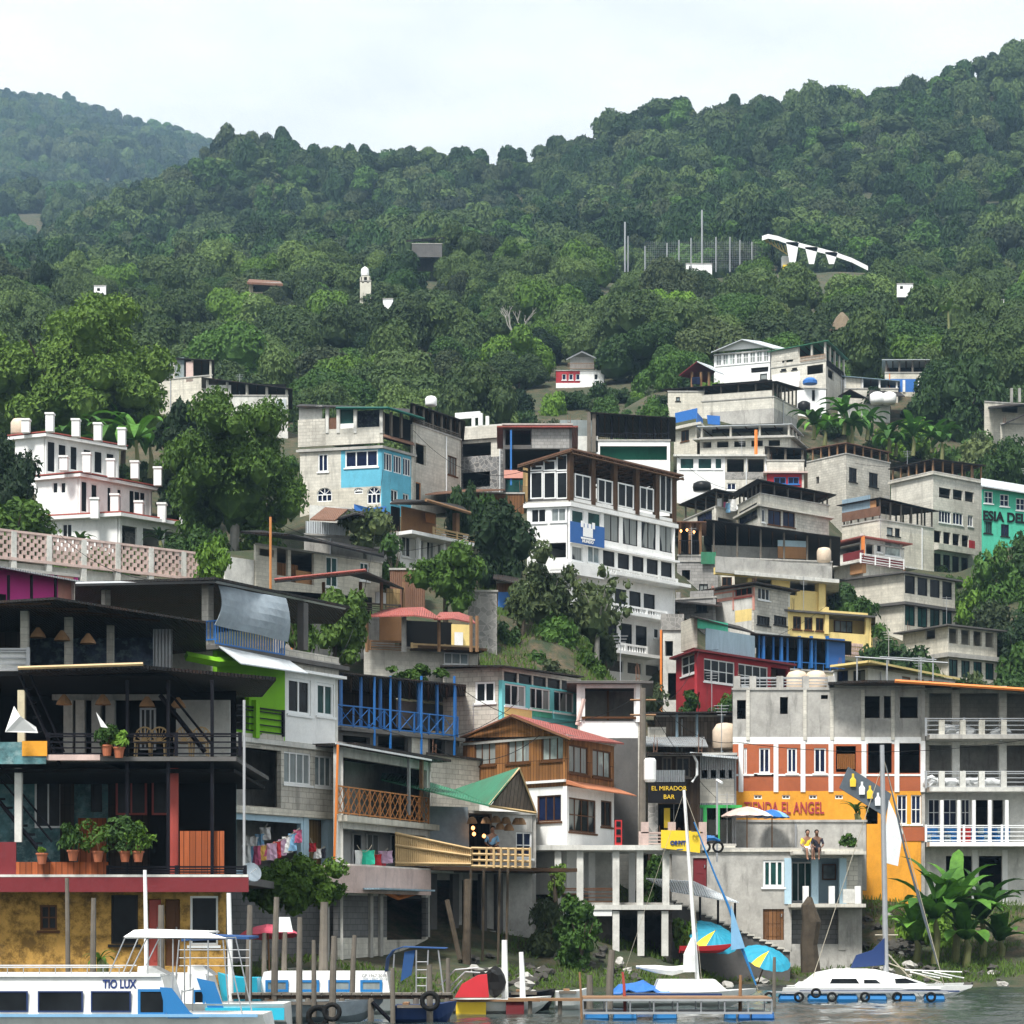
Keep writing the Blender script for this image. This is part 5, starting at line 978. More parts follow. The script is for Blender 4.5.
e4 = Bld('white_and_stone_house', 'long house, left half white and right half bare concrete', [(677, 187), (767, 187)], 457, 505, 'white', ref=0, depth=7, floors=(478,)); e4.band('concrete_light', 455, 505, 0, 725, 790); e4.row(0, 680, 712, 458, 469, 2, .3, nx=1, gl='glass_green'); e4.win(0, 715, 722, 458, 469, 1, 1, gl='glass_green'); e4.hole(0, 727, 744, 459, 472); e4.hole(0, 748, 764, 459, 473); e4.win(0, 727, 736, 483, 490, 2, 1, gl='glass_blue'); e4.slab(455, .3, .15, 'white_dirty', 'roof_slab'); e4.panel(0, 725, 765, 472, 479, 'stone', .03, .03, 'stone_panel'); fin(e4)
tag(MB().lathe(P(702, 491, 184), [(.7, 0), (.75, .3), (.7, .6), (.4, .75)], 14).build('water_tank', 'tank_black', smooth=True), 'black water tank standing before the white half of the long house', 'water tank')
e5 = Bld('red_trimmed_house', 'small house with dark open upper room and red trimmed blue windows', [(767, 186), (804, 186)], 461, 505, 'concrete_light', ref=0, depth=6); e5.canopy(449, .2, -.2, .2, 'tin_black', 2, 'wood_grey'); e5.panel(0, 768, 802, 450, 462, 'dark', -2, .1, 'back_wall'); e5.band('red_wall', 473, 505, 0); e5.win(0, 774, 786, 477, 484, 2, 1, gl='glass_blue', fr='steel_blue'); e5.win(0, 788, 799, 477, 484, 2, 1, gl='glass_blue', fr='steel_blue'); e5.slab(472, .3, .12, 'pale_pink', 'ledge'); fin(e5)
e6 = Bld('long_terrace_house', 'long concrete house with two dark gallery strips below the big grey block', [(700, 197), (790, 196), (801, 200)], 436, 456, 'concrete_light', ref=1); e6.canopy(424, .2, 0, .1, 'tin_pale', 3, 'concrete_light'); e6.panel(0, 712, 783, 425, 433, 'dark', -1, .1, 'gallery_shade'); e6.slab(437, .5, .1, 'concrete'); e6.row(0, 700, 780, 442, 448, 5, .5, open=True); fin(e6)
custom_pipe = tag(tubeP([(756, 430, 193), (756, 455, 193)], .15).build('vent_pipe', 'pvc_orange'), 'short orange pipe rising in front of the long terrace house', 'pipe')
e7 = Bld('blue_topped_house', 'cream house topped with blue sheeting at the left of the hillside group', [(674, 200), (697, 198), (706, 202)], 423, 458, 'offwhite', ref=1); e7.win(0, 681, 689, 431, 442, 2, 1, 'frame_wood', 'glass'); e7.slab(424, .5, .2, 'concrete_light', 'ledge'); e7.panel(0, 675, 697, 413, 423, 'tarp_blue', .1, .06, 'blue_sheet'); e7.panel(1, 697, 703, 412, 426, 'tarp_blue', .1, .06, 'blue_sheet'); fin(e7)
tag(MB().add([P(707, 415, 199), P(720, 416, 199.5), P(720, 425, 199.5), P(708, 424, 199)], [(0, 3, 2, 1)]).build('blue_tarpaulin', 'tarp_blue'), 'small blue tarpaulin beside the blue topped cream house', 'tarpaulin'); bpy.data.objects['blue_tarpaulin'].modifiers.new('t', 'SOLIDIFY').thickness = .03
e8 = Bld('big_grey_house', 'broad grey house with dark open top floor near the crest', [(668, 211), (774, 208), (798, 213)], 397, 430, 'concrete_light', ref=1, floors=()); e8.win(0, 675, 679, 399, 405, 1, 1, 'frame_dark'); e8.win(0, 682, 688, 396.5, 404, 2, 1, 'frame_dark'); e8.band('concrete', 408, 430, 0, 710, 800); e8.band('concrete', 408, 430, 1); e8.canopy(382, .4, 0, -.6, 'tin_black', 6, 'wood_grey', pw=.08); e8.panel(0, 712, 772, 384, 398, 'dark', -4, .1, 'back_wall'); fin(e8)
e8b = Bld('gabled_annex', 'small cream annex under a dark red gable on the big grey house', [(668, 210), (704, 210)], 392, 402, 'offwhite', ref=0, depth=4); e8b.win(0, 676, 680, 397, 401, 1, 1, 'frame_dark'); fin(e8b)
rg = thing('red_gable_room', 'little lookout room with a dark red gable roof', 'roof room', P(697, 388, 212)); MB().sheet([P(679, 375, 211), P(697, 361, 211), P(716, 370, 214), P(706, 382, 216)], .08).build('roof', 'maroon', rg); MB().sheet([P(697, 361, 211), P(716, 371, 211), P(724, 374, 217), P(712, 366, 217)], .08).build('roof', 'tin_pale', rg)
for px in (692, 701, 709): tubeP([(px, 372, 211.5), (px, 392, 211.5)], .12, 4).build('post', 'wood', rg)
MB().box(P(692, 0, 211.3)[0], P(700, 0, 211.3)[0], 211.3, 211.4, P(0, 384, 211.3)[2], P(0, 377, 211.3)[2]).build('window', 'glass_blue', rg)
e9 = Bld('white_chalet', 'white house with a glazed gallery under a pale gable at the crest', [(714, 230), (770, 228), (800, 236)], 351, 384, 'white', ref=1, floors=(368,)); e9.row(0, 716, 769, 354, 366, 8, .12, nx=2, ny=2, gl='curtained', fw=.06); e9.win(0, 760, 767, 374, 380, 1, 1, 'frame_dark'); e9.hole(0, 751, 769, 368, 373)
custom(e9, 'gable', MB().slabn([P(714, 352, 230), P(770, 347, 228), P(742, 340, 229)], .1), 'white'); custom(e9, 'gable_roof', MB().sheet([P(711, 352, 229.5), P(742, 339, 228.3), P(760, 341, 240), P(725, 350, 242)], .08).sheet([P(742, 339, 228.3), P(774, 348, 227.5), P(792, 350, 238), P(760, 341, 240)], .08), 'tin_pale'); fin(e9)
f1 = Bld('green_roofed_house', 'grey house with a green roofed open gallery, rightmost of the crest pair', [(771, 228), (826, 225), (845, 231)], 361, 410, 'concrete_light', ref=1, floors=(378,)); f1.hole(0, 782, 793, 360, 363); f1.win(0, 781, 786, 369, 371, 1, 1, 'frame_dark'); f1.win(0, 792, 797, 368, 370, 1, 1, 'frame_dark'); f1.hole(0, 807, 823, 366, 375); f1.hole(1, 828, 834, 368, 377); f1.canopy(344, .3, -.3, 0, 'tin_green', 4, 'concrete_light', pw=.12); f1.panel(0, 772, 798, 350, 362, 'block_light', .03, .05, 'infill'); f1.panel(0, 800, 824, 347, 361, 'net_green', -3, .1, 'back_wall'); f1.rail(0, 800, 825, 357, 362, .1, 'bars', 'wood'); f1.rail(1, 827, 844, 359, 366, .1, 'bars', 'steel_black'); f1.panel(0, 772, 800, 375, 390, 'white', .03, .05, 'panel'); fin(f1)
f2 = Bld('lower_white_annex', 'small white annex with blue tank below the green roofed house', [(797, 220), (826, 220)], 389, 412, 'white', ref=0, depth=5); f2.hole(0, 812, 815, 390, 401); fin(f2)
tag(MB().lathe(P(810, 384, 219.8), [(.7, 0), (.7, .3), (.4, .55), (.1, .6)], 10).build('blue_cover', 'tarp_blue'), 'small blue cover on the annex below the green roofed house', 'cover')
tag(MB().lathe(P(804, 412, 216), [(.5, 0), (.6, .3), (.6, .8), (.3, 1)], 12).build('water_tank', 'tank_black', smooth=True), 'black water tank at the foot of the white annex', 'water tank')
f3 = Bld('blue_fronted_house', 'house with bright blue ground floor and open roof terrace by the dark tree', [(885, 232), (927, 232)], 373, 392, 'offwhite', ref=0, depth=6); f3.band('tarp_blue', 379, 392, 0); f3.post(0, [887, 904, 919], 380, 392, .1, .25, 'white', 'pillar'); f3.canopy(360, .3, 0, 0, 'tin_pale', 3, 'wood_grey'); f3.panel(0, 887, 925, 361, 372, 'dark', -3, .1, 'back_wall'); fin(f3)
f4 = Bld('low_crest_house', 'low house with a tin veranda between the crest pair and the blue fronted house', [(844, 230), (898, 230)], 389, 400, 'concrete_light', ref=0, depth=6); f4.canopy(376, .2, 0, .5, 'tin_blue', 3, 'white'); f4.panel(0, 846, 861, 377, 390, 'offwhite', -.1, .1, 'side_wall'); fin(f4)
f5 = Bld('half_buried_shack', 'dark roofed shack among the banana plants near the crest', [(838, 222), (890, 222)], 405, 420, 'white_dirty', cat='shack', ref=0, depth=5); custom(f5, 'tin_roof', sheetP([(838, 396, 221), (850, 389, 221), (870, 400, 221), (868, 398, 227), (850, 390, 227)], .1), 'tin_black'); custom(f5, 'tin_roof_right', sheetP([(868, 394, 221), (905, 396, 221), (900, 392, 227), (870, 390, 227)], .1), 'tin_dark'); fin(f5)
for px in (877, 889): tag(MB().lathe(P(px, 404, 221), [(.6, 0), (.7, .3), (.7, .9), (.4, 1.1)], 12).build('water_tank', 'plastic_white', smooth=True), 'white water tank on the half-buried shack near the crest', 'water tank', 'white tanks near the crest')
# ---- right-hand grey group
j1 = Bld('plain_block_house', 'tall plain pale block house with two square windows and net-covered roof', [(803, 197), (846, 193), (890, 197)], 454, 520, 'block_light', ref=1); j1.win(1, 849, 857, 467, 481, 2, 1, 'frame_dark'); j1.win(1, 869, 878, 472, 486, 2, 1, 'frame_dark'); j1.hole(0, 816, 819, 477, 484); j1.canopy(440, .1, .2, .2, 'tin_rust', 5, 'wood', pw=.08); fin(j1)
j2 = Bld('four_storey_block', 'tall four-storey unfinished block with dark openings beside the green church', [(891, 193), (933, 189), (983, 193)], 472, 590, 'concrete_light', ref=1, floors=(492, 512, 528, 550), cat='building'); j2.hole(1, 939, 951, 487, 497); j2.hole(1, 953, 963, 489, 499); j2.hole(1, 965, 974, 491, 501); j2.win(1, 939, 951, 510, 522, 4, 1, gl='glass_blue'); j2.win(1, 953, 963, 512, 524, 3, 1, gl='glass_blue'); j2.win(1, 968, 973, 515, 526, 2, 1, gl='glass_blue')
j2.row(1, 934, 969, 530, 542, 4, .25, open=True); j2.row(1, 934, 968, 553, 568, 4, .3, nx=1, fr='frame_dark', gl='glass'); j2.win(0, 914, 918, 529, 543, 1, 1, 'frame_dark'); j2.win(0, 920, 925, 530, 544, 1, 1, 'frame_dark'); j2.band('block_light', 500, 590, 0); j2.canopy(459, .2, 0, -.3, 'tin_dark', 5, 'wood', pw=.08); j2.fslab(1, 933, 970, 544, .6, .5, 'concrete_light', 'balcony'); j2.slab(473, .2, .15, 'concrete_light', 'ledge'); j2.panel(1, 969, 975, 540, 553, 'red_wall', .03, .03, 'patterned_panel'); fin(j2)
j3 = Bld('tin_fronted_house', 'grey house with pale tin front and rusty band left of the four-storey block', [(842, 183), (880, 180), (934, 184)], 520, 560, 'offwhite', ref=1, floors=()); j3.panel(0, 842, 870, 500, 515, 'tin_blue', .05, .05, 'tin_front'); j3.panel(0, 842, 880, 513, 522, 'tin_rust', .1, .05, 'rusty_band'); j3.panel(0, 870, 876, 501, 509, 'plywood', .08, .05, 'orange_panel'); j3.canopy(498, .3, 0, .3, 'tin_black', 5, 'wood_grey', pw=.08); j3.band('concrete_light', 515, 528, 1); j3.win(1, 887, 893, 527, 535, 1, 1, 'frame_dark'); j3.win(1, 895, 900, 528, 536, 1, 1, 'frame_dark'); fin(j3)
j4 = Bld('maroon_balcony_house', 'white house with maroon panelled balcony and orange corner pipe', [(834, 176), (863, 173), (904, 176)], 543, 585, 'white_dirty', ref=1, floors=(561,)); j4.hole(0, 836, 860, 539, 556); j4.win(1, 877, 882, 543, 552, 1, 1); j4.win(1, 885, 901, 541, 555, 1, 1, gl='curtained'); j4.hole(1, 866, 874, 542, 558); j4.slab(537, .5, .1, 'tin_red', 'roof_edge'); j4.panel(0, 843, 863, 554, 562, 'maroon', .8, .08, 'balcony_panel'); j4.panel(1, 861, 903, 555, 563, 'maroon', .8, .08, 'balcony_panel'); j4.slab(562, .8, .12, 'white_dirty', 'balcony_slab'); j4.rail(1, 861, 904, 553, 563, .85, 'hbars', 'white'); j4.post(0, [862], 536, 562, .5, .2, 'pvc_orange', 'orange_pipe'); j4.panel(0, 850, 862, 562, 575, 'plywood', .5, .4, 'orange_wall'); fin(j4)
j5 = Bld('long_window_house', 'two-storey pale house with four tall openings on each floor', [(838, 171), (904, 167), (955, 171)], 573, 645, 'offwhite', ref=1, floors=(604,)); j5.row(1, 905, 952, 575, 593, 4, .3, nx=1, fr='frame_dark', gl='glass', sill=False); j5.row(1, 905, 952, 605, 625, 4, .3, nx=2, fr='frame_dark', gl='glass_green', sill=False); j5.slab(572, .4, .12, 'concrete_dark', 'roof_edge'); j5.slab(602, .35, .2, 'concrete_dark', 'ledge'); fin(j5)
j6 = Bld('lower_balcony_house', 'weathered house with a stained balcony of four openings below the long-windowed one', [(903, 161), (948, 157), (997, 160)], 627, 690, 'offwhite', ref=1, floors=(657,)); j6.row(1, 949, 994, 628, 643, 4, .35, open=True); j6.row(1, 949, 994, 659, 676, 4, .35, nx=2, fr='frame_dark', gl='glass_green', sill=False); j6.slab(625, .5, .1, 'concrete_dark', 'roof_edge'); j6.slab(653, .4, .3, 'concrete', 'ledge'); j6.hole(0, 925, 935, 628, 640); j6.panel(1, 948, 997, 627, 644, 'offwhite', -2, .1, 'back_wall'); fin(j6)
j7 = Bld('low_white_bungalow', 'low white bungalow with yellow edged roof behind the shop building', [(833, 128), (868, 126), (955, 133)], 668, 700, 'white', ref=1); j7.win(0, 837, 848, 671, 682, 2, 1, 'frame_dark', 'glass_blue'); j7.win(0, 853, 865, 671, 682, 2, 1, 'frame_dark'); j7.row(1, 902, 950, 676, 688, 4, .5, nx=1, fr='wood', gl='glass_pale', sill=False); custom(j7, 'roof', sheetP([(830, 665, 125.5), (870, 660, 123), (960, 678, 133), (930, 672, 140), (840, 664, 134)], .12), 'yellow_wall')
m = MB(); 
for px in (857, 887, 921, 933): m.bar(P(px, 690, 123), P(px, 657, 123), .06)
m.bar(P(855, 657, 123), P(948, 663, 123), .07); m.bar(P(880, 657, 123), P(936, 660, 127), .06); custom(j7, 'pipe_frame', m, 'steel'); fin(j7)
j8 = Bld('green_church', 'bright green church hall with black lettering at the right edge', [(983, 181), (1090, 185)], 489, 560, 'teal_green', cat='church', ref=0, depth=8); 
for x0, yt_ in ((984, 491), (1000, 494), (1016, 498)): j8.win(0, x0, x0 + 9, yt_, yt_ + 12, 2, 2, gl='glass_blue')
for x0, yt_ in ((984, 521), (1001, 524)): j8.win(0, x0, x0 + 8, yt_, yt_ + 12, 3, 1, fr='frame_dark')
F = j8.faces[0]; tm = text_mb('ESIA DEL NAZARENO', 1.05, .06, .03); q0 = F.u(983); tm.v = [F.pt(q0 + (v_[0] - min(a[0] for a in tm.v)), .04 - v_[1] * 1, F.z(984, 516) + v_[2]) for v_ in tm.v]; tm.build('painted_letters', 'letters_black', j8.root)
custom(j8, 'roof', sheetP([(981, 485, 180.3), (1092, 503, 184), (1092, 496, 193), (981, 478, 190)], .1), 'tin_pale'); fin(j8)
j9 = Bld('far_right_house', 'pale house half hidden behind the dark tree at the right edge', [(985, 215), (1060, 217)], 402, 440, 'offwhite', ref=0, depth=7); j9.hole(0, 1002, 1018, 406, 412); custom(j9, 'tin_roof', sheetP([(988, 408, 213), (1022, 404, 213), (1060, 412, 213), (1060, 404, 222), (990, 402, 222)], .1), 'tin_dark'); j9.post(0, [1012, 1020], 388, 402, 0, .2, 'concrete', 'stub_pillar'); fin(j9)
j10 = Bld('edge_house', 'sloping roofed cream house at the right edge below the half hidden one', [(1001, 205), (1080, 206)], 424, 450, 'offwhite', ref=0, depth=6); custom(j10, 'tin_roof', sheetP([(1001, 425, 203.5), (1050, 403, 203.5), (1050, 403, 210), (1001, 424, 211)], .1), 'tin_dark'); fin(j10)

# ================================================================== left and centre of the slope
b1 = Bld('turquoise_house', 'grey house with a bright turquoise corner storey and arched windows', [(300, 145.3), (382, 144), (413, 146.6)], 447, 512, 'concrete_light', ref=1, floors=(485,)); b1.band('blue_wall', 446, 486, 0, 341, 390); b1.band('blue_wall', 430, 512, 1); b1.band('offwhite', 487, 515, 0)
b1.win(0, 345, 378, 451, 468, 3, 1, fw=.09, gl='glass_blue'); b1.win(0, 318, 328, 454, 472, 2, 1, fw=.08, gl='glass_blue'); b1.row(1, 384, 411, 452, 470, 3, .12, nx=3, fw=.07, gl='glass_blue', sill=False); b1.win(1, 391, 398, 489, 502, 2, 1); b1.win(1, 403, 409, 493, 500, 2, 1)
b1.arch(0, 317, 332, 488, 502); b1.arch(0, 367, 381, 487, 504); b1.arch(0, 354, 363, 488, 494, 1); b1.slab(446, .15, .15, 'concrete', 'ledge')
b1.panel(0, 298, 383, 431, 447, 'concrete_light', .05, .15, 'parapet'); b1.panel(0, 299, 322, 407, 432, 'white_dirty', -.1, .1, 'panel_wall'); b1.panel(0, 298, 325, 420, 447, 'block_light', .08, .1, 'block_wall'); b1.panel(0, 327, 337, 418, 434, 'tin_rust', .0, .08, 'rusty_door'); b1.panel(0, 338, 353, 409, 424, 'glass_green', -.1, .08, 'glazing'); b1.panel(0, 338, 355, 424, 434, 'white', 0, .08, 'low_panel'); b1.panel(0, 356, 380, 411, 433, 'blue_mural', -2, .1, 'back_wall'); b1.post(0, [327, 338, 355, 381], 407, 433, .1, .2, 'white_dirty', 'pillar')
custom(b1, 'tin_roof', sheetP([(296, 406, 145), (386, 407, 143.5), (424, 418, 147), (410, 409, 158), (300, 404, 158)], .08), 'tin_dark'); custom(b1, 'gutter', tubeP([(336, 408, 143.8), (388, 408, 143.3)], .09).tube([P(388, 408, 143.3), P(424, 419, 146.8)], .09, 6), 'steel_green'); b1.slab(445, .4, .08, 'beam_brown', 'eave') if 0 else None
b1.panel(1, 382, 412, 412, 438, 'dark', -.5, .1, 'terrace_screen'); b1.post(1, [384, 392, 402], 412, 438, .1, .14, 'wood_grey', 'post'); custom(b1, 'lean_roof', sheetP([(383, 436, 143.2), (415, 445, 146.3), (413, 442, 147), (384, 434, 144)], .06), 'tin_rust'); fin(b1)
b2 = Bld('tall_blank_house', 'tall blank concrete house leaning back behind the turquoise one', [(413, 147), (461, 152)], 424, 505, 'concrete_light', ref=0, depth=8); b2.hole(0, 414, 426, 442, 462); b2.win(0, 448, 457, 455, 474, 3, 1, fr='frame_wood', gl='curtained'); b2.win(0, 414, 421, 481, 500, 1, 1, fr='wood_orange', gl='glass'); b2.canopy(404, .3, 0, 0, 'tin_dark', 5, 'wood_grey', yfloor=424, pw=.09); b2.rail(0, 414, 460, 418, 424, 0, 'hbars', 'wood_grey'); fin(b2)
tag(MB().lathe(P(431, 406, 156), [(.36, 0), (.4, .08), (.4, .5), (.3, .62), (.1, .68)], 14).build('water_tank', 'plastic_white', smooth=True), 'white water tank above the blank concrete house', 'water tank')
b3 = Bld('cobbled_balcony_house', 'concrete house with cobble faced balconies and white roof frame', [(460, 158), (503, 157)], 438, 500, 'cobble', ref=1, depth=7, floors=(457,)); b3.hole(0, 462, 491, 444, 457); b3.hole(0, 462, 490, 473, 488); b3.band('concrete_light', 436, 444, 0); b3.band('concrete_light', 443, 456, 0, 491, 502); b3.panel(0, 461, 503, 428, 440, 'concrete_light', .2, .15, 'parapet'); b3.post(0, [473, 487], 416, 434, -2, .2, 'white', 'pillar'); b3.panel(0, 455, 480, 413, 419, 'white_sheet', -2, .15, 'white_beam'); b3.fslab(0, 440, 503, 425, -1, .12, 'white_dirty', 'roof_frame', -3); b3.post(0, [480], 413, 432, -1, .25, 'white', 'pillar'); fin(b3)
b4 = Bld('dark_open_house', 'dark open-fronted house with red edged roof beside the hotel', [(503, 150), (572, 150)], 425, 500, 'concrete_dark', ref=0, depth=6, floors=(448,)); b4.hole(0, 505, 531, 430, 445); b4.hole(0, 505, 560, 449, 498); b4.band('block', 428, 448, 0, 532, 575); b4.post(0, [511], 430, 485, .3, .12, 'steel_blue', 'post'); b4.panel(0, 504, 526, 470, 478, 'salmon', .4, .1, 'pink_balcony'); b4.panel(0, 523, 528, 466, 502, 'bamboo_wall', .5, .1, 'slatted_screen'); b4.panel(0, 505, 523, 480, 492, 'glass_green', -.5, .1, 'glazing'); b4.slab(427, .4, .1, 'tin_red', 'roof_edge'); fin(b4)
b5 = Bld('white_deck_house', 'open deck with black tin roof and white fascia behind the hotel terrace', [(596, 160), (670, 160)], 441, 470, 'white', ref=0, depth=7); b5.hole(0, 600, 667, 446, 460); b5.panel(0, 598, 668, 444, 462, 'teal_green', -2, .1, 'back_wall'); b5.canopy(413, .4, 0, .4, 'tin_black', 5, 'steel_black', pw=.08); b5.panel(0, 560, 594, 420, 436, 'glass_pale', -1, .08, 'glass_screen'); b5.rail(0, 598, 668, 433, 441, 0, 'bars', 'steel_black'); b5.post(0, [589, 594], 412, 452, .2, .25, 'wood_grey', 'post'); b5.panel(0, 577, 598, 436, 452, 'white_dirty', 0, .1, 'side_wall'); fin(b5)
b6 = Bld('plank_shed', 'low brown plank shed under thin tin roof below the cobbled house', [(452, 148), (524, 148)], 494, 520, 'plank_brown', cat='shed', ref=0, depth=5); custom(b6, 'tin_roof', sheetP([(425, 494, 146.6), (505, 489, 146.6), (505, 489, 153), (450, 489, 153)], .08), 'tin_rust'); b6.hole(0, 500, 505, 498, 515); fin(b6)
# deck restaurant under the turquoise house
d1 = Bld('white_column_house', 'white house with columned gallery under a bamboo railed deck', [(397, 133), (472, 138.5)], 533, 575, 'white', ref=0, depth=6); d1.row(0, 402, 424, 535, 556, 2, .4, nx=2, gl='glass_curtain'); d1.row(0, 427, 466, 539, 560, 4, .3, nx=2, gl='glass_curtain'); d1.post(0, [420, 445, 467], 534, 565, .7, .22, 'white', 'column'); d1.fslab(0, 396, 480, 532, 1.2, .2, 'white', 'deck_slab', -6); d1.rail(0, 434, 480, 527, 537, 1.0, 'hbars', 'bamboo')
d1.panel(0, 402, 436, 506, 532, 'plywood', -1, .08, 'plywood_wall', 'bare plywood wall'); d1.panel(0, 426, 435, 513, 522, 'wood_orange', -.7, .06, 'orange_board'); d1.panel(0, 392, 400, 506, 530, 'dark', -.5, .1, 'opening'); custom(d1, 'deck_roof', sheetP([(390, 503, 133), (426, 500, 132), (470, 513, 137), (462, 505, 142), (395, 499, 140)], .08), 'tin_dark'); custom(d1, 'roof_trim', tubeP([(426, 500, 131.9), (470, 513, 136.9)], .1), 'wood'); d1.post(0, [458], 513, 532, .5, .3, 'wood', 'post'); fin(d1)  # black sheet stands in for the shade inside the doorway-like gap
tag(MB().add([P(354, 504, 131), P(370, 508, 131), P(386, 506, 131), P(388, 516, 131), P(372, 518, 131.2), P(354, 513, 131)], [(0, 5, 4, 1), (1, 4, 3, 2)]).build('blue_tarpaulin', 'tarp_blue'), 'sagging blue tarpaulin under the arched windows', 'tarpaulin')
d2 = Bld('low_flat_house', 'low white walled house with pale tin edging below the arched windows', [(305, 129), (400, 131)], 535, 560, 'concrete', ref=0, depth=7); d2.panel(0, 306, 348, 521, 535, 'tin_pale', .05, .06, 'tin_edge'); d2.panel(0, 310, 352, 505, 522, 'white_dirty', -3, .15, 'upper_wall'); custom(d2, 'tile_roof', sheetP([(310, 519, 126), (335, 520, 126), (348, 509, 130), (325, 507, 131)], .08), 'tin_rust'); custom(d2, 'tin_roof', sheetP([(330, 520, 127), (356, 513, 127), (392, 522, 128), (390, 512, 134), (345, 508, 134)], .08), 'tin_dark'); fin(d2)
d3 = Bld('open_porch_house', 'cream walled house with a cluttered open porch beneath the big dark tree', [(256, 117), (382, 123)], 545, 592, 'offwhite', ref=0, depth=7); d3.hole(0, 258, 274, 548, 555); d3.hole(0, 277, 288, 548, 575); d3.hole(0, 291, 314, 549, 582); d3.win(0, 326, 338, 556, 586, 2, 1, gl='glass_green'); d3.win(0, 360, 369, 562, 580, 2, 1, gl='glass_green'); d3.panel(0, 296, 313, 570, 586, 'plywood', -.3, .1, 'orange_board'); d3.panel(0, 275, 298, 562, 582, 'wood_amber', -.8, .1, 'cupboard'); custom(d3, 'tin_roof', sheetP([(240, 531, 115.5), (290, 534, 116), (384, 556, 122.5), (384, 550, 130), (260, 530, 126)], .1), 'tin_black'); d3.panel(0, 225, 254, 556, 590, 'white_dirty', -.1, .1, 'side_wall'); fin(d3)
tag(tubeP([(270.5, 517, 112), (270.5, 590, 112)], .065).build('orange_pole', 'wood_orange'), 'tall orange pole in front of the cluttered porch', 'pole')
d4 = Bld('red_edged_terrace', 'open terrace under a dark roof edged in red below the cream walls', [(275, 108), (395, 111)], 612, 650, 'concrete', cat='terrace', ref=0, depth=6); custom(d4, 'tin_roof', sheetP([(275, 581, 106), (366, 571, 104), (404, 588, 110), (350, 574, 116), (290, 577, 116)], .09), 'tin_dark'); custom(d4, 'roof_edge', tubeP([(275, 579.5, 105.8), (366, 570, 103.8)], .07), 'tin_red'); d4.post(0, [324, 361, 382, 404], 582, 612, 1.0, .12, 'wood', 'post'); d4.panel(0, 386, 400, 588, 608, 'bamboo_wall', -.5, .1, 'screen'); d4.panel(0, 376, 386, 592, 604, 'white', -.4, .1, 'board'); d4.rail(0, 362, 400, 602, 611, .8, 'hbars', 'wood_grey'); d4.panel(0, 275, 372, 590, 612, 'dark', -4, .1, 'back_wall'); d4.panel(0, 312, 345, 606, 618, 'block_light', .2, .1, 'low_wall'); fin(d4)
d5 = Bld('twin_gable_terrace', 'garden terrace with two little red gable roofs and a corn-yellow wall', [(365, 106), (478, 108)], 647, 690, 'concrete_light', cat='terrace', ref=0, depth=6)
custom(d5, 'red_roof', MB().sheet([P(366, 616, 105), P(414, 615, 104), P(423, 607, 106), P(390, 608, 110)], .06).sheet([P(414, 615, 104), P(442, 619, 105), P(430, 611, 109), P(423, 607, 106)], .06), 'tin_red'); custom(d5, 'second_roof', MB().sheet([P(434, 619, 105), P(452, 618, 104.5), P(459, 612, 106), P(440, 612, 109)], .06).sheet([P(452, 618, 104.5), P(476, 623, 106), P(470, 616, 110), P(459, 612, 106)], .06), 'tin_red')
for px in (367, 404, 439, 471, 477): custom(d5, 'post', tubeP([(px, 616, 105.6), (px, 652, 105.6)], .12 if px == 404 else .08, 5), 'wood' if px != 404 else 'concrete')
d5.panel(0, 452, 472, 624, 647, 'yellow_wall', -2, .1, 'yellow_wall'); d5.panel(0, 380, 402, 616, 640, 'plywood', -3, .1, 'back_wall'); d5.panel(0, 400, 452, 620, 646, 'dark', -3.5, .1, 'back_wall'); d5.panel(0, 455, 463, 632, 646, 'white', -1.8, .1, 'fridge'); d5.fslab(0, 410, 478, 648, 1.2, .12, 'beam_brown', 'deck', -.1); d5.rail(0, 370, 404, 640, 650, .4, 'hbars', 'wood'); d5.rail(0, 412, 478, 643, 648, 1.15, 'hbars', 'bamboo'); d5.win(0, 444, 469, 652, 664, 3, 1, gl='glass_pale'); fin(d5)
d6 = Bld('rusty_shed', 'small rusty tin shed among the shrubs left of the stone wall', [(390, 121), (425, 121)], 570, 600, 'tin_rust', cat='shed', ref=0, depth=4); fin(d6)
d7 = Bld('stone_pillar_wall', 'tall rough stone retaining wall left of the grassy slope', [(468, 117), (497, 117)], 592, 660, 'stone', cat='wall', ref=0, depth=3); fin(d7)
d8 = Bld('slope_shed', 'little plank shed with a blue sheet on the slope left of the hotel', [(497, 128), (520, 128)], 583, 612, 'plank_brown', cat='shed', ref=0, depth=4); d8.panel(0, 498, 514, 592, 610, 'tarp_blue', .05, .04, 'blue_sheet'); custom(d8, 'tin_roof', sheetP([(493, 578, 127), (523, 584, 127), (520, 576, 133), (494, 572, 133)], .07), 'tin_dark'); fin(d8)
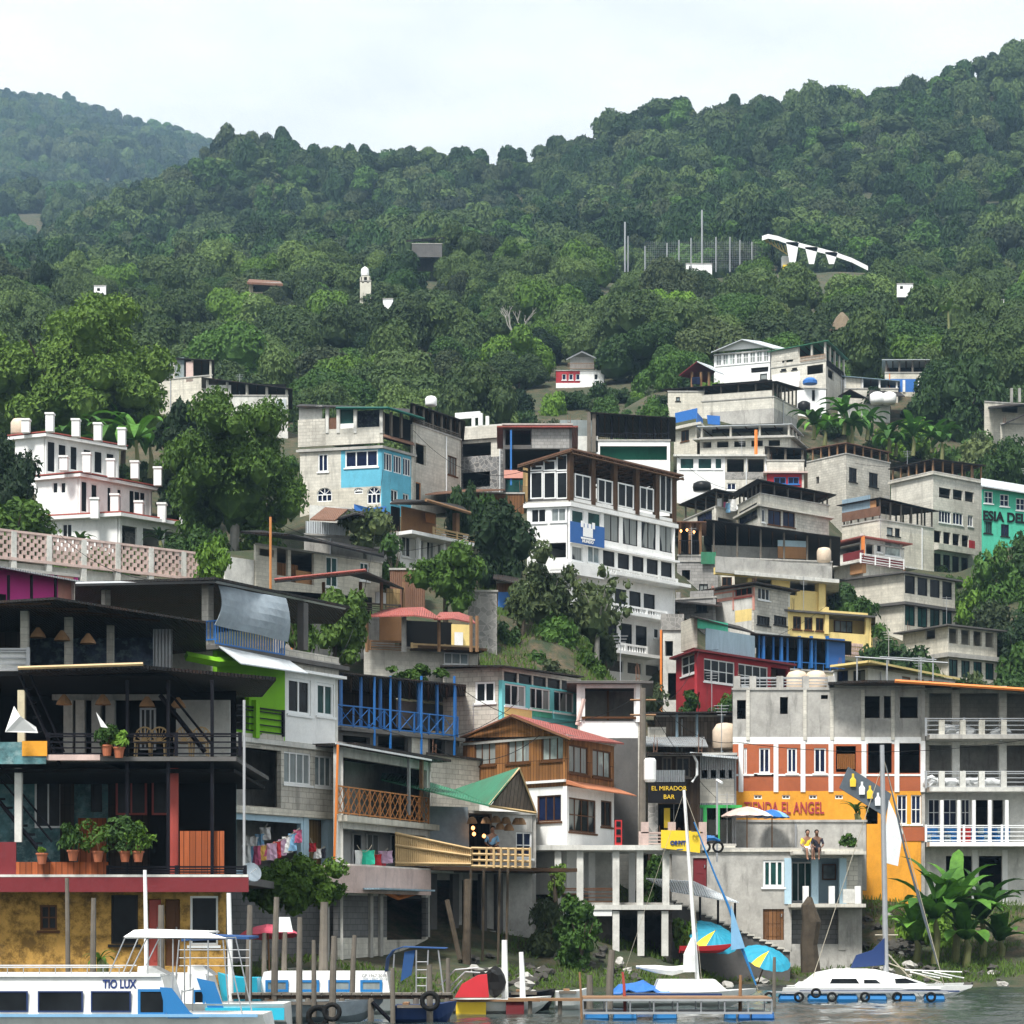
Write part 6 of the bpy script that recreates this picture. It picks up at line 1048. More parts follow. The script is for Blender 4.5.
# ---- white terraced house and its breeze block wall
w_ = []
wh1 = Bld('white_terraced_house', 'white three-tier house with red edged terraces and square stub pillars', [(28, 142.7), (120, 141), (190, 145)], 514, 562, 'white', ref=1, floors=())
wh1.win(0, 42, 49, 526, 538, 1, 1); wh1.win(0, 62, 72, 524, 538, 2, 1, 'frame_white', 'glass'); wh1.hole(1, 122, 137, 525, 556); wh1.hole(1, 143, 161, 528, 558); wh1.hole(1, 165, 184, 531, 559); wh1.panel(1, 125, 138, 531, 556, 'cobble', -.9, .1, 'grille'); wh1.slab(512, .4, .08, 'trim_red', 'red_edge'); wh1.slab(514, .5, .2, 'white', 'terrace_slab'); fin(wh1)
def tier(name, cs, yt, yb, holes):
    bb = Bld(name, 'x', cs, yt, yb, 'white', ref=1); 
    for hh in holes: bb.win(*hh, fr='frame_white', gl='glass', sill=False, fw=.08)
    bb.slab(yt - 1, .34, .08, 'trim_red', 'red_edge'); bb.slab(yt + 1, .3, .2, 'white', 'slab'); bb.finish()
    for ch in list(bb.root.children):      # the tiers belong to one house
        mw = bb.root.location - wh1.root.location; ch.parent = wh1.root; ch.location = ch.location + mw; 
        ch.name = ch.name
    bpy.data.objects.remove(bb.root); bb.done = False
tier('tier', [(36, 147.3), (80, 146), (152, 150.5)], 473, 520, [(0, 52, 58, 482, 494, 1, 1), (0, 60, 66, 482, 494, 1, 1), (1, 81, 88, 480, 512, 1, 1), (1, 91, 98, 483, 512, 1, 1), (1, 107, 112, 486, 514, 1, 1), (1, 117, 122, 488, 516, 1, 1), (1, 129, 146, 489, 518, 3, 1)])
tier('tier', [(15, 152), (46, 151), (119, 155)], 433, 480, [(1, 47, 56, 440, 472, 1, 1), (1, 58, 67, 443, 470, 1, 1), (1, 70, 78, 445, 470, 1, 1), (1, 83, 92, 448, 472, 1, 1), (1, 94, 103, 450, 473, 1, 1), (1, 106, 115, 452, 474, 1, 1)])
m = MB()
for px, yt_, yb_, Y_ in ((26, 421, 432, 151), (50, 415, 431, 150), (76, 421, 436, 151), (98, 425, 440, 152), (122, 430, 445, 153), (64, 458, 470, 145.5), (87, 455, 472, 146), (111, 461, 477, 147.5), (135, 463, 478, 148), (158, 469, 485, 149), (95, 500, 518, 140.5), (115, 496, 512, 142), (139, 503, 520, 142.3), (162, 505, 522, 143), (184, 510, 526, 143.8)):
    x0, y0, z0 = P(px, yb_ + 1, Y_); z1 = P(px, yt_, Y_)[2]; m = MB(); m.box(x0 - .25, x0 + .25, y0 - .25, y0 + .25, z0, z1); m.box(x0 - .3, x0 + .3, y0 - .3, y0 + .3, z1, z1 + .12); m.build('stub_pillar', 'white', wh1.root)
tag(MB().lathe(P(20, 436, 153), [(.55, 0), (.62, .15), (.62, .85), (.45, 1.1), (.1, 1.15)], 14).build('water_tank', 'tank_beige', smooth=True), 'beige water tank on the top tier of the white house', 'water tank')
bw = Bld('breeze_block_wall', 'long perforated breeze block wall on white base above the dark roofs', [(-60, 112), (215, 122)], 570, 600, 'white_dirty', cat='wall', ref=0, depth=1.2, th=.15); F = bw.faces[0]
def bz(u_): return P(-60, 522, 112)[2] + 0 * u_
m = MB(); n_ = int(F.L / .42); zt_, zl_ = F.z(0, 531), F.z(0, 556)
for i in range(n_):
    u_ = i * .42
    for j in range(6):
        z_ = zl_ + (zt_ - zl_) * j / 6; hh = (zt_ - zl_) / 6; o_s = .21 * (j % 2)
        F.box(m, u_ + o_s, u_ + o_s + .24, -.1, .05, z_, z_ + hh * .97)
    
F.box(m, 0, F.L, -.12, .08, zt_ + .003, zt_ + .12); F.box(m, 0, F.L, -.12, .12, zl_ - .15, zl_ - .003)
custom(bw, 'breeze_blocks', m, 'pale_pink'); 
for i in range(9): m = MB(); u_ = F.L * i / 8; F.box(m, u_ - .14, u_ + .14, -.15, .1, zl_ - 1.2, zt_ + .05); custom(bw, 'pier', m, 'white_dirty')
m = MB(); F.box(m, 0, F.L, -1.4, -.2, zl_ - 3, zl_ - .2); custom(bw, 'base_wall', m, 'white_dirty')
fin(bw)
# ---- houses above the big tree
t1 = Bld('tree_top_house', 'pale house with glazed corner above the big dark tree', [(155, 205), (212, 203)], 381, 410, 'offwhite', ref=0, depth=7); t1.canopy(357, .2, 0, .8, 'tin_dark', 3, 'offwhite'); t1.panel(0, 156, 184, 360, 380, 'glass_pale', -.1, .1, 'glazing'); t1.panel(0, 186, 193, 362, 382, 'pale_pink', 0, .1, 'pier'); fin(t1)
t2 = Bld('open_roof_house', 'open house under a red edged roof right of the glazed one', [(206, 200), (288, 200)], 396, 440, 'white_dirty', ref=0, depth=7); t2.canopy(378, .4, 0, 1.0, 'tin_dark', 4, 'concrete_light', pw=.12); t2.panel(0, 208, 231, 385, 398, 'white_dirty', -.1, .1, 'side_wall'); t2.panel(0, 232, 286, 384, 397, 'dark', -4, .1, 'back_wall'); t2.panel(0, 276, 286, 399, 412, 'tin_pale', .1, .1, 'panel'); fin(t2)
# ---- small things far up on the ridge
c1 = Bld('ridge_villa', 'small white villa with red porch alone among the ridge trees', [(556, 262), (604, 262)], 371, 383, 'white', ref=0, depth=6); c1.band('red_wall', 371, 383, 0, 556, 580); c1.row(0, 562, 580, 374, 380, 3, .3, nx=1, gl='glass_blue'); c1.win(0, 594, 598, 374, 380, 1, 1); c1.panel(0, 570, 594, 357, 369, 'white', -1.5, .3, 'upper_wall'); custom(c1, 'tin_roof', sheetP([(566, 359, 262), (582, 351, 262), (597, 358, 262), (595, 357, 267), (582, 350, 267), (568, 358, 267)], .15), 'tin_grey'); c1.rail(0, 568, 594, 363, 369, .3, 'bars', 'wood'); fin(c1)
c2 = Bld('dark_hall', 'dark roofed hall at the top of the wooded ridge', [(412, 362), (442, 362)], 244, 252, 'concrete_dark', cat='building', ref=0, depth=8); custom(c2, 'tin_roof', sheetP([(406, 240, 366), (444, 237, 366), (446, 240, 376), (406, 240, 376)], .3), 'tin_black'); fin(c2)
c3 = Bld('small_tower', 'slim cream tower with a round white top among ridge trees', [(360, 300), (371, 300)], 281, 300, 'cream_tower', cat='tower', ref=0, depth=2); c3.hole(0, 362, 364, 277, 283); c3.hole(0, 367, 369, 277, 283); fin(c3); custom(c3, 'tank', MB().lathe(P(365, 276, 301), [(.5, 0), (.55, .3), (.5, .9), (.1, 1.2)], 12), 'plastic_white')
c3.panel(0, 361, 370, 276, 282, 'cream_tower', 0, .6, 'upper_stage')
c4 = Bld('white_ruin', 'tiny white wall below the slim cream tower', [(383, 296), (393, 296)], 299, 310, 'white', cat='house', ref=0, depth=4); fin(c4)
c5 = Bld('ridge_hut', 'little hut with pale walls at the left top of the ridge', [(249, 330), (281, 330)], 283, 294, 'cream', cat='hut', ref=0, depth=5); c5.hole(0, 253, 277, 284, 292); custom(c5, 'roof', sheetP([(247, 282, 328), (283, 284, 328), (280, 281, 337), (249, 279, 337)], .3), 'tin_rust'); fin(c5)
c6 = Bld('thatched_hut', 'conical thatched hut among the trees above the crest houses', [(834, 262), (851, 262)], 330, 342, 'plank_dark', cat='hut', ref=0, depth=2); fin(c6); custom(c6, 'thatch', MB().lathe(P(842, 329, 263), [(1.6, -.4), (1.3, .2), (.7, 1.3), (.15, 1.9)], 12), 'thatch')
for nm, lb, px0, px1, yt_, yb_, Y_ in (('white_cabin', 'tiny white cabin right of the arched hall', 897, 913, 284, 291, 300), ('far_cabin', 'tiny white cabin beside the utility pole at right', 990, 1004, 300, 312, 300), ('cream_cabin', 'small cream cabin at the far left ridge', 94, 106, 286, 293, 300), ('clearing_cabin', 'low pale cabin in the clearing beyond the court', 686, 712, 264, 274, 352)):
    cc = Bld(nm, lb, [(px0, Y_), (px1, Y_)], yt_, yb_, 'white', ref=0, depth=4); cc.hole(0, px0 + 3, px0 + 6, yt_ + 2, yt_ + 5); fin(cc)
# arched white hall
ah = thing('arched_hall', 'long white arched canopy hall high on the wooded slope', 'hall', P(800, 268, 350))
m = MB(); pts = [(762, 236), (768, 234), (778, 236), (789, 240), (800, 243), (812, 246), (824, 249), (838, 253), (852, 258), (868, 266)]
for i in range(len(pts) - 1):
    (xa, ya), (xb, yb_) = pts[i], pts[i + 1]; m.hexa([P(xa, ya + 4.5, 350), P(xb, yb_ + 4.5, 350), P(xb, yb_ + 4.5, 356), P(xa, ya + 4.5, 356)], [P(xa, ya, 350), P(xb, yb_, 350), P(xb, yb_, 356), P(xa, ya, 356)])
m.build('arched_roof', 'white', ah)
for px, yt_, yb_ in ((792, 242, 266), (811, 247, 264), (831, 252, 264)):
    m = MB(); m.hexa([P(px - 2, yb_, 350), P(px + 3, yb_, 350), P(px + 3, yb_, 351), P(px - 2, yb_, 351)], [P(px - 6, yt_, 350), P(px + 7, yt_, 350), P(px + 7, yt_, 351), P(px - 6, yt_, 351)]); m.build('pier', 'white', ah)
m = MB(); m.box(P(782, 0, 352)[0], P(796, 0, 352)[0], 352, 353, P(0, 266, 352)[2], P(0, 256, 352)[2]); m.build('end_wall', 'white', ah); m = MB(); m.box(P(783, 0, 351.5)[0], P(788, 0, 351.5)[0], 351.4, 351.9, P(0, 270, 351)[2], P(0, 264, 351)[2]); m.build('yellow_base', 'yellow', ah)
m = MB()
for i in range(8): m.bar(P(764 + i * 3.4, 238 + i * 1.2, 352), P(767 + i * 3.4, 243 + i * 1.6, 352), .12)
m.bar(P(764, 239, 352), P(790, 256, 352), .15); m.build('truss', 'yellow_wall', ah)
# fenced court
fc = thing('court_fence', 'tall net fence on thin posts around the hilltop court', 'fence', P(680, 270, 358))
for px, yt_, Y_ in ((625, 222, 356), (628, 236, 356), (645, 246, 352), (667, 243, 352), (679, 240, 352), (691, 238, 352), (716, 237, 352), (730, 237, 352), (740, 240, 352), (752, 242, 352), (702, 210, 354)):
    tubeP([(px, yt_, Y_), (px, 272, Y_)], .09 if px not in (625, 702) else .13, 4).build('post', 'steel', fc)
m = MB()
for i in range(12): y_ = 243 + i * 2.2; m.bar(P(645, y_, 352), P(756, y_, 352), .012)
for i in range(60): px = 645 + i * 1.9; m.bar(P(px, 241, 352), P(px, 270, 352), .01)
m.build('net', 'steel', fc)
tag(MB().bar(P(962, 312, 300), P(962, 282, 300), .25).bar(P(955, 286, 300), P(972, 283, 300), .12).build('utility_pole', 'white_sheet'), 'pale utility pole with cross arm among the right-hand ridge trees', 'pole')
# ================================================================== ground, water, air, woods
def land_mesh():
    cols = np.concatenate([np.linspace(-500, -60, 24), np.linspace(-50, 1074, 190), np.linspace(1090, 1500, 24)])
    ys = np.concatenate([np.linspace(40, 150, 90), np.linspace(152, 420, 80), np.linspace(426, 900, 80), np.linspace(920, 2200, 60)])
    C, Yg = np.meshgrid(cols, ys); X = (C - 512) / f * Yg; Z = ground(X, Yg); n, m = C.shape
    v = np.stack([X.ravel(), Yg.ravel(), Z.ravel()], 1); idx = np.arange(n * m).reshape(n, m)
    q = np.stack([idx[:-1, :-1].ravel(), idx[:-1, 1:].ravel(), idx[1:, 1:].ravel(), idx[1:, :-1].ravel()], 1)
    me = bpy.data.meshes.new('ground'); me.from_pydata(v.tolist(), [], q.tolist()); me.polygons.foreach_set('use_smooth', [True] * len(q))
    m, nt, b = new_mat('ground'); a = noise(nt, coord(nt), .09, 5, .7); a2 = noise(nt, coord(nt), 1.2, 6, .7); a3 = noise(nt, coord(nt), 6, 4, .7)
    c = mixc(nt, ramp(nt, a2, .38, .62), (.02, .04, .012), (.11, .08, .045)); c = mixc(nt, ramp(nt, a, .45, .62, 0, .8), c, (.022, .042, .012)); c = mixc(nt, ramp(nt, a3, .4, .75, 0, .7), c, (.04, .035, .025))
    L(nt, c, b.inputs['Base Color']); b.inputs['Roughness'].default_value = 1; bump(nt, b, a3, .8, .15); me.materials.append(m)
    o = bpy.data.objects.new('ground', me); COL.objects.link(o); struct(o)
land_mesh()
def lake():
    m, nt, b = new_mat('lake_water'); b.inputs['Base Color'].default_value = (.035, .05, .048, 1); b.inputs['Roughness'].default_value = .1; b.inputs['IOR'].default_value = 1.33
    a = noise(nt, coord(nt, 1.0, .45, 1), 2.1, 5, .6); a2 = noise(nt, coord(nt, 1, .6, 1), .4, 3, .5)
    bn = N(nt, 'ShaderNodeBump', Strength=.6, Distance=.1); L(nt, a, bn.inputs['Height']); bn2 = N(nt, 'ShaderNodeBump', Strength=.3, Distance=.2); L(nt, a2, bn2.inputs['Height']); L(nt, bn.outputs[0], bn2.inputs['Normal']); L(nt, bn2.outputs[0], b.inputs['Normal'])
    xs = np.concatenate([[-600, -200, -80], np.arange(-42, 56, .3), [80, 200, 600]]); ys = np.concatenate([[-300, -60, 20], np.arange(40, 101, .3), [130]])
    Xw, Yw = np.meshgrid(xs, ys); Zw = .045 * smooth_noise(Xw * 1.0, Yw, .9, 41) + .03 * smooth_noise(Xw + Yw * .4, Yw, .45, 42) + .05 * smooth_noise(Xw - Yw * .3, Yw * 1.3, 2.6, 43)
    n_, m_ = Xw.shape; idx = np.arange(n_ * m_).reshape(n_, m_); q = np.stack([idx[:-1, :-1].ravel(), idx[:-1, 1:].ravel(), idx[1:, 1:].ravel(), idx[1:, :-1].ravel()], 1)
    me = bpy.data.meshes.new('lake_water'); me.from_pydata(np.stack([Xw.ravel(), Yw.ravel(), Zw.ravel()], 1).tolist(), [], q.tolist()); me.polygons.foreach_set('use_smooth', [True] * len(q)); me.materials.append(m)
    o = bpy.data.objects.new('lake_water', me); COL.objects.link(o); struct(o)
lake()
def haze():
    m = bpy.data.materials.new('haze'); m.use_nodes = True; nt = m.node_tree; nt.nodes.clear(); out = N(nt, 'ShaderNodeOutputMaterial')
    v = N(nt, 'ShaderNodeVolumePrincipled', Density=.0002); v.inputs['Color'].default_value = (.44, .68, .95, 1); v.inputs['Anisotropy'].default_value = .2; L(nt, v.outputs[0], out.inputs['Volume'])
    mb = MB(); mb.box(-1150, 1150, -320, 2420, -12, 700); o = mb.build('haze', m); o['kind'] = 'stuff'; o['label'] = 'thin blue haze over the lake shore and hills'; o['category'] = 'haze'
    cy.volume_step_rate = 50
if not globals().get('NOHAZE'): haze()

# crowns shared by the trees of the wooded ridge and the mountain
def proto(seed, rx, rz, nl, nleaf, ls, mat, h, lobe=.42, flat=.8):
    t = trunk_mb(h, .22, h + rz, 4, seed, rx * .5)
    return crown_mesh('ridge_tree', mat, seed, rx, rx * .95, rz, nl, nleaf, ls, cz=h + rz * .8, lobe=lobe, trunk=t, flat=flat, core=.84, jit=(.86, 1.1), nj=.5)
protos = [proto(21, 4.8, 3.3, 9, 9000, .17, 'leaf_far', 2.2, .5), proto(22, 4.2, 4.0, 12, 9000, .17, 'leaf_far', 2.5, .42), proto(23, 5.4, 2.8, 12, 9600, .17, 'leaf_far', 3.2, .42, .7),
          proto(24, 3.4, 4.0, 9, 7000, .17, 'leaf_far', 2.6, .48), proto(25, 4.4, 3.3, 16, 9000, .16, 'leaf_jungle', 2.2, .36), proto(26, 4.6, 3.4, 10, 9000, .18, 'leaf_mid', 2.4, .46),
          proto(27, 4.4, 3.3, 10, 9000, .17, 'leaf_light', 2.2, .44), proto(28, 4.2, 3.0, 10, 8000, .19, 'leaf_dull', 2.4, .44)]
def ridge_trees():
    r = np.random.default_rng(5); pts = []
    kinds = [0, 1, 2, 3, 4, 5, 6, 7]; pr = [.16, .15, .16, .1, .12, .13, .1, .08]
    words = ['dark green broad tree', 'deep green tall tree', 'wide umbrella-shaped green tree', 'narrow dark green tree', 'very dark dense tree', 'mid green leafy tree', 'bright green leafy tree', 'dull olive green tree']
    n = 0
    for _ in range(9000):
        px = r.uniform(-60, 1084); Y = math.sqrt(r.uniform(212 ** 2, 400 ** 2)); x = (px - 512) / f * Y
        if 655 < px < 940 and Y < 243: continue
        if 140 < px < 310 and Y < 222: continue
        if 940 <= px and Y < 225: continue
        if 498 < px < 662 and Y < 257 or 535 < px < 628 and Y < 272: continue
        if 398 < px < 452 and Y > 335: continue
        if 600 < px < 770 and Y > 352: continue
        if 755 < px < 880 and 330 < Y: continue
        if 215 < px < 260 and Y<0: continue
        d = 6.6 if Y < 300 else 7.4
        if all((x - a) ** 2 + (Y - b) ** 2 > d * d for a, b in pts): pts.append((x, Y))
    pts.sort(key=lambda p: p[1])
    pts = pts[:296]
    for x, Y in pts:
        px = 512 + f * x / Y; k = int(r.choice(kinds, p=pr)); o = bpy.data.objects.new('ridge_tree', protos[k]); COL.objects.link(o); s = r.uniform(.55, 1.15)
        o.location = (x, Y, float(ground(x, Y)) - 1.6 * s); o.rotation_euler = (r.uniform(-.06, .06), r.uniform(-.06, .06), r.uniform(0, 6.28)); o.scale = (s * r.uniform(.9, 1.15), s * r.uniform(.9, 1.15), s * r.uniform(.88, 1.15))
        side = 'left' if px < 340 else 'middle' if px < 680 else 'right'; dep = 'just behind the topmost houses' if Y < 262 else 'half way up the wooded ridge' if Y < 325 else 'along the top of the wooded ridge'
        tag(o, f'{words[k]} {dep}, {side} part', 'tree', 'trees on the wooded ridge above the town')
    return pts
RP = ridge_trees()
def forest():
    r = np.random.default_rng(9); P0 = []
    def scatter(n, px0, px1, y0, y1, smin, smax):
        px = r.uniform(px0, px1, n); Y = np.sqrt(r.uniform(y0 ** 2, y1 ** 2, n)); X = (px - 512) / f * Y
        for x, y in zip(X, Y):
            c = 512 + f * x / y
            if 600 < c < 885 and 352 < y < 432 or 535 < c < 628 and y < 272: continue
            P0.append((x, y, r.uniform(smin, smax)))
    ymax = max(p[1] for p in RP)
    scatter(380, -80, 1100, ymax, 440, .7, 1.0); scatter(1150, -80, 1120, 440, 600, .6, 1.4); scatter(1500, -80, 1120, 600, 735, .6, 1.5); scatter(2600, -450, 330, 1380, 1830, 1.3, 2.7); scatter(1300, -300, 330, 860, 1380, 1.0, 1.8)
    scatter(170, -420, -80, 230, 700, .8, 1.1); scatter(170, 1110, 1450, 230, 700, .8, 1.1)
    A = np.array(P0); z = ground(A[:, 0], A[:, 1]) - 1.6
    me = bpy.data.meshes.new('forest'); me.from_pydata(np.column_stack([A[:, :2], z]).tolist(), [], [])
    a = me.attributes.new('tree_scale', 'FLOAT', 'POINT'); a.data.foreach_set('value', A[:, 2]); b = me.attributes.new('turn', 'FLOAT', 'POINT'); b.data.foreach_set('value', r.uniform(0, 6.28, len(A)))
    hidden = bpy.data.collections.new('forest_kinds')
    small = [proto(s, a_ * 1.05, c_, n_ // 2, 3000, .27, m_, 2.0, l_ * 1.3) for s, a_, c_, n_, m_, l_ in ((31, 4.4, 3.4, 16, 'leaf_far', .34), (32, 4.2, 4.0, 13, 'leaf_far', .38), (33, 5.0, 3.0, 18, 'leaf_far', .32), (34, 3.6, 4.3, 12, 'leaf_jungle', .38), (35, 4.2, 3.4, 14, 'leaf_dull', .36), (37, 4.6, 3.6, 26, 'leaf_mid', .26), (38, 3.2, 4.6, 18, 'leaf_jungle', .32), (36, 4.0, 3.0, 15, 'leaf_far', .36))]
    for m_ in small: hidden.objects.link(bpy.data.objects.new('forest_tree_kind', m_))
    g = bpy.data.node_groups.new('forest', 'GeometryNodeTree'); g.interface.new_socket('Geometry', in_out='INPUT', socket_type='NodeSocketGeometry'); g.interface.new_socket('Geometry', in_out='OUTPUT', socket_type='NodeSocketGeometry')
    gi, go = g.nodes.new('NodeGroupInput'), g.nodes.new('NodeGroupOutput'); ip = g.nodes.new('GeometryNodeInstanceOnPoints'); ci = g.nodes.new('GeometryNodeCollectionInfo')
    ci.inputs['Collection'].default_value = hidden; ci.inputs['Separate Children'].default_value = True; ci.inputs['Reset Children'].default_value = True; ip.inputs['Pick Instance'].default_value = True
    sa = g.nodes.new('GeometryNodeInputNamedAttribute'); sa.inputs['Name'].default_value = 'tree_scale'; ta = g.nodes.new('GeometryNodeInputNamedAttribute'); ta.inputs['Name'].default_value = 'turn'
    cx = g.nodes.new('ShaderNodeCombineXYZ'); l = g.links.new
    l(gi.outputs[0], ip.inputs['Points']); l(ci.outputs[0], ip.inputs['Instance']); l(sa.outputs['Attribute'], ip.inputs['Scale']); l(ta.outputs['Attribute'], cx.inputs[2]); l(cx.outputs[0], ip.inputs['Rotation']); l(ip.outputs[0], go.inputs[0])
    o = bpy.data.objects.new('forest', me); COL.objects.link(o); md = o.modifiers.new('forest', 'NODES'); md.node_group = g
    tag(o, 'dense green forest covering the mountain slopes up to the skyline', 'forest', kind='stuff')
forest()
# ================================================================== trees and plants of the town
T = tree
T('big_tree', 'huge bright green tree at the far left behind the white terraced house', 66, 172, 296, 452, 205, 'leaf_lime', 51, 1.2, .15, 60, lobe=.2)
T('big_tree', 'mid green tree between the huge bright one and the tree top house', 122, 182, 352, 440, 72, 'leaf_mid', 52, .8, .2, 16, lobe=.34)
T('big_tree', 'big dark tree whose crown hangs over the cluttered porch', 234, 136, 398, 545, 138, 'leaf_light', 53, 1.2, .12, 64, lobe=.2, bark='bark_pale')
T('big_tree', 'dark tree squeezed between the white tiers and the big dark crown', 186, 150, 400, 560, 66, 'leaf_dark', 54, .8, .18, 16, lobe=.36)
T('edge_tree', 'dark bushy tree at the left edge beside the white tiers', -2, 131, 432, 530, 78, 'leaf_dark', 55, .8, .15, 14)
T('light_shrub', 'light green shrub at the left edge below the dark bushy tree', 10, 127, 498, 556, 90, 'leaf_light', 56, .7, .14, 12)
T('tree', 'round dark tree crowning the slope right of the blue fronted house', 964, 221, 356, 476, 104, 'leaf_dark', 57, .9, .24, 26, lobe=.3)
T('tree', 'dark green tree under the round dark tree', 985, 212, 430, 500, 100, 'leaf_mid', 58, .7, .24, 14)
T('tree', 'dark tree right behind the green church roof', 935, 215, 440, 478, 60, 'leaf_mid', 59, .7, .22, 10)
T('light_shrub', 'sparse grey-green shrub beneath the blue tarpaulin', 366, 128, 506, 548, 56, 'leaf_dull', 60, .5, .12, 9, bark='bark_pale')
T('light_shrub', 'light shrub in front of the cluttered porch', 213, 112, 536, 585, 36, 'leaf_light', 61, .7, .12, 8)
T('light_shrub', 'leafy shrub between cream walls and the white columned house', 390, 124, 534, 588, 36, 'leaf_mid', 62, .7, .12, 8)
T('light_shrub', 'broad yellow-green shrub below the white columned house', 446, 116, 546, 610, 78, 'leaf_light', 63, .9, .13, 18, lobe=.34)
T('cypress', 'slim dark cypress left of the pair below the plank shed', 455, 141, 486, 552, 20, 'leaf_dark', 64, 1.2, .14, 12, lobe=.8)
T('cypress', 'slim dark cypress right of the pair below the plank shed', 469, 141.5, 482, 552, 20, 'leaf_dark', 65, 1.2, .14, 12, lobe=.8)
T('tree', 'dark tree left of the hotel wall', 503, 132, 500, 584, 66, 'leaf_dark', 66, .9, .15, 18, lobe=.34)
T('tree', 'grey-green bush tree behind the plank shed', 480, 143, 496, 548, 54, 'leaf_mid', 67, .8, .15, 12)
T('tree', 'loose drooping tree on the slope before the hotel', 545, 123, 546, 648, 78, 'leaf_dull', 68, .55, .12, 26, lobe=.24, bark='bark_pale')
T('tree', 'sparse branching tree leaning over the hotel balconies', 596, 124, 565, 642, 70, 'leaf_dull', 69, .16, .11, 26, lobe=.12, bark='bark_pale')
T('hanging_shrub', 'pale hanging shrub on the stony slope', 521, 120, 580, 625, 24, 'leaf_dull', 70, 1, .1, 8, lobe=.6)
T('tree', 'dark shrub at the foot of the sparse branching tree', 556, 121, 612, 664, 46, 'leaf_mid', 71, .9, .13, 12)
T('lime_tree', 'bright lime green tree behind the block parapet', 341, 97, 588, 662, 54, 'leaf_lime', 72, .8, .11, 18, lobe=.34)
T('light_shrub', 'green shrub under the big tin roof edge', 300, 94, 608, 656, 34, 'leaf_light', 73, .8, .11, 9)
T('roof_plants', 'row of greenery on top of the blue railed house', 418, 101, 664, 684, 60, 'leaf_light', 74, .9, .1, 10, trunk=False, cat='plants')
T('vine_tree', 'leafy vine spilling over the block wall below the clothes lines', 300, 74, 856, 912, 92, 'leaf_light', 75, 1.2, .07, 34, lobe=.26, trunk=False, zg=2.2)
T('vine_tree', 'dark vine behind the satellite dish', 262, 76, 868, 906, 50, 'leaf_mid', 76, 1.0, .08, 14, trunk=False, zg=2.2)
T('shore_bush', 'dense dark bush on the shore left of the white columns', 577, 88.5, 896, 972, 46, 'leaf_mid', 77, 1, .09, 18, lobe=.34)
T('shore_bush', 'olive bush at the edge of the eroded bank', 546, 90, 900, 962, 40, 'leaf_dull', 78, .9, .08, 12)
T('climbing_plant', 'bright climbing plant on the left white column', 557, 92, 864, 898, 18, 'leaf_lime', 79, 1, .08, 8, zg=4, lobe=.5)
T('shore_bush', 'dark foliage filling the lower bay behind the white columns', 655, 99, 910, 960, 40, 'leaf_dark', 80, 1, .1, 12)
T('shore_bush', 'foliage seen in the upper bay between white columns', 655, 100, 855, 905, 30, 'leaf_mid', 81, 1, .1, 10)
T('shore_bush', 'broad-leaved green bush right of the white columns', 684, 94, 918, 958, 26, 'leaf_light', 82, .8, .13, 8)
for i, (px, Y_, a, b, w_, lf) in enumerate(((846, 163, 582, 628, 40, 'leaf_dark'), (856, 156, 600, 668, 44, 'leaf_mid'), (880, 153, 624, 690, 40, 'leaf_mid'), (908, 150, 646, 694, 46, 'leaf_dark'), (930, 147, 660, 700, 36, 'leaf_light'),
        (968, 168, 578, 640, 26, 'leaf_light'), (996, 172, 545, 640, 46, 'leaf_mid'), (1022, 176, 530, 620, 60, 'leaf_mid'), (990, 166, 600, 668, 50, 'leaf_dull'), (1020, 160, 606, 700, 56, 'leaf_dark'), (1012, 150, 640, 706, 40, 'leaf_mid'), (1044, 165, 560, 700, 60, 'leaf_mid'))):
    T('slope_tree', ('dark' if lf == 'leaf_dark' else 'light' if lf == 'leaf_light' else 'olive' if lf == 'leaf_dull' else 'mid') + ' green tree ' + ('between the yellow house and the long-windowed house' if px < 940 else 'on the slope below the green church'), px, Y_, a, b, w_, lf, 90 + i, .7, .17, 12, group='trees among the right-hand houses')
T('tree', 'mid green tree at the right edge above the green church', 1008, 200, 436, 500, 70, 'leaf_mid', 110, .8, .2, 12)
T('tree', 'olive tree at the right edge below the half hidden house', 978, 204, 440, 490, 50, 'leaf_dull', 111, .8, .2, 12)
T('tree', 'dense green tree between the crest houses and plain block house', 905, 212, 420, 460, 60, 'leaf_light', 112, .8, .2, 12)
for i_, (px_, Y_, a_, b_, w_, lf_) in enumerate(((530, 118, 652, 690, 40, 'leaf_mid'), (560, 117, 660, 694, 34, 'leaf_dull'), (588, 120, 648, 690, 36, 'leaf_light'), (606, 126, 632, 668, 26, 'leaf_dull'), (508, 119, 622, 662, 26, 'leaf_dark'), (690, 124, 690, 716, 20, 'leaf_mid'))): T('slope_shrub', ('dark' if lf_ == 'leaf_dark' else 'light' if lf_ == 'leaf_light' else 'olive' if lf_ == 'leaf_dull' else 'mid') + ' green shrub on the bare slope left of and below the white hotel', px_, Y_, a_, b_, w_, lf_, 130 + i_, .8, .1, 12, group='shrubs on the bare slope below the hotel', cat='shrub')
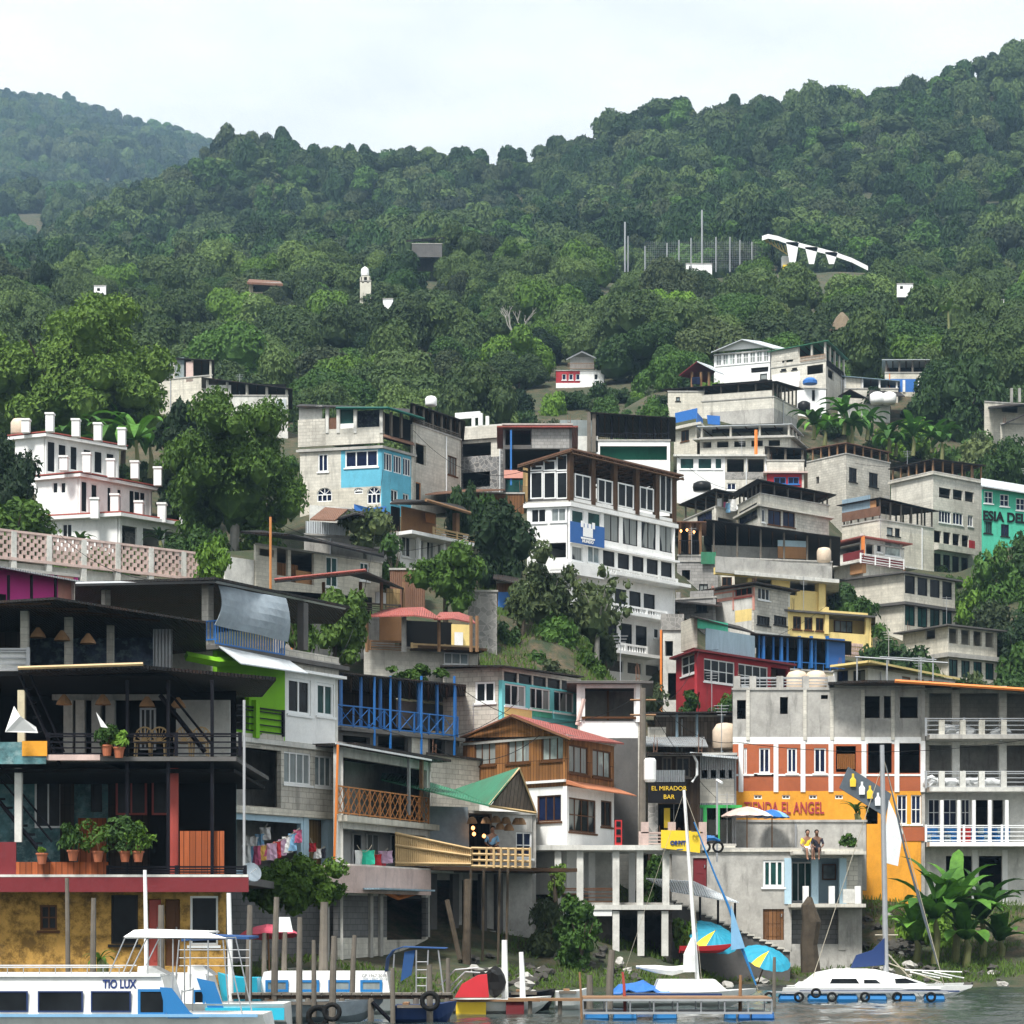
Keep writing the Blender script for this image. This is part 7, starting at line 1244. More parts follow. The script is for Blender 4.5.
def blades(px, py, Y, n, ln, spread, seed, wd=.34, droop=.5, h=0.0, stem=.14, up=1.0):
    """banana or palm: stem with long arching blades"""
    r = random.Random(seed); x, y, z = P(px, py, Y); lf, st = MB(), MB()
    st.tube([(x, y, z - .6), (x + .1, y, z + h * .5), (x, y, z + h)], [stem * 1.4, stem * 1.1, stem * .7], 8)
    for i in range(n):
        a = 6.283 * i / n * 1.0 + r.uniform(-.35, .35); l = ln * r.uniform(.7, 1.1); el = r.uniform(.35, 1.25) * up; dr = droop * r.uniform(.7, 1.4); K = 7; pts = []
        dx, dy = math.cos(a), math.sin(a) * .9; px_, pz = 0, 0; e = el
        for k in range(K + 1):
            pts.append((x + dx * px_, y + dy * px_, z + h + pz)); px_ += math.cos(e) * l / K; pz += math.sin(e) * l / K; e -= dr * 2.2 / K * (1 + k * .25)
        vs = []
        for k, p in enumerate(pts):
            t = k / K; w_ = wd * math.sin(math.pi * min(1, .12 + t * .86)) ** .6 * (1 if k < K else .15); jag = r.uniform(.85, 1.1)
            nx_, ny_ = -dy, dx; vs += [(p[0] + nx_ * w_ * jag, p[1] + ny_ * w_ * jag, p[2] + w_ * .25), p, (p[0] - nx_ * w_ * jag, p[1] - ny_ * w_ * jag, p[2] + w_ * .25)]
        fs = []
        for k in range(K): o = k * 3; fs += [(o, o + 1, o + 4, o + 3), (o + 1, o + 2, o + 5, o + 4)]
        lf.add(vs, fs)
    return lf, st, (x, y, z)
def banana(name, label, px, py, Y, n, ln, h, seed, group=None, leaf='leaf_banana', wd=.34, cat='banana plant', stem=.14, droop=.5, up=1.1):
    lf, st, o = blades(px, py, Y, n, ln, 1, seed, wd, droop, h, stem, up); rt = thing(name, label, cat, o, group); lf.build('leaves', leaf, rt); st.build('stem', 'banana_stem', rt); return rt
for i, (px, py, h_, ln, n_) in enumerate(((935, 950, 1.3, 3.2, 15), (955, 950, 1.6, 3.1, 15), (982, 952, 1.4, 2.7, 14), (966, 954, .6, 2.4, 11), (916, 952, .5, 2.2, 11), (1000, 955, .6, 1.9, 10))):
    banana('banana_plant', ['tallest-leaved banana plant nearest the orange wall, on the shore', 'second banana plant in the big shore clump', 'banana plant at the right of the big shore clump', 'low banana plant in the middle of the big shore clump', 'leftmost low banana plant of the big shore clump', 'small banana plant at the right end of the big shore clump'][i], px, py, 98 + (i % 3) * .9, n_, ln, h_, 200 + i, 'banana clump on the shore', wd=.4, stem=.13, droop=.36, up=1.3)
for i, (px, py, Y_, h_, ln, n_) in enumerate(((66, 470, 158, 2.2, 3.2, 9), (112, 474, 150, 2.0, 4.0, 9), (136, 478, 149, 2.6, 4.2, 9), (150, 470, 152, 1.6, 3.6, 8), (92, 440, 160, 2.4, 3.2, 8))):
    banana('banana_plant', 'long-leaved banana plant rising behind the white terraced house', px, py, Y_ + 9, n_, ln, h_, 220 + i, 'bananas behind the white terraced house', wd=.42)
for i in range(11):
    r_ = random.Random(300 + i); px = (812, 826, 842, 858, 872, 900, 914, 930, 946, 850, 888)[i] + r_.uniform(-7, 7); top = px > 880
    banana('banana_plant', 'bright banana plant on the slope between crest houses and the plain block house', px, (450 if top else 436) + r_.uniform(-8, 6), 206 + r_.uniform(-4, 6), 11, 3.0, r_.uniform(.3, 1.4), 240 + i, 'bananas on the slope below the crest', wd=.4)
banana('small_palm', 'small palm beside the lowest tier of the white house', 160, 556, 137, 12, 1.5, .9, 261, cat='palm', wd=.12, leaf='leaf_mid')
banana('small_palm', 'low palm in front of the lowest white tier, left', 80, 548, 137, 12, 1.4, .3, 262, cat='palm', wd=.14, leaf='leaf_mid')
banana('small_palm', 'small palm against the orange wall', 856, 824, 104.5, 9, 1.1, .5, 263, cat='palm', wd=.09, leaf='leaf_light')
banana('small_palm', 'leafy palm before the ochre wall', 100, 968, 63, 12, .75, .2, 264, cat='palm', wd=.06, leaf='leaf_light')
banana('bare_banana', 'single young banana tree on the ridge right of the thatched hut', 948, 342, 262, 5, 2.2, 3.5, 265, cat='banana plant', leaf='leaf_lime')
# dead white tree on the ridge
m = MB(); r_ = random.Random(4); bx_, by_, bz_ = P(516, 356, 270)
def limb(p, d, l, r, k):
    q = (p[0] + d[0] * l, p[1] + d[1] * l, p[2] + d[2] * l); m.tube([p, ((p[0] + q[0]) / 2 + r_.uniform(-.1, .1) * l, (p[1] + q[1]) / 2, (p[2] + q[2]) / 2), q], [r, r * .85, r * .65], 5)
    if k:
        for _ in range(3 if k > 1 else 2): limb(q, (d[0] * .6 + r_.uniform(-.38, .38), d[1] * .5 + r_.uniform(-.3, .3), max(.55, d[2] * .85 + r_.uniform(-.15, .15))), l * .62, r * .6, k - 1)
limb((bx_ - .2, by_ - 4, bz_ - 1), (-.1, 0, 1), 2.9, .17, 3); limb((bx_ + .2, by_ - 4, bz_ - 1), (.15, 0, 1), 2.7, .15, 3); tag(m.build('dead_tree', 'bark_pale'), 'bare whitish dead tree on the wooded ridge', 'tree')
# potted plants on the red deck
POTS = [(73, 855, 26, 'spreading bright plant in a terracotta pot, leftmost on the red deck'), (98, 856, 30, 'second potted plant from the left on the red deck'), (125, 856, 34, 'third potted plant from the left on the red deck'), (138, 856, 28, 'fourth potted plant from the left on the red deck'), (107, 750, 20, 'leafy plant in a terracotta pot on the upper deck'), (42, 858, 6, 'tiny pot at the left of the red deck'),
        (848, 853, 14, 'potted palm on the terrace below the orange wall'), (119, 752, 16, 'low potted plant on the upper deck')]
for i, (px, py, hp, lb) in enumerate(POTS):
    Y_ = 64.9 if px < 300 else 101.5; x, y, z = P(px, py + 6, Y_); s_ = Y_ / f; rt = thing('potted_plant', lb, 'potted plant', (x, y, z)); k_ = 5.5 * s_
    MB().lathe((x, y, z), [(k_ * .7, 0), (k_, k_ * 1.7), (k_ * 1.15, k_ * 1.7), (k_ * 1.15, k_ * 2.0), (k_ * .8, k_ * 2.0)], 12).build('pot', 'pot', rt)
    V_, tri_, q_ = crown_arrays(400 + i, hp * .62 * s_, hp * .5 * s_, hp * .55 * s_, 12, 420, .05 if px < 300 else .07, cz=k_ * 2 + hp * .5 * s_, lobe=.3, core=.3); me = bpy.data.meshes.new('foliage'); me.from_pydata(V_.tolist(), [], [tuple(a) for a in tri_] + [tuple(a) for a in q_.tolist()]); me.materials.append(MATS['leaf_light' if i % 2 else 'leaf_mid']); o = bpy.data.objects.new('foliage', me); COL.objects.link(o); o.parent = rt
    m = MB(); 
    for k in range(3): a = k * 2.1; m.tube([(x, y, z + k_ * 1.6), (x + math.cos(a) * .08, y + math.sin(a) * .08, z + k_ * 2 + hp * .5 * s_)], .012, 4)
    m.build('stem', 'wood', rt)
# shrubs filling the gaps between the houses
def inside(x, y, mrg=1.2):
    for ft in FEET:
        c = Vector((sum(p.x for p in ft) / 4, sum(p.y for p in ft) / 4)); ok = True
        for i in range(4):
            a, b = ft[i], ft[(i + 1) % 4]; e = (b - a).normalized(); n_ = Vector((e.y, -e.x))
            if (Vector((x, y)) - a).dot(n_) > mrg: ok = False; break
        if ok: return True
    return False
bp = [crown_mesh('bush', mat, 500 + i, 1.5, 1.4, 1.1 + .2 * (i % 3), 9, 1500, .13, cz=.9, lobe=.45) for i, mat in enumerate(('leaf_mid', 'leaf_light', 'leaf_dull', 'leaf_dark', 'leaf_jungle'))]
rb = random.Random(77); nb_ = 0; names_ = ['mid green bush', 'bright green bush', 'olive bush', 'dark green bush', 'deep green bush']; tries = 0; BP = []
while nb_ < 290 and tries < 6000:
    tries += 1; px = rb.uniform(-40, 1064); Y = math.sqrt(rb.uniform(100 ** 2, 250 ** 2)); x = (px - 512) / f * Y
    if inside(x, Y, 1.2 if Y > 215 else 1.8): continue
    if any((x - a) ** 2 + (Y - b) ** 2 < 4.5 for a, b in BP): continue
    BP.append((x, Y)); k = rb.randrange(5); s_ = rb.uniform(.6, 1.3) if Y > 215 else rb.uniform(.5, 1.05); o = bpy.data.objects.new('bush', bp[k]); COL.objects.link(o); o.location = (x, Y, float(ground(x, Y)) - .25); o.scale = (s_, s_, s_ * rb.uniform(.8, 1.3)); o.rotation_euler.z = rb.uniform(0, 6.28); nb_ += 1
    tag(o, f"{names_[k]} growing between houses on the {'left' if px < 340 else 'middle' if px < 680 else 'right'} slope, {'lower' if Y < 140 else 'middle' if Y < 190 else 'upper'} part", 'bush', 'bushes between the houses')
# grass along the shore and on bare slopes
def grass():
    r = np.random.default_rng(3); n = 42000; px = r.uniform(500, 1100, n); Y = r.uniform(84, 108, n); n2 = 12000; px = np.concatenate([px, r.uniform(200, 470, 5000), r.uniform(480, 640, n2)]); Y = np.concatenate([Y, r.uniform(68, 80, 5000), r.uniform(108, 134, n2)])
    X = (px - 512) / f * Y; Z = ground(X, Y); cl = smooth_noise(X, Y, 2.2, 77); keep = (Z > .12) & (cl > -.25); X, Y, Z = X[keep], Y[keep], Z[keep]; n = len(X)
    hgt = r.uniform(.06, .26, n) * np.where(Y > 106, 1.5, 1); a = r.uniform(0, 6.28, n); w_ = r.uniform(.012, .035, n); lx, ly = r.normal(0, .09, n), r.normal(0, .09, n)
    v = np.stack([np.stack([X - np.cos(a) * w_, Y - np.sin(a) * w_, Z - .05], 1), np.stack([X + np.cos(a) * w_, Y + np.sin(a) * w_, Z - .05], 1), np.stack([X + lx + np.cos(a) * w_ * .5, Y + ly, Z + hgt], 1), np.stack([X + lx - np.cos(a) * w_ * .8, Y + ly, Z + hgt * .8], 1)], 1).reshape(-1, 3)
    me = bpy.data.meshes.new('shore_grass'); me.from_pydata(v.tolist(), [], (np.arange(n)[:, None] * 4 + np.arange(4)[None]).tolist()); me.materials.append(MATS['grass']); o = bpy.data.objects.new('shore_grass', me); COL.objects.link(o); tag(o, 'tufts of green grass along the shore and bare slopes', 'grass', kind='stuff')
grass()
rr_ = random.Random(8); rk = []
for i in range(5):
    g_ = np.random.default_rng(600 + i); v = ICOV * (1 + .35 * g_.normal(size=(len(ICOV), 1)) * .6) * np.array([1, .8, .6]); me = bpy.data.meshes.new('rock'); me.from_pydata(v.tolist(), [], ICOF.tolist()); me.materials.append(MATS['concrete' if i % 2 else 'stone_dark']); rk.append(me)
def rocks(n, px0, px1, Y0, Y1, smin, smax, lb, grp):
    for _ in range(n):
        px, Y = rr_.uniform(px0, px1), rr_.uniform(Y0, Y1); x = (px - 512) / f * Y; o = bpy.data.objects.new('rock', rr_.choice(rk)); COL.objects.link(o); s_ = rr_.uniform(smin, smax); o.scale = (s_, s_, s_); o.location = (x, Y, max(float(ground(x, Y)), -.05) + s_ * .2); o.rotation_euler = (rr_.uniform(-.4, .4), rr_.uniform(-.4, .4), rr_.uniform(0, 6)); tag(o, lb, 'rock', grp)
rocks(46, 838, 925, 97, 106, .12, .4, 'grey rubble stone on the bank below the orange wall', 'rubble on the bank'); rocks(34, 700, 1040, 93, 97, .12, .35, 'stone at the water edge by the catamaran', 'stones at the water edge')
rocks(26, 470, 545, 82, 88, .15, .45, 'rubble stone at the foot of the stilts', 'rubble under the stilts'); rocks(24, 560, 640, 88, 92, .1, .3, 'stone of the low bank wall before the white columns', 'stones before the columns'); rocks(18, 260, 400, 70, 75, .12, .3, 'stone of the bank behind the moored boats', 'stones behind the boats')
bk = MB(); bk.add([P(500, 940, 87), P(530, 925, 88), P(575, 968, 86), P(560, 985, 84.5), P(498, 985, 84.5), P(520, 950, 90)], [(0, 1, 5), (0, 4, 3, 2), (0, 2, 1), (1, 2, 5)])
# stump
m = MB(); m.tube([P(811, 972, 95), P(809, 945, 95), P(812, 922, 95), P(808, 905, 95), P(810, 897, 95)], [.42, .36, .4, .28, .1], 9); tag(m.build('tree_stump', 'bark'), 'tall rough dead trunk standing before the riverside house', 'tree stump')
m = MB(); m.tube([P(466, 965, 85), P(467, 930, 85), P(468, 880, 85.5)], [.2, .14, .16], 8); m.tube([P(460, 960, 84.8), P(447, 900, 85.2)], .1, 6); tag(m.build('dead_tree', 'bark'), 'shaggy dead trunk among the stilts of the bamboo terrace', 'tree trunk')

# ================================================================== boats and docks
def hull(m, x0, x1, Y, beam, zt, zb, mi=0, bow=1, sheer=.15, taper=.5):
    """lofted hull; stern at x0, bow at x1"""
    K = 14; rows = []
    for k in range(K + 1):
        t = k / K; b_ = beam / 2 * (1 - max(0, (t - taper) / (1 - taper)) ** 2.2 * .97) * (.9 + .1 * min(1, t * 5)); x = x0 + (x1 - x0) * t; zz = zt + sheer * max(0, t - .3) ** 2 * 2; zk = zb + (zz - zb) * max(0, (t - .7) / .3) ** 2 * .8
        rows.append([(x, Y - b_, zz), (x - (x1 - x0) * .01, Y - b_ * .8, (zz + zk) / 2 - .05), (x - (x1 - x0) * .02, Y - b_ * .35, zk), (x - (x1 - x0) * .02, Y + b_ * .35, zk), (x - (x1 - x0) * .01, Y + b_ * .8, (zz + zk) / 2 - .05), (x, Y + b_, zz)])
    o = len(m.v); m.v += [p for r_ in rows for p in r_]
    for k in range(K):
        for j in range(5): m.q.append((o + k * 6 + j, o + (k + 1) * 6 + j, o + (k + 1) * 6 + j + 1, o + k * 6 + j + 1)); m.m.append(mi)
        m.q.append((o + k * 6, o + k * 6 + 5, o + (k + 1) * 6 + 5, o + (k + 1) * 6)); m.m.append(mi)
    m.q.append(tuple(o + j for j in range(6))); m.m.append(mi)
    return m
def cabin(m, x0, x1, Y, b, z0, z1, rake0=.2, rake1=.2, inset=.08):
    return m.hexa([(x0, Y - b, z0), (x1, Y - b, z0), (x1, Y + b, z0), (x0, Y + b, z0)], [(x0 + rake0, Y - b + inset, z1), (x1 - rake1, Y - b + inset, z1), (x1 - rake1, Y + b - inset, z1), (x0 + rake0, Y + b - inset, z1)])
XP = lambda px, Y: (px - 512) / f * Y
ZP = lambda py, Y: H + (HY - py) / f * Y
def pframe(rt, x0, x1, y, z0, z1, fr, gl, w=.05, name='window'):
    m = MB(); m.box(x0, x1, y - .03, y + .01, z0, z0 + w).box(x0, x1, y - .03, y + .01, z1 - w, z1).box(x0, x0 + w, y - .03, y + .01, z0 + w, z1 - w).box(x1 - w, x1, y - .03, y + .01, z0 + w, z1 - w); o = m.build(name, fr, rt); MB().box(x0 + .01, x1 - .01, y - .012, y + .02, z0 + .01, z1 - .01).build('pane', gl, o); return o
# water taxi in front
Y_ = 52; b1_ = thing('water_taxi', 'white covered water taxi with light blue stripe and navy name lettering', 'boat', (XP(100, Y_), Y_, 0))
hull(MB(), XP(262, Y_), -17, Y_ + 1.1, 2.3, .48, -.25).build('hull', 'gel_white', b1_); MB().box(-16.5, XP(258, Y_), Y_ - .07, Y_ - .03, ZP(1017, Y_), ZP(1014, Y_)).build('stripe', 'cloth_blue', b1_)
cabin(MB(), -17.5, XP(172, Y_), Y_ + 1.1, 1.1, .45, ZP(977, Y_), .1, .25).build('cabin', 'gel_white', b1_); MB().box(-17.5, XP(160, Y_), Y_ + .02, Y_ + 2.18, ZP(977, Y_) + .002, ZP(974, Y_)).build('roof', 'gel_white', b1_)
for x0, x1, c_ in ((-8, 28, 0), (38, 83, 0), (91, 131, 0), (-60, -16, 0)): pframe(b1_, XP(x0, Y_), XP(x1, Y_), Y_ + .0, ZP(1012, Y_), ZP(991, Y_), 'gel_navy', 'glass', .03)
pframe(b1_, XP(138, Y_), XP(166, Y_), Y_ - .01, ZP(1015, Y_), ZP(989, Y_), 'gel_blue', 'glass', .06); MB().slabn([(XP(168, Y_), Y_, ZP(1018, Y_)), (XP(200, Y_), Y_, ZP(1018, Y_)), (XP(190, Y_), Y_, ZP(1012, Y_)), (XP(172, Y_), Y_, ZP(988, Y_)), (XP(160, Y_), Y_, ZP(987, Y_))], .06).build('cockpit_side', 'gel_blue', b1_)
tm = text_mb('TIO LUX', .27, .02, .008); kx = .8; tm.v = [(v_[0] * .72 + XP(119, Y_), Y_ + .055 + v_[1], v_[2] + ZP(984.5, Y_)) for v_ in tm.v]; tm.build('name_lettering', 'letters_navy', b1_)
MB().slabn([(XP(123, Y_), Y_ + .1, ZP(937, Y_)), (XP(215, Y_), Y_ + .1, ZP(938, Y_)), (XP(226, Y_), Y_ + .1, ZP(938, Y_)), (XP(205, Y_), Y_ + .2, ZP(932, Y_)), (XP(133, Y_), Y_ + .2, ZP(930, Y_))], .04).build('canopy_edge', 'gel_white', b1_); MB().sheet([(XP(133, Y_), Y_ + .2, ZP(930, Y_)), (XP(205, Y_), Y_ + .2, ZP(932, Y_)), (XP(208, Y_), Y_ + 2, ZP(931, Y_)), (XP(135, Y_), Y_ + 2, ZP(929, Y_))], .04).build('canopy', 'canvas_white', b1_)
m = MB()
for xa, ya, xb, yb_ in ((124, 938, 108, 975), (146, 938, 128, 975), (147, 936, 147, 975), (172, 938, 172, 1020), (181, 990, 180, 1020), (225, 938, 243, 1020)): m.bar((XP(xa, Y_), Y_ + .15, ZP(ya, Y_)), (XP(xb, Y_), Y_ + .1, ZP(yb_, Y_)), .022); m.bar((XP(xa, Y_), Y_ + 2, ZP(ya, Y_)), (XP(xb, Y_), Y_ + 2, ZP(yb_, Y_)), .022)
[m.bar((XP(a, Y_), Y_ + .12, ZP(b, Y_)), (XP(a, Y_), Y_ + 2, ZP(b, Y_)), .02) for a, b in ((124, 938), (146, 938), (172, 938), (225, 938), (147, 937), (181, 992))]; m.bar((XP(124, Y_), Y_ + .14, ZP(938, Y_)), (XP(225, Y_), Y_ + .14, ZP(938, Y_)), .022); m.build('canopy_frame', 'steel', b1_); m = MB()
for k in range(9): m.bar((XP(-10 + k * 16, Y_), Y_ + .15, ZP(975, Y_)), (XP(-10 + k * 16, Y_), Y_ + .15, ZP(967, Y_)), .015)
m.bar((XP(-30, Y_), Y_ + .15, ZP(967.5, Y_)), (XP(122, Y_), Y_ + .15, ZP(967.5, Y_)), .02).bar((XP(-30, Y_), Y_ + 2, ZP(967, Y_)), (XP(122, Y_), Y_ + 2, ZP(967, Y_)), .02).build('roof_rail', 'steel', b1_)
cabin(MB(), XP(133, Y_), XP(163, Y_), Y_ + 1.1, .5, ZP(975, Y_), ZP(967, Y_), 0, .35).build('console', 'gel_white', b1_)
# second taxi
Y_ = 56; b2_ = thing('water_taxi', 'aqua and white open water taxi with a blue canopy, behind the lettered one', 'boat', (XP(220, Y_), Y_, 0))
hull(MB(), XP(283, Y_), XP(90, Y_), Y_ + 1.1, 2.1, ZP(1004, Y_), -.2).build('hull', 'gel_white', b2_); MB().box(XP(205, Y_), XP(284, Y_), Y_ + .04, Y_ + .1, ZP(1020, Y_), ZP(1008, Y_)).build('side_panel', 'gel_aqua', b2_)
cabin(MB(), XP(90, Y_), XP(212, Y_), Y_ + 1.1, .95, ZP(1006, Y_), ZP(974, Y_), .1, .2).build('cabin', 'gel_white', b2_); pframe(b2_, XP(192, Y_), XP(204, Y_), Y_ + .17, ZP(1006, Y_), ZP(990, Y_), 'gel_blue', 'glass'); MB().slabn([(XP(208, Y_), Y_ + .12, ZP(1010, Y_)), (XP(224, Y_), Y_ + .12, ZP(1010, Y_)), (XP(214, Y_), Y_ + .12, ZP(982, Y_)), (XP(196, Y_), Y_ + .12, ZP(978, Y_))], .05).build('cockpit_side', 'gel_blue', b2_)
cabin(MB(), XP(184, Y_), XP(210, Y_), Y_ + 1.1, .5, ZP(976, Y_), ZP(966, Y_), 0, .3).build('console', 'gel_white', b2_)
MB().sheet([(XP(180, Y_), Y_ + .2, ZP(939, Y_)), (XP(197, Y_), Y_ + .15, ZP(935.5, Y_)), (XP(248, Y_), Y_ + .2, ZP(937, Y_)), (XP(250, Y_), Y_ + 2, ZP(936, Y_)), (XP(197, Y_), Y_ + 2.1, ZP(934, Y_))], .06).build('canopy', 'canvas_blue', b2_); m = MB()
for xa, xb in ((178, 172), (189, 189), (207, 207), (249, 249), (222, 228)): m.bar((XP(xa, Y_), Y_ + .2, ZP(940, Y_)), (XP(xb, Y_), Y_ + .2, ZP(1008, Y_)), .025)
for py in (950, 958, 966): m.bar((XP(178, Y_), Y_ + .2, ZP(py, Y_)), (XP(249, Y_), Y_ + .2, ZP(py, Y_)), .016)
m.build('canopy_frame', 'steel', b2_)
Y_ = 63; b2b = thing('rowing_boat', 'turquoise open skiff between the taxi and the white cabin boat', 'boat', (XP(240, Y_), Y_, 0)); hull(MB(), XP(256, Y_), XP(214, Y_), Y_ + .8, 1.3, ZP(978, Y_), 0).build('hull', 'gel_aqua', b2b)
# cabin boat with blue windows
Y_ = 64; b3 = thing('cabin_boat', 'long white cabin boat with blue framed windows and a navy canopy', 'boat', (XP(330, Y_), Y_, 0)); hull(MB(), XP(432, Y_), XP(228, Y_), Y_ + 1.1, 2.3, ZP(996, Y_), -.2).build('hull', 'gel_white', b3)
cabin(MB(), XP(256, Y_), XP(390, Y_), Y_ + 1.1, 1, ZP(997, Y_), ZP(972, Y_), .2, .1).build('cabin', 'gel_white', b3)
for x0, x1 in ((265, 288), (299, 319), (328, 351), (360, 382)): pframe(b3, XP(x0, Y_), XP(x1, Y_), Y_ + .11, ZP(992, Y_), ZP(980, Y_), 'gel_blue', 'glass_pale', .07)
tm = text_mb('GP 1967 2018', .12, .01); tm.v = [(v_[0] + XP(374, Y_), Y_ + .1 + v_[1], v_[2] + ZP(976, Y_)) for v_ in tm.v]; tm.build('registration_lettering', 'letters_black', b3)
m = MB(); pr_ = [(384, 975), (386, 958), (392, 950), (402, 946.5), (446, 948)]
for i in range(len(pr_) - 1):
    (xa, ya), (xb, yb_) = pr_[i], pr_[i + 1]; m.hexa([(XP(xa, Y_), Y_ + .15, ZP(ya + 1, Y_)), (XP(xb, Y_), Y_ + .15, ZP(yb_ + 1, Y_)), (XP(xb, Y_), Y_ + 2, ZP(yb_ + 1, Y_)), (XP(xa, Y_), Y_ + 2, ZP(ya + 1, Y_))], [(XP(xa, Y_), Y_ + .15, ZP(ya, Y_)), (XP(xb, Y_), Y_ + .15, ZP(yb_, Y_)), (XP(xb, Y_), Y_ + 2, ZP(yb_, Y_)), (XP(xa, Y_), Y_ + 2, ZP(ya, Y_))])
m.build('canopy', 'canvas_blue', b3); m = MB()
for xa, ya, xb, yb_ in ((394, 954, 391, 998), (416, 950, 416, 998), (428, 950, 426, 998), (438, 950, 444, 998)): m.bar((XP(xa, Y_), Y_ + .2, ZP(ya, Y_)), (XP(xb, Y_), Y_ + .2, ZP(yb_, Y_)), .03)
for py in (962, 970, 978, 986): m.bar((XP(416, Y_), Y_ + .2, ZP(py, Y_)), (XP(428, Y_), Y_ + .2, ZP(py, Y_)), .018)
m.build('canopy_frame', 'steel', b3); MB().slabn([(XP(400, Y_), Y_ + .3, ZP(982, Y_)), (XP(411, Y_), Y_ + .3, ZP(975, Y_)), (XP(415, Y_), Y_ + .3, ZP(950, Y_)), (XP(404, Y_), Y_ + .3, ZP(952, Y_))], .05).build('side_curtain', 'canvas_blue', b3)
# dock with piles
Y_ = 60; dk = thing('wooden_dock', 'low dark wooden dock in front of the white cabin boat', 'dock', (XP(340, Y_), Y_, 0)); m = MB()
for k in range(22): x0 = XP(232 + k * 10, Y_); m.box(x0, x0 + .24, Y_ - .1, Y_ + .7, ZP(995, Y_), ZP(995, Y_) + .05)
m.build('planks', 'wood_grey', dk); MB().box(XP(228, Y_), XP(453, Y_), Y_ - .06, Y_ + .02, ZP(999, Y_), ZP(995, Y_) - .004).build('beam', 'plank_dark', dk)
for px in (267, 308, 342, 371, 416, 447): tubeP([(px, 998, Y_), (px, 1035, Y_)], .09, 6).build('leg', 'wood_grey', dk)
tubeP([(372, 1002, 59.9), (400, 1030, 59.9)], .06).build('brace', 'steel_black', dk); tubeP([(270, 1002, 59.9), (300, 1030, 59.9)], .06).build('brace', 'steel_black', dk)
PILES = [(147, 870, 1000, 58, .07, 'plastic_white'), (161, 905, 990, 61, .12, 'wood_grey'), (93, 898, 968, 62, .1, 'wood_grey'), (68, 878, 970, 62, .08, 'wood_grey'), (231, 893, 1004, 60, .09, 'plastic_white'), (248, 905, 1022, 59, .11, 'wood_grey'), (274, 897, 1002, 60, .11, 'wood_grey'), (299, 917, 1024, 58, .1, 'wood_grey'), (323, 902, 996, 66, .17, 'wood_grey'), (314, 940, 1005, 59.5, .08, 'wood_grey'),
         (332, 936, 1022, 58.5, .11, 'wood_grey'), (352, 935, 992, 61, .09, 'wood_grey'), (284, 932, 970, 66, .1, 'wood_grey'), (264, 933, 975, 66, .09, 'wood_grey'), (393, 968, 1024, 58.5, .08, 'wood_grey'), (430, 965, 1024, 58.5, .1, 'wood_grey'), (448, 958, 1000, 62, .08, 'wood_grey'), (505, 940, 1000, 66, .12, 'plastic_white'), (523, 952, 998, 66, .1, 'plastic_white'),
         (609, 950, 1000, 64, .13, 'wood_grey'), (590, 975, 1006, 64, .12, 'wood_grey'), (625, 972, 1000, 62, .05, 'steel_red'), (740, 975, 1010, 62, .06, 'wood'), (582, 972, 1020, 60.5, .04, 'wood'), (774, 957, 1005, 70, .07, 'wood_grey')]
for px, a_, b_, Yp, rr, mat_ in PILES:
    m = MB(); x0 = random.uniform(-3, 3); m.tube([P(px, b_ + 12, Yp), P(px + x0 * .4, (a_ + b_) / 2, Yp), P(px + x0, a_, Yp)], [rr * .85, rr * .78, rr * .65], 8)
    tag(m.build('mooring_pile', mat_), ('white painted' if mat_ == 'plastic_white' else 'rusty red' if mat_ == 'steel_red' else 'weathered wooden') + (' mooring post at the left, before the ochre wall' if px < 240 else ' mooring post among the boats by the wooden dock' if px < 460 else ' mooring post between the striped boat and the float dock' if px < 600 else ' mooring post by the sloop and float dock'), 'post', 'mooring posts')
def tyre(px, py, Y, r_, lb, grp=None, front=True):
    x, y, z = P(px, py, Y); V, Q = [], []; n, k = 16, 8
    for i in range(n):
        a = 6.283 * i / n
        for j in range(k): b = 6.283 * j / k; rr = r_ + r_ * .32 * math.cos(b); V.append((x + rr * math.cos(a), y + r_ * .32 * math.sin(b), z + rr * math.sin(a)))
    for i in range(n):
        for j in range(k): Q.append((i * k + j, ((i + 1) % n) * k + j, ((i + 1) % n) * k + (j + 1) % k, i * k + (j + 1) % k))
    m = MB(); m.add(V, Q); tag(m.build('tyre', 'rubber', smooth=True), lb, 'tyre', grp)
tyre(332, 1012, 57.8, .19, 'old black tyre hung at the middle of the wooden dock'); tyre(430, 1001, 58.2, .2, 'black tyre hung at the right end of the wooden dock'); tyre(318, 1017, 59, .24, 'black tyre half under the wooden dock')
for px in (769, 799, 816, 832, 865, 897, 931): tyre(px, 997 if px != 816 else 993, 75.2, .13, 'black tyre fender along the catamaran float', 'tyre fenders by the catamaran')
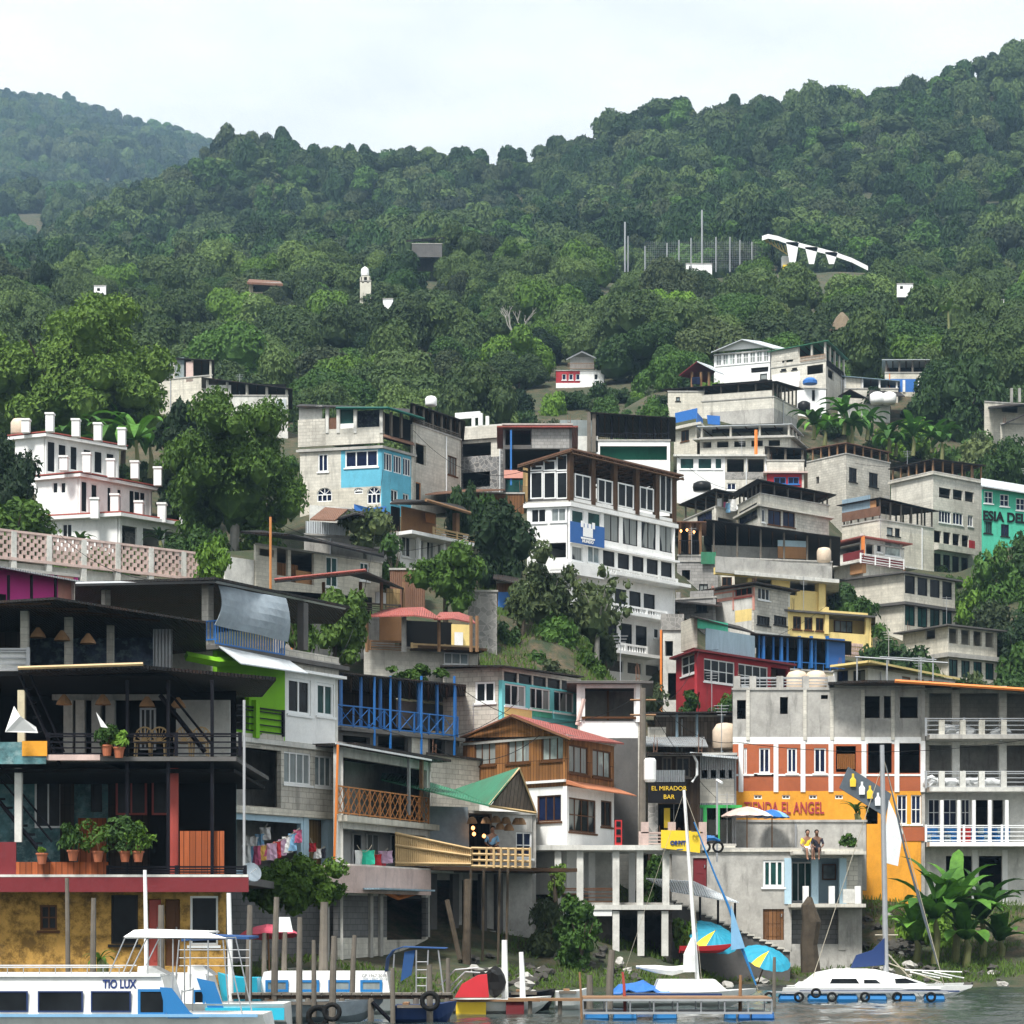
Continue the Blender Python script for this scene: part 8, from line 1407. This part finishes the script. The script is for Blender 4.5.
# striped boat
Y_ = 65; b4 = thing('striped_boat', 'small boat with yellow, white and maroon striped hull and red cabin side', 'boat', (XP(490, Y_), Y_, 0))
hull(MB(), XP(448, Y_), XP(552, Y_), Y_ + .8, 1.7, ZP(1000, Y_), -.15, sheer=.1).build('hull', 'gel_white', b4); MB().box(XP(456, Y_), XP(486, Y_), Y_ - .1, Y_ + .05, ZP(1017, Y_), ZP(1002, Y_)).build('yellow_panel', 'yellow', b4); MB().box(XP(506, Y_), XP(524, Y_), Y_ - .06, Y_ + .12, ZP(1017, Y_), ZP(1001, Y_)).build('maroon_panel', 'maroon', b4); MB().box(XP(446, Y_), XP(540, Y_), Y_ - .12, Y_ - .04, ZP(1001.5, Y_), ZP(999.5, Y_)).build('gunwale', 'wood', b4)
MB().slabn([(XP(455, Y_), Y_ + .1, ZP(997, Y_)), (XP(489, Y_), Y_ + .1, ZP(997, Y_)), (XP(487, Y_), Y_ + .1, ZP(974, Y_)), (XP(478, Y_), Y_ + .1, ZP(975, Y_)), (XP(462, Y_), Y_ + .1, ZP(984, Y_))], .5).build('cabin_side', 'red', b4); MB().slabn([(XP(474, Y_), Y_ + .08, ZP(996, Y_)), (XP(487, Y_), Y_ + .08, ZP(996, Y_)), (XP(487, Y_), Y_ + .08, ZP(981, Y_)), (XP(478, Y_), Y_ + .08, ZP(985, Y_))], .02).build('blue_panel', 'blue', b4)
v_ = ICOV * np.array([.3, .3, .45]) * (1 + .1 * np.random.default_rng(1).normal(size=(len(ICOV), 1))) + np.array(P(495, 982, Y_ + .6)); m = MB(); m.add(v_.tolist(), [tuple(q) for q in ICOF.tolist()]); m.build('motor_cover', 'tank_black', b4); m = MB()
for xa, ya, xb, yb_ in ((440, 985, 455, 970), (446, 990, 465, 972), (455, 970, 478, 968), (450, 994, 462, 980), (465, 972, 480, 973)): m.bar((XP(xa, Y_), Y_ + .3, ZP(ya, Y_)), (XP(xb, Y_), Y_ + .3, ZP(yb_, Y_)), .03)
m.build('tube_frame', 'steel', b4)
m = MB(); [m.slabn([(XP(a, Y_), Y_ + .07, ZP(b, Y_)), (XP(a + 3, Y_), Y_ + .07, ZP(b + 3, Y_)), (XP(a + 6, Y_), Y_ + .07, ZP(b, Y_)), (XP(a + 3, Y_), Y_ + .07, ZP(b - 3, Y_))], .02) for a, b in ((463, 989), (469, 986))]; m.build('emblem', 'letters_white', b4)
for nm_, lb_, x0_, x1_, yy_, zt_, mt_ in (('dark_launch', 'dark navy launch hull tied at the right end of the wooden dock', 394, 456, 58.5, 1006, 'gel_navy'), ('grey_skiff', 'grey open skiff lying under the wooden dock', 258, 382, 59.5, 1003, 'tarp_grey'), ('dark_skiff', 'small dark skiff beside the plank jetty', 508, 556, 66.5, 993, 'steel_black'), ('white_dinghy', 'small white dinghy between the jetty and the float dock', 556, 590, 67, 992, 'gel_white')):
    bb = thing(nm_, lb_, 'boat', (XP((x0_ + x1_) / 2, yy_), yy_, 0)); hull(MB(), XP(x0_, yy_), XP(x1_, yy_), yy_ + .8, 1.5, ZP(zt_, yy_), -.15, sheer=.12).build('hull', mt_, bb); MB().box(XP(x0_ + 3, yy_), XP(x0_ + (x1_ - x0_) * .6, yy_), yy_ + .02, yy_ + .08, ZP(zt_, yy_) - .05, ZP(zt_, yy_) + .03).build('gunwale', 'wood_grey', bb); MB().box(XP(x0_ + 8, yy_), XP(x0_ + 14, yy_), yy_ + .3, yy_ + 1.2, ZP(zt_, yy_) + .02, ZP(zt_, yy_) + .07).build('seat', 'wood', bb)
pk = thing('plank_jetty', 'narrow plank jetty right of the striped boat', 'jetty', P(560, 1003, 64)); MB().box(XP(508, 64), XP(592, 64), 64, 64.6, ZP(1001, 64), ZP(998.5, 64)).build('planks', 'wood', pk)
for px in (530, 560, 586): tubeP([(px, 1001, 64.2), (px, 1030, 64.2)], .07).build('leg', 'wood_grey', pk)
# float dock
Y_ = 61; fd = thing('float_dock', 'steel framed float dock on blue barrels in front of the sloop', 'dock', (XP(680, Y_), Y_, 0)); m = MB(); x0, x1 = XP(583, Y_), XP(772, Y_)
for zz in (ZP(1000, Y_), ZP(1013, Y_)):
    for yy in (Y_, Y_ + 1.8): m.box(x0, x1, yy - .03, yy + .03, zz - .03, zz + .03)
for k in range(9): xx = x0 + (x1 - x0) * k / 8; m.bar((xx, Y_, ZP(1013, Y_)), (xx, Y_, ZP(1000, Y_)), .03).bar((xx, Y_ + 1.8, ZP(1013, Y_)), (xx, Y_ + 1.8, ZP(1000, Y_)), .03)
m.build('frame', 'steel', fd); MB().box(x0, x1, Y_ + .05, Y_ + 1.75, ZP(999, Y_), ZP(999, Y_) + .04).build('deck', 'wood', fd)
for px in (597, 625, 665, 730, 744, 757, 768):
    x, y, z = P(px, 1018, Y_ + .3); w_ = .32 if px < 700 else .16; m = MB(); m.tube([(x - w_, y, z), (x - w_ * .9, y, z), (x + w_ * .9, y, z), (x + w_, y, z)], [.1, .17, .17, .1], 12); m.build('barrel', 'gel_blue' if px < 740 else 'steel_blue', fd)
# sloop
Y_ = 70; sl = thing('sloop', 'white sloop with tall leaning mast and a blue tarpaulin over its deck', 'sailing boat', (XP(690, Y_), Y_, 0)); hull(MB(), XP(612, Y_), XP(760, Y_), Y_ + 1, 1.9, ZP(993, Y_), -.1, sheer=.12).build('hull', 'gel_white', sl); MB().box(XP(625, Y_), XP(722, Y_), Y_ + .02, Y_ + .05, ZP(996, Y_), ZP(993.5, Y_)).build('stripe', 'gel_navy', sl)
cabin(MB(), XP(655, Y_), XP(730, Y_), Y_ + 1, .6, ZP(992, Y_), ZP(980, Y_), .15, .4).build('cabin', 'gel_white', sl); m = MB(); m.tube([P(698, 990, Y_ + .8), P(684, 790, Y_ + .8)], .07, 8, r2=.045); m.build('mast', 'plastic_white', sl)
m = MB(); m.tube([P(636, 967, Y_ + .8), P(690, 968, Y_ + .8)], .05); m.build('boom', 'steel', sl)
sg_ = MB(); sg_.tube([P(640, 967, Y_ + .75), P(655, 969, Y_ + .75), P(672, 971, Y_ + .75), P(688, 968, Y_ + .75)], [.05, .12, .14, .1], 8).tube([P(690, 972, Y_ + .7), P(690, 955, Y_ + .7), P(693, 938, Y_ + .7)], [.22, .2, .06], 8); sg_.build('furled_sail', 'canvas_white', sl)
gx = []; nx_, ny_ = 9, 5
for j in range(ny_):
    for i in range(nx_): s_, t_ = i / (nx_ - 1), j / (ny_ - 1); gx.append((XP(612 + 66 * s_, Y_), Y_ + .1 + 1.7 * t_, ZP(996 - 14 * math.sin(math.pi * min(1, s_ * .9 + .12)) * math.sin(math.pi * (t_ * .8 + .12)) + 2 * math.sin(i * 2.3 + j), Y_)))
m = MB(); m.add(gx, [(j * nx_ + i, j * nx_ + i + 1, (j + 1) * nx_ + i + 1, (j + 1) * nx_ + i) for j in range(ny_ - 1) for i in range(nx_ - 1)]); tb = m.build('deck_tarpaulin', 'tarp_blue'); tag(tb, 'crumpled bright blue tarpaulin over the deck of the sloop', 'tarpaulin'); tb.modifiers.new('t', 'SOLIDIFY').thickness = .03
m = MB(); m.tube([P(697, 800, Y_ + .8), P(700, 850, Y_ + .8)], .01); m = MB(); a_, b_ = P(684, 792, Y_ + .8), P(758, 990, Y_ + .8)
m.bar(a_, b_, .014).bar(a_, P(620, 985, Y_ + .8), .008).bar(a_, P(702, 985, Y_ + .3), .01); m.build('rigging', 'rope', sl); fl = thing('furled_jib', 'blue and white furled jib rolled on the forestay of the sloop', 'sail', P(735, 900, Y_ + .8))
m = MB(); m.tube([P(694, 822, Y_ + .8), P(715, 875, Y_ + .8), P(728, 905, Y_ + .8), P(742, 948, Y_ + .8), P(756, 985, Y_ + .8)], [.02, .03, .04, .05, .025], 7); m.build('sail_roll', 'gel_blue', fl); m = MB(); m.slabn([P(731, 905, Y_ + .7), P(731, 950, Y_ + .7), P(745, 948, Y_ + .7)], .05); m.build('sail_corner', 'cloth_blue', fl)
# catamaran
Y_ = 78; ct = thing('catamaran', 'white catamaran with dark cabin windows moored at right behind blue floats', 'sailing boat', (XP(880, Y_), Y_, 0)); m = MB(); hull(m, XP(786, Y_), XP(976, Y_), Y_ + .5, .8, ZP(988, Y_), -.15, sheer=.1, taper=.4); hull(m, XP(800, Y_), XP(984, Y_), Y_ + 3.4, .8, ZP(988, Y_), -.15, sheer=.1, taper=.4); m.build('hulls', 'gel_white', ct)
cabin(MB(), XP(806, Y_), XP(942, Y_), Y_ + 1.9, 1.75, ZP(989, Y_), ZP(984, Y_), .2, 1.0).build('bridge_deck', 'gel_white', ct); cb = MB(); K = [(812, 985), (826, 974), (846, 970), (880, 970), (905, 976), (930, 984)]
for i in range(len(K) - 1):
    (xa, ya), (xb, yb_) = K[i], K[i + 1]; cb.hexa([(XP(xa, Y_), Y_ + .5, ZP(985, Y_)), (XP(xb, Y_), Y_ + .5, ZP(985, Y_)), (XP(xb, Y_), Y_ + 3.2, ZP(985, Y_)), (XP(xa, Y_), Y_ + 3.2, ZP(985, Y_))], [(XP(xa, Y_), Y_ + .8, ZP(ya - .01, Y_)), (XP(xb, Y_), Y_ + .8, ZP(yb_ - .01, Y_)), (XP(xb, Y_), Y_ + 2.9, ZP(yb_ - .01, Y_)), (XP(xa, Y_), Y_ + 2.9, ZP(ya - .01, Y_))])
cb.build('cabin', 'gel_white', ct)
for pts_ in (((831, 985), (862, 985), (858, 979), (834, 979)), ((866, 984.5), (884, 984.5), (878, 980), (866, 980)), ((898, 984), (921, 983.5), (908, 978.5), (897, 979))): MB().slabn([(XP(a, Y_), Y_ + .52, ZP(b, Y_)) for a, b in pts_], .1).build('window', 'glass', ct)
MB().box(XP(800, Y_), XP(960, Y_), Y_ + .08, Y_ + .12, ZP(992, Y_), ZP(990.5, Y_)).build('stripe', 'gel_navy', ct)
MB().tube([P(886, 975, Y_ + 1.9), P(882, 745, Y_ + 1.9)], .1, 8, r2=.08).build('mast', 'steel', ct); MB().slabn([P(850, 968, Y_ + 1.9), P(884, 965, Y_ + 1.9), P(884, 938, Y_ + 1.9), P(872, 950, Y_ + 1.9), P(856, 955, Y_ + 1.9)], .12).build('boom_sail_cover', 'gel_navy', ct)
m = MB()
for a, b, c_, d in ((884, 760, 944, 985), (884, 760, 812, 980), (884, 940, 868, 978), (884, 950, 912, 980), (880, 960, 940, 982), (875, 935, 898, 935)): m.bar(P(a, b, Y_ + 1.9), P(c_, d, Y_ + 1.9), .018 if b == 760 else .03)
m.build('rigging', 'rope', ct); MB().tube([P(886, 765, Y_ + 1.9), P(905, 850, Y_ + 2), P(925, 920, Y_ + 2), P(938, 965, Y_ + 2)], [.02, .04, .05, .03], 7).build('furled_jib', 'net_dark', ct); m = MB()
for px in (940, 952, 964): m.bar(P(px - 30, 972, Y_ + .6), P(px, 978, Y_ + .6), .03)
m.bar(P(905, 970, Y_ + .5), P(962, 972, Y_ + .5), .03); m.build('bow_rail', 'plastic_white', ct)
cf = thing('float_walkway', 'low walkway on blue floats along the near side of the catamaran', 'dock', P(850, 1000, 75.8)); MB().box(XP(768, 75.8), XP(948, 75.8), 75.6, 76.1, ZP(993, 75.8), ZP(991.5, 75.8)).build('deck', 'steel', cf)
for k in range(6): px = 780 + k * 29; x, y, z = P(px + 9, 999, 75.8); MB().tube([(x - .35, y, z), (x - .3, y, z), (x + .3, y, z), (x + .35, y, z)], [.1, .18, .18, .1], 10).build('float', 'gel_blue', cf); m = MB(); [m.bar(P(px - 8 + j * 6, 992 + 8 * (j % 2), 75.7), P(px - 2 + j * 6, 992 + 8 * ((j + 1) % 2), 75.7), .015) for j in range(5)]; m.build('truss', 'steel', cf)
# beached pedal canopies and parasols
def parasol(name, lb, px, py, Y, r_, cols, tilt=(0, 0), pole=1.5, hgt=.35, n=12):
    x, y, z = P(px, py, Y); rt = thing(name, lb, 'parasol', (x, y, z)); M_ = MB(); c, s_ = math.cos, math.sin
    def tr(p): 
        a, b = tilt; X1, Z1 = p[0] * c(a) - p[2] * s_(a), p[0] * s_(a) + p[2] * c(a); Y1, Z2 = p[1] * c(b) - Z1 * s_(b), p[1] * s_(b) + Z1 * c(b); return (x + X1, y + Y1, z + Z2)
    for k in range(n):
        a0, a1 = 6.2832 * k / n, 6.2832 * (k + 1) / n; am = (a0 + a1) / 2; vs = [tr((0, 0, hgt))]
        for t_ in (.4, .75, 1): 
            for a, dr in ((a0, 0), (am, -.03), (a1, 0)): vs.append(tr((r_ * t_ * c(a), r_ * t_ * s_(a), hgt * (1 - t_ ** 1.5) + dr - (.05 if t_ == 1 else 0))))
        mi = 1 if (len(cols) > 1 and k == 10) else 0
        M_.add(vs, [(0, 1, 2), (0, 2, 3), (1, 4, 5, 2), (2, 5, 6, 3), (4, 7, 8, 5), (5, 8, 9, 6)], mi)
    o = M_.build('canopy', cols if len(cols) > 1 else cols[0], rt); o.modifiers.new('t', 'SOLIDIFY').thickness = .015
    MB().tube([tr((0, 0, hgt)), tr((0, 0, -pole))], .03, 6).build('pole', 'wood', rt)
parasol('beach_parasol', 'turquoise and yellow ribbed parasol on the bank, left of the two', 713, 936, 94, 1.1, ['canvas_turq', 'yellow'], (-.3, .6), .8, .3, 16); parasol('beach_parasol', 'turquoise and yellow ribbed parasol on the bank, right of the two', 767, 957, 92, 1.0, ['canvas_turq', 'yellow'], (-.25, .5), 1.3, .3, 16)
parasol('parasol', 'pink and white parasol on the grey terrace', 747, 815, 101, 1.15, ['pale_pink', 'canvas_white'], (0, 0), 1.5, .38); parasol('parasol', 'blue parasol behind the pink one on the grey terrace', 772, 816, 102, .8, ['steel_blue', 'cloth_blue'], (0, 0), 1.5, .3)
parasol('parasol', 'faded red parasol behind the moored boats', 268, 934, 68, .95, ['canvas_pink'], (.05, -.1), 1.2, .3)
cn = thing('red_canoe', 'red canoe lying under the left turquoise parasol', 'canoe', P(705, 952, 93)); hull(MB(), XP(680, 93), XP(732, 93), 93, .6, ZP(946, 93), ZP(953, 93), sheer=.1).build('hull', 'red', cn)
# satellite dish, banners, boards, poles
sd_ = thing('satellite_dish', 'grey satellite dish at the right corner of the maroon fascia', 'satellite dish', P(252, 880, 66)); dv = MB(); c_ = Vector(P(251, 873, 66)); ax = Vector((.55, -.75, .35)).normalized(); u1 = ax.cross(Vector((0, 0, 1))).normalized(); u2 = ax.cross(u1); rings = []
for k in range(5):
    t_ = k / 4; rings.append([tuple(c_ + (u1 * math.cos(a * .3927) + u2 * math.sin(a * .3927)) * .3 * t_ + ax * (.07 * t_ * t_)) for a in range(16)])
dv.add([p for r_ in rings for p in r_], [(k * 16 + a, k * 16 + (a + 1) % 16, (k + 1) * 16 + (a + 1) % 16, (k + 1) * 16 + a) for k in range(4) for a in range(16)]); o = dv.build('dish', 'tarp_grey', sd_); o.modifiers.new('t', 'SOLIDIFY').thickness = .02; MB().tube([tuple(c_), tuple(c_ + ax * .32)], .012).tube([tuple(c_), P(247, 884, 66)], .025).build('arm', 'plastic_white', sd_)
m = MB(); m.add([P(14, 706, 64.4), P(20, 716, 64.2), P(36, 727, 64.4), P(38, 733, 64.4), P(5, 732, 64.3)], [(0, 4, 3, 2, 1)]); o = m.build('white_banner', 'canvas_white'); o.modifiers.new('t', 'SOLIDIFY').thickness = .015; tag(o, 'crumpled white banner hanging at the left of the upper deck', 'banner')
m = MB(); m.add([P(96, 712, 64.4), P(108, 728, 64.4), P(101, 727, 64.4)], [(0, 2, 1)]); o = m.build('small_flag', 'canvas_white'); o.modifiers.new('t', 'SOLIDIFY').thickness = .01; tag(o, 'small white pennant on the upper deck railing', 'flag')
ad = thing('tilted_billboard', 'tilted dark billboard with painted bottles leaning on a grey pole', 'billboard', P(865, 800, 103)); MB().slabn([P(839, 788, 103), P(885, 817, 103), P(891, 794, 103), P(848, 767, 103)][::-1], -.12).build('board', 'net_dark', ad)
for px, py, mt_ in ((853, 781, 'letters_gold'), (862, 789, 'white_sheet'), (870, 793, 'letters_gold'), (878, 800, 'white_sheet')):
    x, y, z = P(px, py, 102.8); MB().lathe((x, y, z - .25), [(.13, 0), (.14, .3), (.05, .42), (.05, .58)], 8, sy=.15).build('painted_bottle', mt_, ad)
MB().slabn([P(889, 800, 102.7), P(903, 832, 102.7), P(898, 866, 102.7), P(882, 862, 102.7)][::-1], -.08).build('white_panel', 'white_sheet', ad)
wb = thing('white_sandwich_board', 'white four-sided board on a post behind the boats', 'board', P(284, 932, 66)); MB().slabn([P(279, 917, 66), P(275, 932, 66), P(293, 932, 66), P(290, 917, 66)], .03).build('board', 'white_sheet', wb)
lp = thing('lamp_post', 'slim grey lamp post between the black shop sign and the grey terrace', 'lamp post', P(730, 860, 98)); tubeP([(717, 862, 98), (717, 780, 98)], .05).build('pole', 'steel', lp); tubeP([(717, 780, 98), (722, 783, 97.5)], .06).build('lamp_head', 'plastic_white', lp)
pp = thing('power_pole', 'tall grey power pole with transformer and tangled wires', 'power pole', P(643, 850, 97)); tubeP([(642, 855, 97), (643, 688, 97)], .17, 8, r2=.12).build('pole', 'wood_grey', pp); MB().lathe(P(650, 782, 96.8), [(.2, 0), (.26, .1), (.26, .9), (.2, 1)], 12).build('transformer', 'plastic_white', pp)
m = MB()
for py in (700, 715): m.bar(P(630, py, 97), P(656, py, 97), .06)
m.build('cross_arm', 'wood', pp)
for lb, a, b, sag in (('upper wire from the power pole to the wooden house', (632, 700, 97), (463, 690, 99), 1.2), ('wire from the power pole towards the shop building', (655, 700, 97), (736, 742, 106), .6), ('wire from the power pole to the red house', (652, 700, 97), (700, 648, 129), 1.0), ('lower wire from the power pole to the grey terrace', (655, 716, 97), (735, 812, 103), .5), ('long wire from the green terrace house to the turquoise house', (338, 660, 82), (383, 470, 143), 2), ('wire sagging over the blue railed house', (338, 705, 81), (520, 700, 97), 1.4), ('wire from the red house to the yellow house', (700, 650, 130), (826, 606, 150), .8), ('wire from the hotel roof to the two-tone house', (676, 455, 142), (760, 482, 171), 1.2), ('wire from the turquoise house to the hotel', (413, 430, 147), (527, 470, 136), 1.3), ('wire over the plain block house roof', (804, 445, 197), (934, 462, 189), 1), ('wire from the orange pole to the hotel', (271, 520, 112), (530, 500, 135), 2.2), ('wire between the lattice house and the wooden house', (430, 745, 88), (540, 735, 95), .8), ('wire along the shop building front', (735, 742, 106), (1024, 740, 106), .5), ('wire from the terrace house to the breeze block wall', (215, 577, 75), (60, 535, 114), .9)):
    A_, B_ = Vector(P(*a)), Vector(P(*b)); m = MB(); m.tube([tuple(A_.lerp(B_, t / 12) - Vector((0, 0, sag * 4 * t / 12 * (1 - t / 12)))) for t in range(13)], .014, 4); tag(m.build('wire', 'rubber'), 'thin black ' + lb, 'wire')
pb = thing('phone_booth', 'narrow red phone booth on the terrace beside the wooden house', 'phone booth', P(619, 846, 93)); x0, x1, z0, z1 = XP(615, 93), XP(622, 93), ZP(845, 93), ZP(820, 93); MB().box(x0, x1, 93, 93.35, z0, z1).build('body', 'plastic_red', pb)
for k in range(3): MB().box(x0 + .05, x1 - .05, 92.97, 92.995, z0 + .1 + k * .32, z0 + .32 + k * .32).build('panel', 'glass', pb)
mb_ = thing('motorbike', 'blue motorbike parked beside the yellow banner', 'motorbike', P(711, 850, 95)); 
for px in (705, 718):
    x, y, z = P(px, 847, 95.5); V, Q = [], []
    for i in range(14):
        for j in range(6): a, b = 6.283 * i / 14, 6.283 * j / 6; rr = .2 + .05 * math.cos(b); V.append((x + rr * math.cos(a), y + .05 * math.sin(b), z + rr * math.sin(a)))
    for i in range(14):
        for j in range(6): Q.append((i * 6 + j, ((i + 1) % 14) * 6 + j, ((i + 1) % 14) * 6 + (j + 1) % 6, i * 6 + (j + 1) % 6))
    m = MB(); m.add(V, Q); m.build('wheel', 'rubber', mb_)
MB().tube([P(704, 842, 95.5), P(708, 838, 95.5), P(714, 838, 95.5), P(720, 841, 95.5)], [.06, .14, .12, .05], 7).build('body', 'plastic_blue', mb_); MB().tube([P(706, 840, 95.5), P(705, 833, 95.5)], .025).bar(P(703, 833, 95.3), P(707, 833, 95.8), .03).build('handlebar', 'steel', mb_); MB().tube([P(711, 836.5, 95.5), P(718, 836.5, 95.5)], .09, 6).build('seat', 'rubber', mb_)
# chairs on the upper deck
def chair(px, py, Y, lb, mat_='bamboo'):
    x, y, z = P(px, py, Y); rt = thing('wicker_chair', lb, 'chair', (x, y, z), 'wicker chairs on the upper deck'); MB().box(x - .25, x + .25, y - .22, y + .25, z + .38, z + .44).build('seat', mat_, rt); m = MB()
    for k in range(9): a = math.pi * k / 8; m.tube([(x, y + .22, z + .44), (x + .3 * math.cos(a), y + .26, z + .5 + .38 * math.sin(a))], .015, 4)
    m.tube([(x + .3 * math.cos(math.pi * k / 8), y + .26, z + .5 + .38 * math.sin(math.pi * k / 8)) for k in range(9)], .025, 5); m.build('backrest', mat_, rt)
    for sx in (-.22, .22):
        for sy in (-.19, .22): MB().tube([(x + sx, y + sy, z), (x + sx * .9, y + sy, z + .38)], .025, 5).build('leg', mat_, rt)
for px in (143, 158, 183, 200): chair(px, 756.5, 67, 'round-backed wicker chair behind the black railing of the upper deck')
for px in (186, 196): chair(px, 649, 80, 'round-backed pale chair on the blue railed roof terrace', 'pale_pink')
# ================================================================== people
def person(lb, head, joints, cols, sc_=1.0, rad=None):
    """joints: dict of named 3-D points; one skinned body, clothes as close-fitting shells"""
    import bmesh
    names = ['pelvis', 'spine', 'chest', 'neck', 'head_low', 'head_top', 'sh_l', 'el_l', 'wr_l', 'ha_l', 'sh_r', 'el_r', 'wr_r', 'ha_r', 'hip_l', 'kn_l', 'an_l', 'to_l', 'hip_r', 'kn_r', 'an_r', 'to_r']
    R_ = dict(pelvis=.13, spine=.12, chest=.14, neck=.055, head_low=.075, head_top=.085, sh_l=.06, el_l=.042, wr_l=.03, ha_l=.035, sh_r=.06, el_r=.042, wr_r=.03, ha_r=.035, hip_l=.09, kn_l=.062, an_l=.04, to_l=.035, hip_r=.09, kn_r=.062, an_r=.04, to_r=.035)
    E = [('pelvis', 'spine'), ('spine', 'chest'), ('chest', 'neck'), ('neck', 'head_low'), ('head_low', 'head_top'), ('chest', 'sh_l'), ('sh_l', 'el_l'), ('el_l', 'wr_l'), ('wr_l', 'ha_l'), ('chest', 'sh_r'), ('sh_r', 'el_r'), ('el_r', 'wr_r'), ('wr_r', 'ha_r'), ('pelvis', 'hip_l'), ('hip_l', 'kn_l'), ('kn_l', 'an_l'), ('an_l', 'to_l'), ('pelvis', 'hip_r'), ('hip_r', 'kn_r'), ('kn_r', 'an_r'), ('an_r', 'to_r')]
    base = Vector(joints['pelvis']); rt = thing('person', lb, 'person', tuple(base))
    def skin(name, use, mat_, grow):
        ns = [n for n in names if n in use]; me = bpy.data.meshes.new(name); me.from_pydata([tuple(Vector(joints[n]) - base) for n in ns], [(ns.index(a), ns.index(b)) for a, b in E if a in use and b in use], []); me.materials.append(MATS[mat_]); o = bpy.data.objects.new(name, me); COL.objects.link(o); o.parent = rt
        o.modifiers.new('skin', 'SKIN'); 
        for i, n in enumerate(ns): v = me.skin_vertices[0].data[i]; r_ = R_[n] * sc_ * grow; v.radius = (r_, r_); v.use_root = (i == 0)
        s_ = o.modifiers.new('sub', 'SUBSURF'); s_.levels = s_.render_levels = 2; return o
    skin('body', names, cols[0], 1.0); skin('shirt', ['pelvis', 'spine', 'chest', 'sh_l', 'el_l', 'sh_r', 'el_r'], cols[1], 1.16); skin('trousers', ['pelvis', 'hip_l', 'kn_l', 'hip_r', 'kn_r'], cols[2], 1.2)
    ht = (Vector(joints['head_low']) * .35 + Vector(joints['head_top']) * .65); fw = Vector((0, -1, 0)); v_ = ICOV * np.array([.1, .11, .1]) * sc_ + np.array(ht + Vector((0, .02, .03))); v_ = v_[:]; m = MB(); m.add(v_.tolist(), [tuple(q) for q in ICOF.tolist()]); m.build('hair', 'hair', rt)
    v_ = ICOV * np.array([.075, .05, .09]) * sc_ + np.array(ht + Vector((0, -.075, -.02))); m = MB(); m.add(v_.tolist(), [tuple(q) for q in ICOF.tolist()]); m.build('face', cols[0], rt)
def sitting(px, py, Y, lb, cols, facing=1, legs_down=True):
    x, y, z = P(px, py, Y); z += .12; J = {}; s_ = facing
    J['pelvis'] = (x, y, z); J['spine'] = (x, y - .03, z + .2); J['chest'] = (x + .02 * s_, y - .07, z + .42); J['neck'] = (x + .02 * s_, y - .09, z + .55); J['head_low'] = (x + .03 * s_, y - .11, z + .63); J['head_top'] = (x + .03 * s_, y - .11, z + .76)
    for k, d in (('l', -1), ('r', 1)):
        J['sh_' + k] = (x + .19 * d, y - .07, z + .43); J['el_' + k] = (x + .25 * d, y - .16, z + .18); J['wr_' + k] = (x + .15 * d, y - .36, z + .08); J['ha_' + k] = (x + .12 * d, y - .44, z + .07)
        J['hip_' + k] = (x + .1 * d, y - .02, z); J['kn_' + k] = (x + .14 * d + .1 * s_, y - .42, z + .02); J['an_' + k] = (x + .14 * d + .12 * s_, y - .46, z - .4); J['to_' + k] = (x + .14 * d + .14 * s_, y - .58, z - .46)
    person(lb, None, J, cols)
sitting(806.5, 852, 98.0, 'person in a yellow shirt sitting on the terrace edge', ['skin', 'yellow', 'cloth_white'], 1); sitting(817, 852, 97.9, 'person in dark clothes sitting on the terrace edge beside the yellow shirt', ['skin_dark', 'cloth_dark', 'cloth_dark'], -1)
sitting(492, 851, 87.5, 'person in a pale blue shirt seated in the bamboo terrace restaurant', ['skin', 'cloth_blue', 'cloth_dark'], 1)
# ================================================================== rebar stubs, aerials and pipes on the houses
rc = random.Random(99)
for b in ALL:
    if b.ref[1] < 93 or b.ref[1] > 240 or not b.done or rc.random() < .35: continue
    q = b.off(-.25); m = MB()
    p = rc.choice(q[:2]); x, y = p.x, p.y
    for dx, dy in ((0, 0), (.14, 0), (0, .14), (.14, .14)): m.bar((x + dx, y + dy, b.zt), (x + dx + rc.uniform(-.05, .05), y + dy, b.zt + rc.uniform(.5, 1.0)), .016)
    m.bar((x, y, b.zt + .25), (x + .14, y + .14, b.zt + .25), .014).bar((x + .14, y, b.zt + .22), (x, y + .14, b.zt + .22), .014)
    m.build('rebar_stub', 'tin_rust', b.root)
    F = b.faces[-1]; u_ = F.L * rc.uniform(.06, .94)
    if not any(h[0] - .1 < u_ < h[1] + .1 for h in b.holes[-1]): MB().tube([F.pt(u_, .06, b.zb + .5), F.pt(u_, .06, b.zt - .1)], .045, 6).build('down_pipe', rc.choice(['white_sheet', 'pvc_orange', 'steel', 'steel']), b.root)
    if rc.random() < .5:
        p = q[2].lerp(q[0], rc.random()); z = b.zt; m = MB(); m.bar((p.x, p.y, z), (p.x, p.y, z + 2.6), .025)
        for k in range(4): m.bar((p.x - .35 + .05 * k, p.y, z + 2.5 - k * .14), (p.x + .35 - .05 * k, p.y, z + 2.5 - k * .14), .014)
        m.build('aerial', 'steel', b.root)
